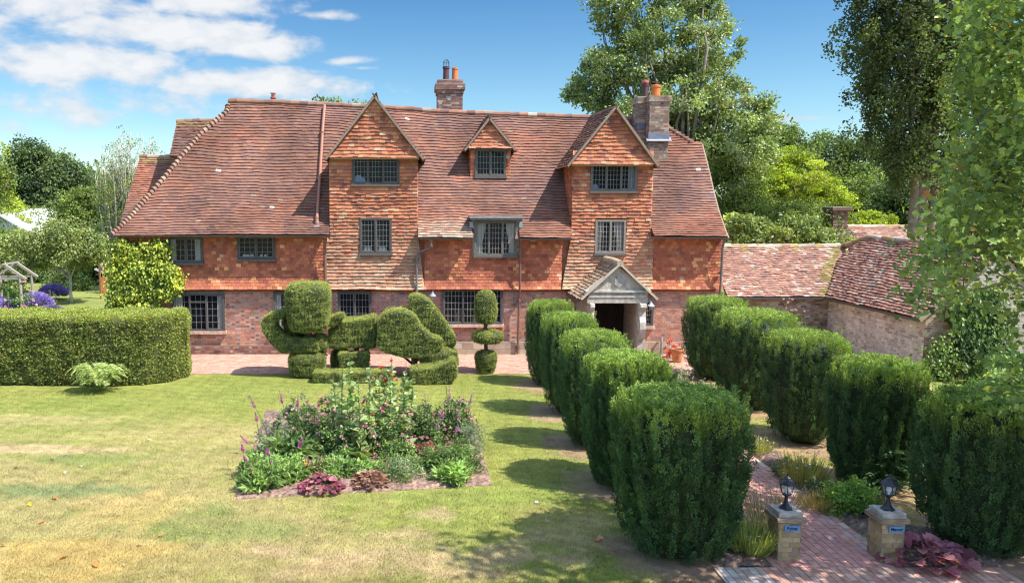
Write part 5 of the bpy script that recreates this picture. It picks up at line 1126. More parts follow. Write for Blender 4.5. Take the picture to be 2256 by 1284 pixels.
# dark lombardy-type poplar at the right, several upright stems
def upright_tree():
    rg = np.random.default_rng(9); Y = 38.0; base = np.array(B_(2022, Y)); root = empty('dark_poplar_tree', base, 'very tall dark upright poplar with a thick fluted trunk, at the right', 'tree', 'trees around the garden')
    cn = []; rd = []
    def inside(px, py):
        l = np.interp(py, [-260, 0, 100, 180, 290, 345, 420], [1930, 1868, 1885, 1905, 1925, 1955, 1965]); r = np.interp(py, [-260, 0, 250, 330, 420], [2080, 2150, 2150, 2120, 2085]); return (px > l) & (px < r)
    while len(cn) < 760:
        px = rg.uniform(1860, 2160); py = rg.uniform(-260, 425)
        if not inside(px, py): continue
        if py > 385 and 2000 < px < 2058: continue
        p = P(px, py, Y); cn.append((p[0], Y+rg.normal(0, 1.1), p[2])); rd.append(rg.uniform(.3, .62))
    cn = np.array(cn); rd = np.array(rd); mb = MB(); blob_leaves(mb, cn, rd, 95, .145, .12, [(.11, .145, .055), (.14, .18, .06), (.085, .115, .05), (.21, .26, .08)], [3, 3, 3, 1.2], rg, flat=1.7, shell=.2, tilt=.1); mb.build('crown', M_LEAF, root)
    mb = MB(); BK = (.26, .18, .145)
    x0 = base[0]
    for dx, r, tx, tz, h in ((-.24, .22, -.9, 13, 0), (.18, .21, .3, 15, 0), (.0, .22, -.2, 16, 0), (.6, .2, 1.7, 12, 0), (.1, .2, .9, 11, 1)):
        zt = P(0, 250, Y)[2]
        mb.tube([(x0+dx, Y-.1*h, 0), (x0+dx*1.05, Y, 3.5), (x0+dx*1.1, Y, 6), (x0+dx+tx*.4, Y, 8.5), (x0+dx+tx, Y, tz)], [r*1.15, r, r*.85, r*.55, r*.15], n=10, c=BK)
    for k in range(26):
        z0 = rg.uniform(7, 14); xx = x0+rg.uniform(-.8, .8); dx = rg.uniform(-1.6, 1.6); mb.tube([(xx, Y, z0), (xx+dx*.6, Y+rg.normal(0, .3), z0+2), (xx+dx, Y+rg.normal(0, .5), z0+rg.uniform(3.5, 6))], [.10, .07, .02], n=5, c=(.26, .19, .15))
    mb.build('trunk', M_BARK, root, smooth=True)
upright_tree()
# right-hand background
tree('acacia_tree', B_(1755, 50), [E_(1700, 380, 50, 55, 42), E_(1765, 400, 50, 70, 55), E_(1800, 440, 50, 55, 35), E_(1730, 350, 50, 45, 28), E_(1690, 440, 50, 70, 45)], 170, .62, 170, .16, .10, LIME, LW_, 'bright yellow-green feathery tree right of the house', seed=12, m=M_LEAF, r0=.2, tilt=.9, flat=.42)
tree('bushy_tree', B_(1640, 44), [E_(1620, 430, 44, 70, 70), E_(1680, 470, 44, 90, 45), E_(1610, 360, 44, 40, 50), E_(1780, 490, 44, 80, 35)], 190, .7, 110, .17, .11, MID, OW, 'mid-green bushy tree touching the right end of the house roof', seed=13)
tree('flowering_shrub', B_(1665, 56), [E_(1665, 345, 56, 45, 50), E_(1640, 390, 56, 40, 40)], 60, .55, 90, .12, .05, [(.22, .18, .12), (.27, .22, .16), (.17, .17, .09)], [3, 2, 2], 'brownish feathery tree top behind the yellow-green tree', seed=14, shell=.1)
for i, (px, py, Y, rx_, rz_, cs, lb) in enumerate([(1700, 330, 75, 75, 50, MID, 'rounded green tree far behind the yellow-green one'), (1830, 360, 80, 70, 65, OAK, 'dark oak on the skyline right of centre'), (1930, 370, 78, 90, 75, OAK, 'wide dark oak left of the tall dark poplar'), (1890, 430, 66, 80, 60, MID, 'lighter chestnut tree below the dark oaks'), (2120, 420, 70, 110, 90, MID, 'leafy tree behind the trunk of the dark poplar'), (1990, 440, 60, 60, 50, OAK, 'dark bush at the foot of the dark poplar'), (2240, 360, 60, 90, 110, MID, 'green tree behind the maple branches at the right edge'), (1500, 330, 85, 120, 30, MID, 'far tree glimpsed beyond the poplar behind the house')]):
    tree('broadleaf_tree', B_(px, Y), [E_(px, py, Y, rx_, rz_), E_(px-rx_*.5, py+rz_*.6, Y, rx_*.7, rz_*.7), E_(px+rx_*.5, py+rz_*.5, Y, rx_*.7, rz_*.7), E_(px, py+rz_*1.1, Y, rx_, rz_*.7)], 150, 1.15 if i != 5 else .8, 105, .30, .22, cs, OW, lb, seed=20+i, shell=.4)
tree('fig_shrub', B_(1720, 35.5), [E_(1650, 512, 35.5, 55, 36, 60), E_(1730, 515, 35.5, 80, 38, 60), E_(1810, 535, 35.5, 55, 25, 60), E_(1640, 560, 35.5, 40, 30)], 170, .34, 60, .19, .13, [(.27, .34, .10), (.22, .29, .085), (.34, .40, .15), (.36, .41, .09)], [3, 3, 2, 1], 'big shrub with large shiny pale-green leaves behind the outbuilding roof', cat='shrub', seed=33, m=M_GLOSSLEAF, r0=.12, fork=.8)
tree('laurel_shrub', B_(1925, 48), [E_(1905, 485, 48, 40, 18), E_(1945, 487, 48, 30, 12)], 40, .4, 90, .16, .11, LIME, LW_, 'small yellow-green shrub right of the outhouse chimney', cat='shrub', seed=34, r0=.08, fork=.6)
tree('young_tree', B_(1850, 47), [E_(1845, 440, 47, 26, 22), E_(1865, 458, 47, 22, 16)], 26, .35, 60, .14, .10, LIME, LW_, 'thin light-leaved sapling above the outhouse chimney', seed=35, r0=.05)
# left-hand background
tree('oak_tree', B_(95, 72), [E_(85, 380, 72, 75, 60), E_(120, 420, 72, 70, 60), E_(50, 440, 72, 60, 60), E_(150, 395, 72, 42, 42), E_(60, 350, 72, 40, 34), E_(100, 470, 72, 90, 40)], 260, 1.1, 150, .27, .2, [(.085, .13, .06), (.105, .155, .06), (.07, .11, .055), (.14, .19, .065)], [3, 3, 2, 2], 'big dark round oak against the sky at the far left', seed=40, r0=.6, shell=.5)
tree('broadleaf_tree', B_(-20, 58), [E_(-20, 400, 58, 50, 70), E_(0, 480, 58, 70, 50)], 110, .8, 110, .22, .15, LIME[:1]+MID, [2, 2, 2, 2, 1], 'light green tree cut by the left edge of the picture', seed=41)
def bare_tree():
    rg = np.random.default_rng(42); Y = 48.0; b = np.array(B_(265, Y)); root = empty('sparse_tree', b, 'sparse pale-barked tree with thin twigs against the sky, left of the house', 'tree', 'trees around the garden'); mb = MB(); tips = []
    for k in range(46):
        px = rg.uniform(205, 375) if k else 272; py = np.interp(px, [200, 225, 272, 315, 345, 375], [385, 330, 285, 290, 310, 345])+abs(rg.normal(0, 30)); p = P(px, py, Y+rg.normal(0, 1)); st_ = b+np.array((rg.normal(0, .3), rg.normal(0, .3), rg.uniform(1.2, 3.2)))
        m1 = st_+(p-st_)*.4+np.array(((p[0]-b[0])*.25, rg.normal(0, .3), .3)); mb.tube([st_, m1, m1+(p-m1)*.6+rg.normal(0, .12, 3), p], [.07, .045, .025, .01], n=5, c=(.42, .38, .32)); tips += [m1+(p-m1)*u+rg.normal(0, .18, 3) for u in rg.uniform(.1, 1, 9)]
        for j in range(4): s_ = m1+(p-m1)*rg.uniform(.2, .9); mb.tube([s_, s_+np.array((rg.normal(0, .3), rg.normal(0, .3), rg.uniform(.3, .9)))], [.014, .005], n=4, c=(.42, .38, .32))
    mb.tube([b, b+(0, 0, 3)], [.2, .15], c=(.35, .3, .25)); mb.build('trunk', M_BARK, root, smooth=True); mb = MB(); tips = np.array(tips); blob_leaves(mb, tips, np.full(len(tips), .22), 9, .11, .07, MID, OW, rg, shell=.2)
    cn = np.array([P(rg.uniform(215, 330), rg.uniform(390, 520), Y+rg.normal(0, 1.2)) for _ in range(110)]); blob_leaves(mb, cn, np.full(110, .5), 45, .13, .08, [(.22, .26, .10), (.18, .23, .08), (.27, .3, .11)], [2, 2, 1], rg, shell=.2); mb.build('crown', M_LEAF, root)
bare_tree()
tree('orchard_tree', B_(150, 42), [E_(60, 545, 42, 70, 45), E_(150, 555, 42, 75, 42), E_(120, 520, 42, 80, 30), E_(200, 545, 42, 30, 30)], 190, .5, 95, .15, .10, [(.27, .32, .10), (.22, .28, .09), (.32, .36, .13), (.16, .21, .07)], OW, 'spreading pale-green fruit tree with a slim grey trunk on the far left lawn', seed=43, r0=.075, fork=1.5, nl=7, bark=(.45, .42, .36), m=M_GLOSSLEAF)
tree('orchard_tree', B_(40, 46), [E_(20, 560, 46, 60, 50), E_(-30, 540, 46, 50, 50)], 110, .55, 95, .16, .11, MID, OW, 'darker fruit tree behind the rustic arch at the far left', seed=44, r0=.08, fork=1.5, nl=7)
for i, (px, py, Y, rx_, rz_, cs, lb) in enumerate([(60, 500, 62, 110, 45, MID, 'dense green tree behind the fruit trees at the left'), (200, 470, 60, 70, 55, MID, 'green tree between the oak and the sparse tree'), (235, 545, 52, 55, 60, OAK, 'dark evergreen beside the left end of the house'), (30, 600, 54, 80, 45, OAK, 'dark hedge tree low behind the lavender'), (130, 600, 55, 80, 40, OAK, 'deep green tree low behind the slim fruit tree'), (320, 440, 64, 60, 60, MID, 'green tree hidden behind the left roof slope'), (190, 425, 110, 70, 26, OAK, 'far bluish tree line between the oak and the sparse tree')]):
    tree('broadleaf_tree', B_(px, Y), [E_(px, py, Y, rx_, rz_), E_(px-rx_*.5, py+rz_*.6, Y, rx_*.6, rz_*.6), E_(px+rx_*.5, py+rz_*.5, Y, rx_*.6, rz_*.6)], 130, .85, 100, .22, .16, cs, OW, lb, seed=50+i, shell=.4)
for i, (px, py, Y) in enumerate([(715, 228, 62), (790, 232, 60)]):
    tree('broadleaf_tree', B_(px, Y), [E_(px, py+22, Y, 40 if i == 0 else 22, 26)], 26, .6, 60, .24, .17, MID, OW, ['tree top showing just above the left ridge', 'tiny tree top beside the left gable apex'][i], seed=60+i)
# band of woodland closing the horizon
rg = np.random.default_rng(77); nW = 1900; px = rg.uniform(-2300, 4300, nW); Yw_ = rg.uniform(100, 150, nW); pts = np.array([P(a, 440, y) for a, y in zip(px, Yw_)]); pts[:, 2] = rg.uniform(0, 1, nW)**.7*(7.5+1.5*np.sin(px*.011)+1.2*np.sin(px*.031)); mb = MB()
blob_leaves(mb, pts, rg.uniform(1.5, 2.8, nW), 60, .7, .55, OAK, OW, rg, shell=.4); tag(mb.build('distant_woodland', M_LEAF), 'distant belt of woodland closing the horizon behind the house', 'woodland', kind='stuff')

# ---- broad-leaved maple reaching in from the right
def maple_tree():
    rg = np.random.default_rng(81); base = np.array((13.6, 9.2, 0)); root = empty('maple_tree', base, 'maple with big lobed leaves hanging in from the right edge in the foreground', 'tree')
    # visible fringe: hanging sprays
    poly = [(2290, -60), (2110, -60), (2092, 60), (2102, 180), (2092, 290), (2080, 380), (2060, 440), (2010, 470), (1992, 520), (1992, 590), (1985, 640), (2020, 690), (2060, 668), (2130, 640), (2185, 655), (2200, 720), (2290, 740)]
    poly = [(a+(50 if a < 2250 else 0), b-(25 if b > 500 else 0)) for a, b in poly]; pX = np.array([p[0] for p in poly], float); pY = np.array([p[1] for p in poly], float); cn = []; 
    while len(cn) < 330:
        a, b = rg.uniform(1960, 2300), rg.uniform(-60, 760)
        if inpoly(np.array([a]), np.array([b]), poly)[0] and rg.uniform() < (1.0 if b < 440 else .55) and not (2100 < a and 560 < b and rg.uniform() < .6): cn.append(P(a, b, rg.uniform(9.6, 13.4)))
    for a0_, a1_, b0, b1, k in ((2215, 2290, 780, 870, 13), (2235, 2290, 660, 790, 4), (2005, 2075, 620, 670, 4)):
        for _ in range(k): cn.append(P(rg.uniform(a0_, a1_), rg.uniform(b0, b1), rg.uniform(10.5, 11.8)))
    cn = np.array(cn); mb = MB(); ii = np.repeat(np.arange(len(cn)), 27); m = len(ii); d = rg.normal(0, 1, (m, 3))*(.19, .24, .17)
    Pn = cn[ii]+d; cc = pick(rg, len(cn), [(.19, .28, .08), (.14, .215, .065), (.25, .34, .09), (.36, .44, .11)], [3, 3, 2, .8], .22)[ii]*rg.uniform(.75, 1.25, (m, 1)); k = rg.uniform(size=m) < .006; cc[k] = (.45, .2, .06)
    D = rg.normal(0, .6, (m, 3))+np.array((-.2, -.3, -.3)); maple(mb, Pn, D, rg.uniform(.055, .125, m), cc, rg, np.array((-.05, -.35, 1.0)))
    # rest of the crown, out to the right of the picture
    n = 230; d = unit(rg, n); Cn = np.array((12.4, 9.8, 7.4))+d*np.array((4.2, 3.0, 2.9))*(rg.uniform(size=(n, 1))**.4); Cn = np.concatenate((Cn, np.array((8.9, 8.7, 9.9))+unit(rg, 30)*(1.7, 1.3, .9)*(rg.uniform(size=(30, 1))**.4)))
    q = proj(Cn[:, 0], Cn[:, 1], Cn[:, 2]); Cn = Cn[(q[0] > 2330)]
    n = len(Cn); ii = np.repeat(np.arange(n), 24); m = len(ii); Pn = Cn[ii]+rg.normal(0, .34, (m, 3)); cc = pick(rg, m, [(.20, .30, .07), (.16, .25, .065)], [1, 1], .15); leaves(mb, Pn, unit(rg, m), rg.uniform(.16, .26, m), rg.uniform(.14, .22, m), cc, rg, bias=np.array((0, 0, 1.)))
    mb.build('crown', M_LEAF, root); mb = MB(); BK = (.17, .14, .11)
    mb.tube([base, base+(0, 0, 3), base+(-.2, 0, 5), base+(0, .2, 9)], [.36, .3, .24, .12], c=BK, n=12)
    tg = [P(2060, 655, 11.6), P(2030, 560, 11.2), P(2120, 120, 11.4), P(2110, 300, 11.8), P(2150, 420, 11), P(2230, 800, 11.2), P(2160, 20, 11.5), P(2100, 500, 12), (10, 7, 11), (11, 12, 10)]
    for t_ in tg:
        t_ = np.asarray(t_, float); s_ = base+np.array((-.1, 0, rg.uniform(4, 8.5) if t_[2] > 5 else 4.6)); m1 = s_+(t_-s_)*.5+np.array((0, 0, .5)); mb.tube([s_, s_+(m1-s_)*.5+(0, 0, .15), m1, m1+(t_-m1)*.5+(0, 0, .05), t_], [.09, .06, .035, .02, .007], n=6, c=BK)
    near = cn[rg.choice(len(cn), 90, replace=False)]
    for p in near: t_ = min(tg[:8], key=lambda t: np.linalg.norm(np.asarray(t)-p)); mb.tube([np.asarray(t_, float)+(p-np.asarray(t_))*.0+np.array((.3, .0, .15)), p+rg.normal(0, .05, 3)+(0, 0, .1), p], [.014, .009, .004], n=4, c=BK)
    mb.build('trunk', M_BARK, root, smooth=True)
maple_tree()
# broad tree standing out of frame, whose shade falls over the gate
# ================================================================ climbers
rng = np.random.default_rng(31)
def climber(name, poly, Y, thick, n_l, L, W, cols, w, label, cat, bulge=1.0, face=(0, -1, 0), m=M_GLOSSLEAF, stems=6, seed=1, cl=160):
    rg = np.random.default_rng(seed); xs = [p[0] for p in poly]; ys = [p[1] for p in poly]; c0 = P(np.mean(xs), max(ys), Y); root = empty(name, (c0[0], Y, max(0, c0[2])), label, cat); cn = []; fc = np.array(face, float)
    while len(cn) < cl:
        a, b = rg.uniform(min(xs), max(xs)), rg.uniform(min(ys), max(ys))
        if inpoly(np.array([a]), np.array([b]), poly)[0]: cn.append(P(a, b, Y)+fc*rg.uniform(0, thick))
    cn = np.array(cn); per = n_l//cl; ii = np.repeat(np.arange(cl), per); mm = len(ii); Pn = cn[ii]+rg.normal(0, 1, (mm, 3))*(.12, .06, .11)*bulge; Pn[:, 1] = np.minimum(Pn[:, 1], Y-.01)
    D = np.array((0, -.35, -.8))+rg.normal(0, .45, (mm, 3)); cc = pick(rg, cl, cols, w, .18)[ii]*rg.uniform(.7, 1.3, (mm, 1)); mb = MB(); leaves(mb, Pn, D, L*rg.uniform(.6, 1.2, mm), W*rg.uniform(.6, 1.2, mm), cc, rg, bias=fc*.8+np.array((0, 0, .6))); mb.build('foliage', m, root)
    mb = MB()
    for k in range(stems):
        p = cn[rg.integers(cl)]; q0 = np.array((c0[0]+rg.normal(0, .5), Y-.06, 0.0)); mb.tube([q0, (q0+p)/2+rg.normal(0, .1, 3)*(1, .1, 1), (p[0], Y-.05, p[2])], [.03, .02, .008], n=5, c=(.2, .14, .1))
    mb.build('stem', M_BARK, root); return root
climber('climbing_hydrangea', [(243, 532), (268, 528), (290, 540), (312, 530), (350, 528), (372, 545), (378, 580), (398, 600), (398, 632), (388, 650), (368, 656), (350, 684), (252, 690), (246, 640)], 27.94, .34, 9500, .12, .095, [(.40, .46, .06), (.30, .37, .055), (.52, .55, .08), (.17, .24, .045)], [3, 3, 2, 2], 'bright yellow-green climber covering the left corner of the house', 'climber', seed=2, cl=260)
climber('creeper', [(2092, 668), (2120, 640), (2190, 632), (2210, 690), (2218, 770), (2190, 800), (2120, 805), (2096, 780), (2086, 720)], 24.22, .4, 4600, .15, .10, [(.14, .22, .06), (.10, .17, .06), (.19, .28, .07)], [3, 3, 1.5], 'dark green creeper hanging on the end wall of the outbuilding', 'climber', seed=3, cl=170)
climber('creeper', [(2050, 745), (2082, 740), (2090, 790), (2085, 850), (2040, 845), (2030, 790)], 24.0, .25, 1300, .12, .08, [(.18, .26, .06), (.13, .20, .06), (.25, .33, .09)], [3, 3, 1.5], 'lighter trailing creeper at the corner of the pale outbuilding wall', 'climber', seed=4, cl=60)

# ================================================================ gate pillars and lanterns
def sand_b(m, n, hd): return pick(rng, n, [(.40, .28, .14), (.35, .24, .125), (.44, .31, .17), (.30, .21, .13)], [3, 3, 2, 2], .10)
def text_mesh(txt, size):
    cu = bpy.data.curves.new('lettering', 'FONT'); cu.body = txt; cu.size = size; cu.align_x = 'CENTER'; cu.align_y = 'CENTER'; cu.extrude = .0015; cu.offset = .0012; o = bpy.data.objects.new('t', cu); col.objects.link(o)
    bpy.context.view_layer.update(); me = bpy.data.meshes.new_from_object(o.evaluated_get(bpy.context.evaluated_depsgraph_get())); bpy.data.objects.remove(o); bpy.data.curves.remove(cu); return me
M_INK = mat('dark_lettering', (.012, .02, .05), attr=False, namt=0, rough=.6); M_PLATE = mat('blue_plate', attr=True, rough=.4, namt=.1)
def pillar(x0, x1, y0, word, lab, platex):
    r = empty('gate_pillar', ((x0+x1)/2, y0+.17, 0), lab, 'pillar', 'pillars at the path entrance'); w = x1-x0; y1 = y0+w; H = .62; mb = MB()
    bricks_on_box(mb, x0, x1, y0, y1, 0, H, sand_b); mb.build('shaft', M_BRICK, r)
    mb = MB(); mb.box((x0-.05, y0-.05, H), (x1+.05, y1+.05, H+.07), (.30, .22, .15)); mb.box((x0-.01, y0-.01, H+.07), (x1+.01, y1+.01, H+.15), (.40, .36, .31))
    o = mb.build('cap', M_STONE, r)
    rg = np.random.default_rng(int(x0*10)); bm = bmesh.new(); bm.from_mesh(o.data); bmesh.ops.subdivide_edges(bm, edges=bm.edges, cuts=4, use_grid_fill=True)
    for v in bm.verts: v.co += Vector(rg.normal(0, .004, 3))
    bm.to_mesh(o.data); bm.free()
    mb = MB(); pcx = platex; z = .53; mb.box((pcx-.115, y0-.03, z-.042), (pcx+.115, y0-.008, z+.042), (.13, .28, .50)); pl_ = mb.build('name_plate', M_PLATE, r)
    me = text_mesh(word, .07); me.transform(Matrix.Translation((pcx-r.location.x, y0-.0315-r.location.y, z-r.location.z)) @ Matrix.Rotation(math.pi/2, 4, 'X')); me.materials.clear(); me.materials.append(M_INK); t_ = bpy.data.objects.new('lettering', me); col.objects.link(t_); t_.parent = pl_
    return r, (x0+w*.5, y0+w*.5, H+.15)
def lantern(c, lab, rot):
    r = empty('lantern', c, lab, 'lamp', 'lanterns on the gate pillars'); BK = (.018, .019, .026); x, y, z = c
    mb = MB(); mb.lathe([(.105, 0), (.105, .012), (.09, .02), (.055, .06), (.033, .11), (.024, .15), (.03, .165), (.024, .18), (.04, .21), (.065, .225), (.06, .235)], c, n=6, c=BK, rot=rot); mb.build('base', M_METAL, r)
    mb = MB(); 
    for k in range(6):
        a = rot+k*math.pi/3; ca, sa = math.cos(a), math.sin(a); mb.tube([(x+.06*ca, y+.06*sa, z+.225), (x+.085*ca, y+.085*sa, z+.26), (x+.105*ca, y+.105*sa, z+.40)], .006, n=5, c=BK)
    mb.tube([(x+.06*math.cos(t), y+.06*math.sin(t), z+.232) for t in np.linspace(0, 6.283, 13)], .007, n=5, c=BK); mb.build('frame', M_METAL, r)
    mb = MB(); mb.lathe([(.055, .235), (.08, .262), (.10, .395)], c, n=6, c=(1, 1, 1), rot=rot); mb.build('lamp_glass', M_LAMPGLASS, r)
    mb = MB(); mb.lathe([(.014, .235), (.014, .27), (.035, .30), (.036, .33), (.02, .36), (.004, .365)], c, n=10, c=(.8, .82, .85)); mb.build('bulb', M_CLOTH, r)
    mb = MB(); mb.lathe([(.10, .392), (.128, .395), (.132, .405), (.10, .44), (.065, .47), (.055, .475), (.055, .485), (.03, .505), (.012, .52), (.016, .535), (.006, .555), (.002, .58)], c, n=6, c=(.022, .024, .034), rot=rot); mb.build('cap', M_METAL, r)
p0 = G(1712, 1235); p1 = G(1758, 1235); q0 = G(1938, 1237); q1 = G(1984, 1237)
_, c1_ = pillar(p0[0], p0[0]+.34, p0[1], 'Pykes', 'short brick gate pillar with the blue plate reading Pykes, left of the path', p0[0]+.19)
_, c2_ = pillar(q0[0], q0[0]+.34, q0[1], 'Manor', 'short brick gate pillar with the blue plate reading Manor, right of the path', q0[0]+.21)
lantern(c1_, 'black lantern standing on the left gate pillar', 0.2); lantern(c2_, 'black lantern standing on the right gate pillar', .5)

# ================================================================ plants
def bush(name, c, r, n, L, W, cols, w, label, cat='plant', flowers=None, seed=1, group=None, m=M_LEAF, flat=1.0, up=.5, cl=None, stems=True, sc=1.0):
    r = (r[0]*sc, r[1]*sc, r[2]*(1+(sc-1)*.6)); n = int(n*sc*1.3); L *= 1.15; W *= 1.25; cols = [tuple(min(.8, a*1.7) for a in q_) for q_ in cols]
    rg = np.random.default_rng(seed); root = empty(name, (c[0], c[1], 0.04), label, cat, group); cl = cl or max(14, int(n/40)); d = unit(rg, cl); d[:, 2] = np.abs(d[:, 2]); R3 = np.array((r[0], r[1], r[2])); cn = np.array((c[0], c[1], .02))+d*R3*(rg.uniform(.35, .95, (cl, 1)))
    mb = MB(); blob_leaves(mb, cn, np.full(cl, min(r[:2])*.28)*rg.uniform(.7, 1.4, cl), max(1, n//cl), L, W, cols, w, rg, shell=.15, tilt=up, cvar=.22); mb.build('foliage', m, root)
    if stems:
        mb = MB()
        for k in range(7): p = cn[rg.integers(cl)]; mb.tube([(c[0]+rg.normal(0, .05), c[1]+rg.normal(0, .05), 0), (p+np.array((c[0], c[1], 0)))/2, p], [.012, .009, .004], n=5, c=(.12, .13, .05))
        mb.build('stem', M_BARK, root)
    if flowers:
        k, s, fc = flowers; s *= 1.2; d = unit(rg, k); d[:, 2] = np.abs(d[:, 2])*.9+.1; d[:, 1] -= .25; Pn = np.array((c[0], c[1], .02))+d*R3*rg.uniform(.85, 1.08, (k, 1)); cc = pick(rg, k, fc, [1]*len(fc), .08)
        for j in range(k):
            mb = MB(); nn = rg.integers(9, 13); dd = unit(rg, nn)*.9+d[j]*.8+np.array((0, -.2, .3)); leaves(mb, np.tile(Pn[j], (nn, 1)), dd, s*rg.uniform(.7, 1.1, nn), s*.85, np.tile(cc[j], (nn, 1))*rg.uniform(.85, 1.12, (nn, 1)), rg, bias=d[j]+np.array((0, 0, .6))); mb.build('flower', M_PETAL, root)
    return root
def spike(name, b, h, lean, fc, label, group, seed, bell=.035, dens=26, frac=.4, leafy=0, stemc=(.14, .2, .06), lc=[(.16, .24, .07), (.12, .2, .06)], ls=.14, taper=1.0, base_leaves=14):
    rg = np.random.default_rng(seed); b = np.array((b[0], b[1], .03)); root = empty(name, b, label, 'flower', group); t = b+np.array((lean[0], lean[1], h)); md = (b+t)/2+np.array((lean[0]*-.15, 0, 0)); pts = np.array([b, (b+md)/2, md, (md+t)/2, t]); mb = MB(); mb.tube(pts, [.012, .010, .009, .006, .003], n=5, c=stemc); mb.build('stem', M_LEAF, root)
    at = lambda u: np.array([np.interp(u, np.linspace(0, 1, 5), pts[:, k]) for k in range(3)])
    mb = MB(); P_ = []; D_ = []; L_ = []
    for k in range(base_leaves): a = rg.uniform(0, 6.28); P_.append(b+(0, 0, rg.uniform(0, .12))); D_.append((math.cos(a), math.sin(a), rg.uniform(.3, 1.2))); L_.append(ls*rg.uniform(1.2, 2.2))
    for k in range(leafy): u = rg.uniform(.12, .9); a = rg.uniform(0, 6.28); P_.append(at(u)); D_.append((math.cos(a), math.sin(a), rg.uniform(.1, .8))); L_.append(ls*(1.25-.85*u)*rg.uniform(.8, 1.3))
    if P_: n = len(P_); L_ = np.array(L_); leaves(mb, np.array(P_), np.array(D_), L_, L_*(.8 if leafy else .4), pick(rg, n, lc, [1]*len(lc), .15), rg, bias=np.array((0, -.2, 1.))); mb.build('foliage', M_LEAF, root)
    if fc:
        mb = MB()
        for k in range(dens):
            u = 1-frac*(k/dens); a = k*2.4; s = bell*(.45+.55*(k/dens))*taper; p = at(u); d = np.array((math.cos(a), math.sin(a)-.2, -.25)); n = 5; dd = np.tile(d, (n, 1))+rg.normal(0, .35, (n, 3)); leaves(mb, np.tile(p, (n, 1)), dd, s*1.3, s*.8, pick(rg, n, fc, [1]*len(fc), .1), rg)
        mb.build('flowers', M_PETAL, root)
    return root
def tuft(name, c, n, h, r, cols, label, seed, cat='plant', group=None, w=.012, flowers=None, spread=.6):
    rg = np.random.default_rng(seed); root = empty(name, (c[0], c[1], .02), label, cat, group); a = rg.uniform(0, 6.28, n); rr = r*np.sqrt(rg.uniform(size=n)); Pn = np.stack((c[0]+rr*np.cos(a), c[1]+rr*np.sin(a), np.full(n, .0)), -1); D = np.stack((np.cos(a)*spread*rr/r+rg.normal(0, .18, n), np.sin(a)*spread*rr/r+rg.normal(0, .18, n), np.ones(n)), -1); mb = MB(); hh = h*rg.uniform(.5, 1.1, n)
    cc = pick(rg, n, cols, [1]*len(cols), .2)*1.5; leaves(mb, Pn, D, hh, w, cc, rg); k = rg.choice(n, n, replace=True); Dn = D/np.linalg.norm(D, axis=1)[:, None]; P2 = Pn[k]+Dn[k]*(hh[k]*rg.uniform(.2, .9, n))[:, None]; leaves(mb, P2, D[k]+rg.normal(0, .8, (n, 3)), h*.12, w*1.5, cc[k], rg); mb.build('foliage', M_LEAF, root)
    if flowers:
        kf, s, fc = flowers; mb = MB(); k = rg.choice(n, kf); P2 = Pn[k]+Dn[k]*(hh[k])[:, None]
        for j in range(kf): nn = 6; leaves(mb, np.tile(P2[j], (nn, 1)), unit(rg, nn)+(0, 0, .4), s, s*.8, pick(rg, nn, fc, [1]*len(fc), .1), rg)
        mb.build('flowers', M_PETAL, root)
    return root
GR1 = [(.10, .155, .045), (.075, .12, .035), (.13, .19, .05)]; GR2 = [(.16, .24, .07), (.13, .20, .06), (.19, .27, .09)]; W3 = [1, 1, 1]
DKG = [(.05, .085, .03), (.07, .105, .035), (.09, .13, .04)]; PLUM = [(.24, .05, .10), (.16, .035, .075), (.34, .11, .15)]; SIL = [(.18, .21, .13), (.16, .2, .13), (.24, .27, .18)]
PINK = [(.70, .42, .42), (.75, .55, .5), (.62, .30, .38)]; MAG = [(.50, .08, .34), (.58, .16, .42), (.42, .06, .30)]
def g2_(px, py): return G(px, py)
for i, (px, py, r, fl, lb) in enumerate([
    (690, 985, (.55, .5, .95), (36, .055, PINK), 'pale pink rose bush at the left of the flower bed'),
    (765, 1005, (.5, .5, .8), (16, .05, [(.72, .5, .4), (.75, .6, .5)]), 'peach rose bush left of centre in the flower bed'),
    (850, 1000, (.62, .5, .95), (42, .055, PINK), 'pale pink rose bush in the centre of the flower bed'),
    (930, 985, (.45, .45, .85), (22, .045, [(.70, .30, .35), (.75, .5, .45)]), 'rose-pink bush right of centre in the flower bed'),
    (1000, 970, (.42, .45, .85), (34, .045, [(.60, .22, .42), (.66, .36, .5), (.7, .45, .35)]), 'mauve-pink flowering bush at the right of the flower bed'),
    (845, 950, (.4, .35, 1.45), (14, .06, [(.62, .03, .02), (.7, .06, .03), (.72, .35, .35)]), 'tall rose with scarlet and pink blooms at the back of the flower bed')]):
    p = g2_(px, py); bush('rose_bush', p, r, 2600 if i != 5 else 1200, .052, .036, DKG+GR1[:1], [2, 3, 2, 2], lb, 'rose', (int(fl[0]*1.5), fl[1]*1.15, fl[2]), seed=100+i, m=M_GLOSSLEAF, sc=1.25)
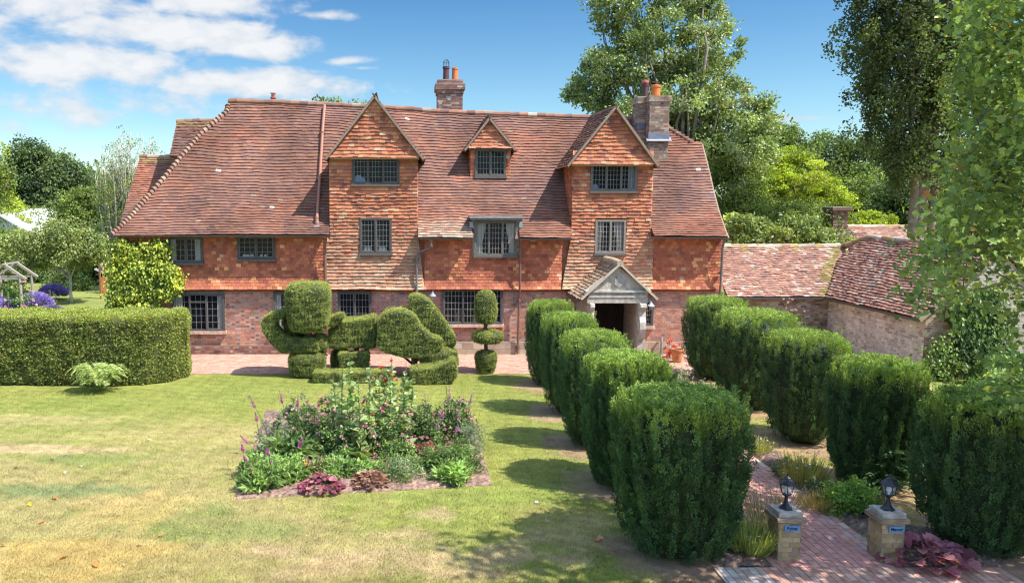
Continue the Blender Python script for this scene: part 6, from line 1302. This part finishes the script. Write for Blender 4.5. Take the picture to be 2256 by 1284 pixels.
# hollyhocks
for i, (px, py, h, ln_, fl) in enumerate([(752, 1010, 1.9, (.05, 0), None), (772, 1015, 2.15, (.0, 0), None), (795, 1020, 1.7, (-.05, 0), None), (812, 1008, 1.95, (.05, 0), None), (835, 1000, 1.6, (.03, 0), None), (868, 990, 1.9, (-.05, 0), None), (885, 985, 1.75, (.1, 0), None), (905, 985, 1.55, (.05, 0), None), (745, 985, 1.5, (-.1, 0), None), (860, 1000, 1.5, (0, 0), None), (890, 1000, 1.4, (0, 0), None)]):
    spike('hollyhock', g2_(px, py), h*1.08, ln_, [(.22, .3, .12), (.26, .34, .15)], 'tall pale-green hollyhock in the middle of the flower bed', 'hollyhocks in the flower bed', 120+i, bell=.035, dens=30, frac=.4, leafy=64, lc=[(.34, .44, .20), (.28, .38, .16), (.40, .48, .24)], ls=.20)
for i, (px, py, h, fcc) in enumerate([(783, 985, 1.25, [(.62, .33, .26)]), (757, 980, 1.3, [(.6, .3, .24)])]):
    bush('mallow', g2_(px, py), (.28, .28, h), 500, .07, .06, GR2, W3, ['salmon-flowered mallow left of the centre hollyhocks', 'salmon-flowered mallow at the left of the hollyhock clump'][i], 'flower', (5, .07, fcc), seed=140+i)
# foxgloves
for i, (px, py, h, ln_) in enumerate([(600, 1000, 1.25, (-.5, .1)), (640, 990, 1.25, (-.25, .2)), (655, 985, 1.1, (.0, .2)), (575, 1005, .95, (-.1, 0)), (590, 1040, .75, (-.55, 0)), (600, 1050, .55, (-.1, 0)), (560, 1060, .5, (-.2, 0)), (640, 1070, .95, (.25, 0)), (545, 1050, .65, (-.1, 0)), (585, 1070, .5, (.15, 0))]):
    spike('foxglove', g2_(px, py), h, ln_, MAG, 'magenta foxglove spike leaning out at the left side of the flower bed', 'foxgloves at the left of the bed', 150+i, bell=.04, dens=16, frac=.22, base_leaves=8, ls=.11)
for i, (px, py, h, ln_) in enumerate([(950, 985, 1.15, (-.15, .2)), (985, 975, 1.3, (.05, 0)), (1005, 985, .85, (.05, 0)), (1025, 985, 1.25, (.15, 0)), (1010, 960, 1.0, (.35, 0)), (975, 990, .9, (0, 0)), (965, 1000, .7, (0, 0)), (1000, 1000, .6, (.05, 0))]):
    spike('foxglove', g2_(px, py), h, ln_, [(.52, .14, .42), (.62, .36, .55)], 'slender mauve foxglove spike at the right side of the flower bed', 'foxgloves at the right of the bed', 170+i, bell=.032, dens=16, frac=.25, base_leaves=6, ls=.1)
spike('mullein', g2_(990, 960), 1.35, (-.1, 0), [(.3, .34, .14)], 'tall bare green mullein spike at the right back of the bed', None, 190, bell=.03, dens=34, frac=.6, base_leaves=12)
# lower planting
for i, (px, py, r, n, L, W, cs, fl, lb, ct) in enumerate([
    (585, 1075, (.38, .36, .42), 900, .12, .036, GR1, (5, .035, MAG), 'broad-leaved green clump at the left front corner of the bed', 'plant'),
    (625, 1060, (.38, .35, .55), 1500, .06, .014, GR2, None, 'fine feathery green clump near the left front of the bed', 'plant'),
    (560, 1050, (.3, .3, .4), 700, .07, .03, GR2, None, 'yellow-green low plant at the left edge of the bed', 'plant'),
    (610, 1000, (.38, .35, .75), 1300, .05, .012, [(.14, .15, .11), (.18, .19, .15), (.11, .12, .09)], None, 'grey twiggy plant at the left back of the bed', 'plant'),
    (690, 1050, (.3, .3, .3), 500, .08, .03, [(.15, .08, .06), (.1, .12, .05), (.2, .12, .08)], (4, .06, [(.7, .62, .12)]), 'bronze low plant with yellow flower heads near the front of the bed', 'plant'),
    (745, 1050, (.36, .3, .42), 1100, .07, .02, GR2, (5, .04, [(.6, .3, .15)]), 'apple-green clump in the middle front of the bed', 'plant'),
    (655, 1062, (.25, .25, .25), 500, .10, .05, GR1, None, 'small green leafy plant left of the purple coral bells', 'plant'),
    (800, 1050, (.3, .25, .25), 600, .09, .05, GR2, None, 'low leafy green plant between the two coral bells', 'plant'),
    (880, 1055, (.42, .35, .48), 1600, .05, .012, SIL+GR1, None, 'silvery fine-leaved clump right of centre at the front of the bed', 'plant'),
    (955, 1035, (.35, .3, .4), 900, .06, .018, GR1, (8, .025, [(.6, .45, .6)]), 'soft green clump left of the front right corner plant', 'plant'),
    (1010, 1045, (.42, .36, .62), 2000, .055, .014, GR1+DKG[:1], None, 'upright bright green clump at the right front of the bed', 'plant'),
    (1000, 1060, (.28, .25, .25), 380, .16, .04, GR2, None, 'strap-leaved primrose clump at the right front edge of the bed', 'plant'),
    (1040, 1000, (.25, .3, .75), 900, .05, .010, [(.15, .18, .12), (.12, .15, .1)], None, 'thin grey-green wiry plant at the right edge of the bed', 'plant'),
    (940, 1010, (.22, .2, .3), 400, .06, .025, [(.16, .05, .06), (.22, .1, .08), (.1, .12, .05)], None, 'dusky red-leaved plant right of centre in the bed', 'plant'),
    (700, 1010, (.3, .3, .35), 700, .08, .035, DKG, None, 'dark green undergrowth below the peach roses', 'plant'),
    (880, 1015, (.4, .3, .4), 800, .07, .03, GR1, (6, .03, [(.6, .2, .5)]), 'green undergrowth with mauve flowers below the centre roses', 'plant'),
    (640, 1020, (.35, .35, .5), 500, .20, .06, DKG, None, 'dark strap-leaved clump below the left rose', 'plant')]):
    bush('border_plant', g2_(px, py), r, int(n*1.4), L*1.15, W*1.3, cs, [1]*len(cs), lb, ct, fl, seed=200+i, sc=1.3)
rgf = np.random.default_rng(808)
for i in range(34):
    u, v_ = rgf.uniform(.06, .94), [.15, .38, .62, .86][i % 4]+rgf.uniform(-.1, .1); q = (bed[0]*(1-u)+bed[1]*u)*(1-v_)+(bed[3]*(1-u)+bed[2]*u)*v_; hh = rgf.uniform(.25, .5)+.25*(v_ > .3)
    if v_ < .2 and u > .55: hh *= .5
    bush('filler_plant', (q[0], q[1]), (rgf.uniform(.2, .34), rgf.uniform(.2, .3), hh), 420, rgf.uniform(.05, .09), rgf.uniform(.02, .045), [GR1, GR2, DKG, SIL+GR1][i % 4], [1]*len([GR1, GR2, DKG, SIL+GR1][i % 4]), 'low leafy green plant among others filling the flower bed', 'plant', (4, .03, [MAG, PINK, [(.6, .5, .62)]][i % 3]) if i % 2 else None, seed=600+i, group='green filler plants of the flower bed', stems=False)
def coral(px, py, rr, cs, lb, seed, n=130, s=.11):
    rg = np.random.default_rng(seed); p = g2_(px, py); root = empty('coral_bells', (p[0], p[1], .03), lb, 'plant'); mb = MB(); a = rg.uniform(0, 6.28, n); r = rr*np.sqrt(rg.uniform(size=n)); Pn = np.stack((p[0]+r*np.cos(a), p[1]+r*.8*np.sin(a), .06+.22*(1-(r/rr)**2)*rg.uniform(.6, 1.2, n)), -1); D = np.stack((np.cos(a), np.sin(a)-.4, rg.uniform(-.1, .5, n)), -1)
    maple(mb, Pn, D, s*rg.uniform(.7, 1.3, n), pick(rg, n, cs, [1]*len(cs), .2), rg, np.array((0, -.3, 1.))); mb.build('foliage', M_LEAF, root)
    mb = MB()
    for k in range(8): q = Pn[rg.integers(n)]; mb.tube([(p[0], p[1], 0), q], [.008, .004], n=4, c=(.15, .05, .05))
    mb.build('stem', M_LEAF, root)
coral(708, 1082, .38, PLUM+[(.38, .16, .18)], 'purple-leaved coral bells at the front edge of the flower bed', 300)
coral(818, 1072, .33, [(.30, .16, .11), (.38, .22, .15), (.22, .10, .08)], 'bronze-leaved coral bells at the front edge of the flower bed', 301, s=.10)
coral(2035, 1235, .62, [(.32, .11, .15), (.24, .08, .11), (.42, .18, .2)], 'large plum-leaved coral bells right of the Manor pillar', 302, n=110, s=.19)
# planting by the path
tuft('meadow_grass', G(1650, 1215), 800, .6, .27, [(.22, .26, .07), (.28, .27, .10), (.15, .2, .05)], 'tall wispy grass clump left of the left gate pillar', 310, flowers=(10, .02, [(.5, .35, .5)]))
tuft('meadow_grass', G(1690, 1180), 260, 1.25, .22, [(.28, .22, .12), (.2, .2, .08)], 'very tall thin seed-headed grass behind the left gate pillar', 311, w=.007)
bush('green_shrub', G(1870, 1125), (.58, .5, .62), 3600, .06, .03, [(.13, .21, .04), (.16, .25, .05), (.10, .17, .035)], W3, 'low fresh-green rounded shrub beside the path, behind the right pillar', 'shrub', seed=320)
tuft('lily_clump', G(1770, 1065), 520, .62, .3, [(.24, .24, .07), (.30, .24, .08), (.17, .2, .06)], 'yellowing clump with white flower stalks on the right of the path', 312, flowers=(26, .03, [(.75, .72, .65)]))
tuft('lily_clump', G(1670, 1000), 200, .45, .18, [(.26, .27, .09), (.2, .22, .07)], 'small pale clump beside the far part of the path', 313, flowers=(12, .03, [(.7, .68, .5)]))
tuft('ornamental_grass', G(1800, 1120), 300, .3, .25, [(.32, .22, .07), (.26, .22, .07)], 'straw-coloured low grass between the shrub and the path', 314)
coral(1735, 1050, .25, [(.12, .19, .08), (.09, .15, .06)], 'bluish-green lobed-leaf plant beside the path', 303, n=45, s=.14)
coral(1800, 1090, .22, [(.12, .18, .08), (.09, .15, .06)], 'green lobed-leaf plant left of the fresh-green shrub', 304, n=35, s=.12)
coral(1610, 838, .3, [(.35, .1, .08), (.28, .08, .08)], 'low red-leaved plant at the foot of the far right yews', 305, n=60, s=.1)
# low dark fir in front of the second right yew
def fir():
    rg = np.random.default_rng(330); p = G(1950, 1085); root = empty('dwarf_fir', (p[0], p[1], 0), 'low dark layered fir in front of the second right-hand yew', 'shrub'); mb = MB(); n = 150
    for k in range(n):
        z = rg.uniform(.1, 1.15); rr = .85*(1-z/1.5)*rg.uniform(.7, 1.1); a = rg.uniform(0, 6.28); tip = np.array((p[0]+rr*math.cos(a), p[1]+rr*.8*math.sin(a), z-.03)); st_ = np.array((p[0], p[1], z+.08)); m = 26; u = rg.uniform(.2, 1, m); Pn = st_+(tip-st_)*u[:, None]; d = tip-st_; sd = np.cross(d, (0, 0, 1)); sd /= np.linalg.norm(sd)+1e-9; D = d/np.linalg.norm(d)*.7+sd*rg.choice((-1, 1), (m, 1))*.8; leaves(mb, Pn, D, .14*(1.2-u*.6), .028, pick(rg, m, [(.07, .14, .05), (.09, .165, .055), (.14, .21, .065)], [2, 2, 1], .15), rg, bias=np.array((0, 0, 1.)))
    mb.build('foliage', M_YEW, root); mb = MB(); mb.tube([(p[0], p[1], 0), (p[0], p[1], 1.2)], [.05, .01], c=(.12, .08, .05)); mb.build('trunk', M_BARK, root)
fir()
# fern before the hedge
def fern():
    rg = np.random.default_rng(340); p = G(222, 862); root = empty('fern', (p[0], p[1], 0), 'arching pale-green fern at the foot of the long hedge', 'fern'); mb = MB()
    for k in range(46):
        a = rg.uniform(0, 6.28); L_ = rg.uniform(.55, .95); d = np.array((math.cos(a), math.sin(a)*.8, 0)); hh = rg.uniform(.35, .95); us = np.linspace(0.05, 1, 22); pts = np.array((p[0], p[1], .02))+d*(L_*us)[:, None]+np.array((0, 0, 1.))*(hh*np.sin(us*2.3)*.85)[:, None]; T_ = np.gradient(pts, axis=0); T_ /= np.linalg.norm(T_, axis=1)[:, None]; S_ = np.cross(T_, (0, 0, 1)); S_ /= np.linalg.norm(S_, axis=1)[:, None]+1e-9; wd = .16*np.sin(us*2.9)**.7+.01
        for s in (-1, 1): leaves(mb, pts, S_*s+T_*.45, wd, .035, pick(rg, 22, [(.36, .45, .14), (.30, .39, .12), (.44, .50, .20)], W3, .1), rg, bias=np.array((0, -.3, 1.)))
    mb.build('fronds', M_LEAF, root)
fern()
# pots and red plant by the house, right of the porch
bush('japanese_maple', (P(1483, 745, 27.3)[0], 27.3, 0), (.36, .3, .75), 700, .06, .03, [(.35, .09, .07), (.28, .07, .06), (.42, .15, .1)], W3, 'small red-leaved maple by the house wall right of the porch', 'shrub', seed=350)
mb = MB(); q = P(1492, 790, 26.6); r = empty('terracotta_pot', (q[0], 26.6, 0), 'tall terracotta pot near the porch, beside the far right yew', 'pot'); mb.lathe([(.13, 0), (.15, .05), (.19, .38), (.215, .40), (.215, .46), (.18, .46), (.17, .40)], (q[0], 26.6, .01), n=20, c=(.50, .20, .09)); mb.build('pot', M_STONE, r); mb = MB(); mb.lathe([(.165, .40), (.16, .42)], (q[0], 26.6, .01), n=14, c=(.08, .05, .04)); mb.build('compost', M_SOIL, r)
bush('white_flowers', G(1500, 850), (.35, .3, .6), 700, .05, .015, SIL, W3, 'silvery plant with cream flower spikes between the yew rows', 'flower', (40, .03, [(.75, .7, .55)]), seed=351)
bush('white_flowers', G(1555, 860), (.3, .3, .35), 400, .05, .015, SIL, W3, 'small cream-flowered plant beside the path near the far right yews', 'flower', (24, .03, [(.7, .66, .5)]), seed=352)
bush('climbing_rose', (P(1740, 680, 29.7)[0], 29.6, 0), (.7, .2, 1.9), 900, .06, .04, GR1, W3, 'climbing rose with pale pink blooms on the outbuilding wall', 'rose', (24, .06, [(.75, .6, .58)]), seed=353)
bush('wall_shrub', (P(1800, 700, 29.6)[0], 29.55, 0), (.3, .2, 1.35), 500, .05, .03, DKG, W3, 'dark small shrub in the corner of the outbuilding walls', 'shrub', seed=354)
bush('border_shrub', (P(2170, 850, 23.4)[0], 23.4, 0), (.9, .5, 1.0), 1800, .09, .05, GR1+SIL[:1], [2, 2, 2, 1], 'loose grey-green shrub below the creeper at the right edge', 'shrub', seed=355)
bush('border_shrub', (P(2240, 800, 20)[0], 20, 0), (.9, .7, 1.5), 2400, .11, .07, GR2, W3, 'leafy light shrub by the right edge in front of the outbuilding end wall', 'shrub', seed=356)
# ---------------- things on the far left lawn
def lavender(px, py, r, h, lb, seed, Yd=None, cs=[(.38, .30, .66), (.46, .38, .72), (.30, .24, .56)]):
    p = G(px, py); rg = np.random.default_rng(seed); root = empty('lavender', (p[0], p[1], 0), lb, 'lavender', None); n = 2600; a = rg.uniform(0, 6.28, n); rr = np.sqrt(rg.uniform(size=n)); d = np.stack((np.cos(a)*rr, np.sin(a)*rr, .25+.85*np.sqrt(1-rr**2*.95)*rg.uniform(.8, 1.1, n)), -1); Pn = np.array((p[0], p[1], 0))+d*np.array((r*.8, r*.6, h*.55)); mb = MB(); leaves(mb, Pn*1.0, d*(1, 1, 1)+rg.normal(0, .2, (n, 3)), h*.35, .03, pick(rg, n, [(.16, .2, .12), (.2, .24, .14)], [1, 1], .15), rg); mb.build('foliage', M_LEAF, root); mb = MB(); Pf = np.array((p[0], p[1], 0))+d*np.array((r, r*.75, h*.92)); leaves(mb, Pf, d+rg.normal(0, .25, (n, 3)), h*.17, .05, pick(rg, n, cs, [1]*len(cs), .12), rg); mb.build('flowers', M_PETAL, root)
lavender(78, 684, .85, .8, 'large violet lavender mound nearest the rustic arch', 400); lavender(118, 660, .8, .75, 'violet lavender mound at the far end of the border', 401); lavender(20, 690, .8, .7, 'violet lavender partly behind the rustic arch', 402); lavender(108, 688, .7, .3, 'low pale lavender strip just above the hedge', 403, cs=[(.30, .25, .42)])
bush('white_flowers', G(108, 672), (.5, .4, .7), 500, .08, .03, SIL, W3, 'cream-white flowering plant between the two lavender mounds', 'flower', (60, .06, [(.78, .72, .6)]), seed=360)
bush('rose_bush', G(30, 690), (1.1, .7, 1.9), 1800, .10, .06, GR1, W3, 'pink climbing rose on the rustic arch at the left edge', 'rose', (40, .10, [(.7, .45, .4), (.75, .6, .5)]), seed=361)
# rustic timber arch
Yr_ = 38.0; q = P(0, 600, Yr_); arch = empty('garden_arch', (q[0], Yr_, 0), 'rustic grey timber arch with a pitched top at the left edge', 'arch'); TM = (.30, .27, .23)
def pp(a, b, y=0): return P(a, b, Yr_+y)
mb = MB(); 
for a in (-28, 43): b0 = pp(a, 600); mb.tube([(b0[0], Yr_, 0), (b0[0]+.02, Yr_, 1.0), (b0[0], Yr_, pp(a, 612)[2])], .075, c=TM); mb.build('post', M_TIMBER, arch); mb = MB(); mb.tube([(b0[0], Yr_+1.2, 0), (b0[0], Yr_+1.2, pp(a, 612)[2])], .07, c=TM); mb.build('post', M_TIMBER, arch); mb = MB()
for y in (0, 1.2): mb.bar(pp(8, 582)+(0, y, 0), pp(58, 616)+(0, y, 0), .13, .11, TM); mb.bar(pp(12, 582)+(0, y, 0), pp(-38, 616)+(0, y, 0), .13, .11, TM); mb.bar(pp(-30, 614)+(0, y, 0), pp(48, 614)+(0, y, 0), .08, .08, TM)
mb.bar(pp(10, 583)+(0, -.2, .02), pp(10, 583)+(0, 1.4, .02), .08, .08, TM); mb.build('rafter', M_TIMBER, arch)
# dragonfly on an oak post, trellis
q = G(231, 646); r = empty('wooden_post', q, 'square orange oak post on the far lawn beside the climber', 'post'); hp = P(231, 612, q[1])[2]; mb = MB(); mb.box((q[0]-.17, q[1]-.17, 0), (q[0]+.17, q[1]+.17, hp), (.50, .22, .08)); mb.prism([(q[0]-.17, hp), (q[0]+.17, hp), (q[0]+.12, hp+.05), (q[0]-.12, hp+.05)], q[1]-.15, q[1]+.15, (.45, .2, .08)); mb.build('post', M_TIMBER, r)
d = (q[0], q[1], hp+.05); r = empty('dragonfly_sculpture', d, 'pale metal dragonfly sculpture on top of the orange post', 'sculpture'); mb = MB(); SLV = (.62, .66, .72)
mb.tube([(d[0]-.5, d[1], d[2]+.12), (d[0]-.1, d[1], d[2]+.22), (d[0]+.12, d[1], d[2]+.28)], [.02, .035, .06], c=(.12, .13, .15)); mb.build('body', M_METAL, r); mb = MB()
for sx, sz in ((-.15, .55), (.2, .6), (-.55, .25), (.45, .15)):
    t_ = np.array((d[0]+sx, d[1], d[2]+.25+sz)); s_ = np.array((d[0], d[1], d[2]+.25)); mb.bar(s_, s_+(t_-s_)*.5, .10, .012, SLV, up=(0, 1, 0)); mb.bar(s_+(t_-s_)*.5, t_, .14, .012, SLV, up=(0, 1, 0))
mb.build('wing', M_METAL, r); mb = MB(); mb.tube([(d[0], d[1], d[2]), (d[0], d[1], d[2]+.22)], .015, c=(.3, .3, .3)); mb.build('support', M_METAL, r)
a = P(221, 596, 44.0); b = P(246, 552, 44.0); r = empty('trellis', ((a[0]+b[0])/2, 44.0, 0), 'brown lattice trellis panel behind the dragonfly post', 'trellis'); mb = MB()
for u in np.linspace(0, 1, 6): x = a[0]+(b[0]-a[0])*u; mb.box((x-.015, 43.98, a[2]), (x+.015, 44.0, b[2]), (.32, .14, .06))
for u in np.linspace(0, 1, 9): z = a[2]+(b[2]-a[2])*u; mb.box((a[0], 44.001, z-.015), (b[0], 44.02, z+.015), (.32, .14, .06))
mb.build('lattice', M_TIMBER, r); mb = MB()
for x in (a[0]-.04, b[0]+.04): mb.box((x-.04, 43.96, 0), (x+.04, 44.04, b[2]+.1), (.28, .12, .06))
mb.build('post', M_TIMBER, r)
# neighbouring building, pale roof
Yn = 56.0; a = P(-40, 470, Yn+4); b = P(48, 518, Yn); r = empty('neighbouring_building', (P(-60, 500, Yn)[0], Yn, 0), 'pale grey metal-roofed building half hidden by trees at the left edge', 'building'); x1 = P(50, 0, Yn)[0]; xm = P(-45, 0, Yn)[0]; zt = P(0, 462, Yn)[2]; zb = P(0, 519, Yn)[2]
mb = MB(); mb.prism([(xm, zt), (x1, zb), (x1, zb-.15), (xm, zt-.15)], Yn, Yn+9, (.62, .62, .66)); mb.prism([(xm, zt), (2*xm-x1, zb), (2*xm-x1, zb-.15), (xm, zt-.15)], Yn, Yn+9, (.6, .6, .62)); rf = mb.build('roof', M_METAL, r)
mb = MB(); mb.prism([(2*xm-x1+.3, 0), (x1-.3, 0), (x1-.3, zb-.14), (xm, zt-.3), (2*xm-x1+.3, zb-.14)], Yn+.3, Yn+8.7, (.62, .62, .62)); mb.build('wall', M_STONE, r); mb = MB(); mb.box((xm-1, Yn+.25, 0), (xm+1, Yn+.31, 2.2), (.2, .2, .2)); mb.build('door', M_TIMBER, r)
bush('border_shrub', G(12, 668), (1.6, 1.0, 1.6), 2600, .10, .06, GR1, W3, 'green shrubs filling the border behind the lavender at the far left', 'shrub', seed=357)
bush('border_shrub', G(150, 640), (1.8, 1.0, 1.3), 2600, .10, .06, DKG, W3, 'dark low shrub at the foot of the slim fruit tree', 'shrub', seed=358)
# telegraph wire is too thin to matter; stone edging by the bed corner
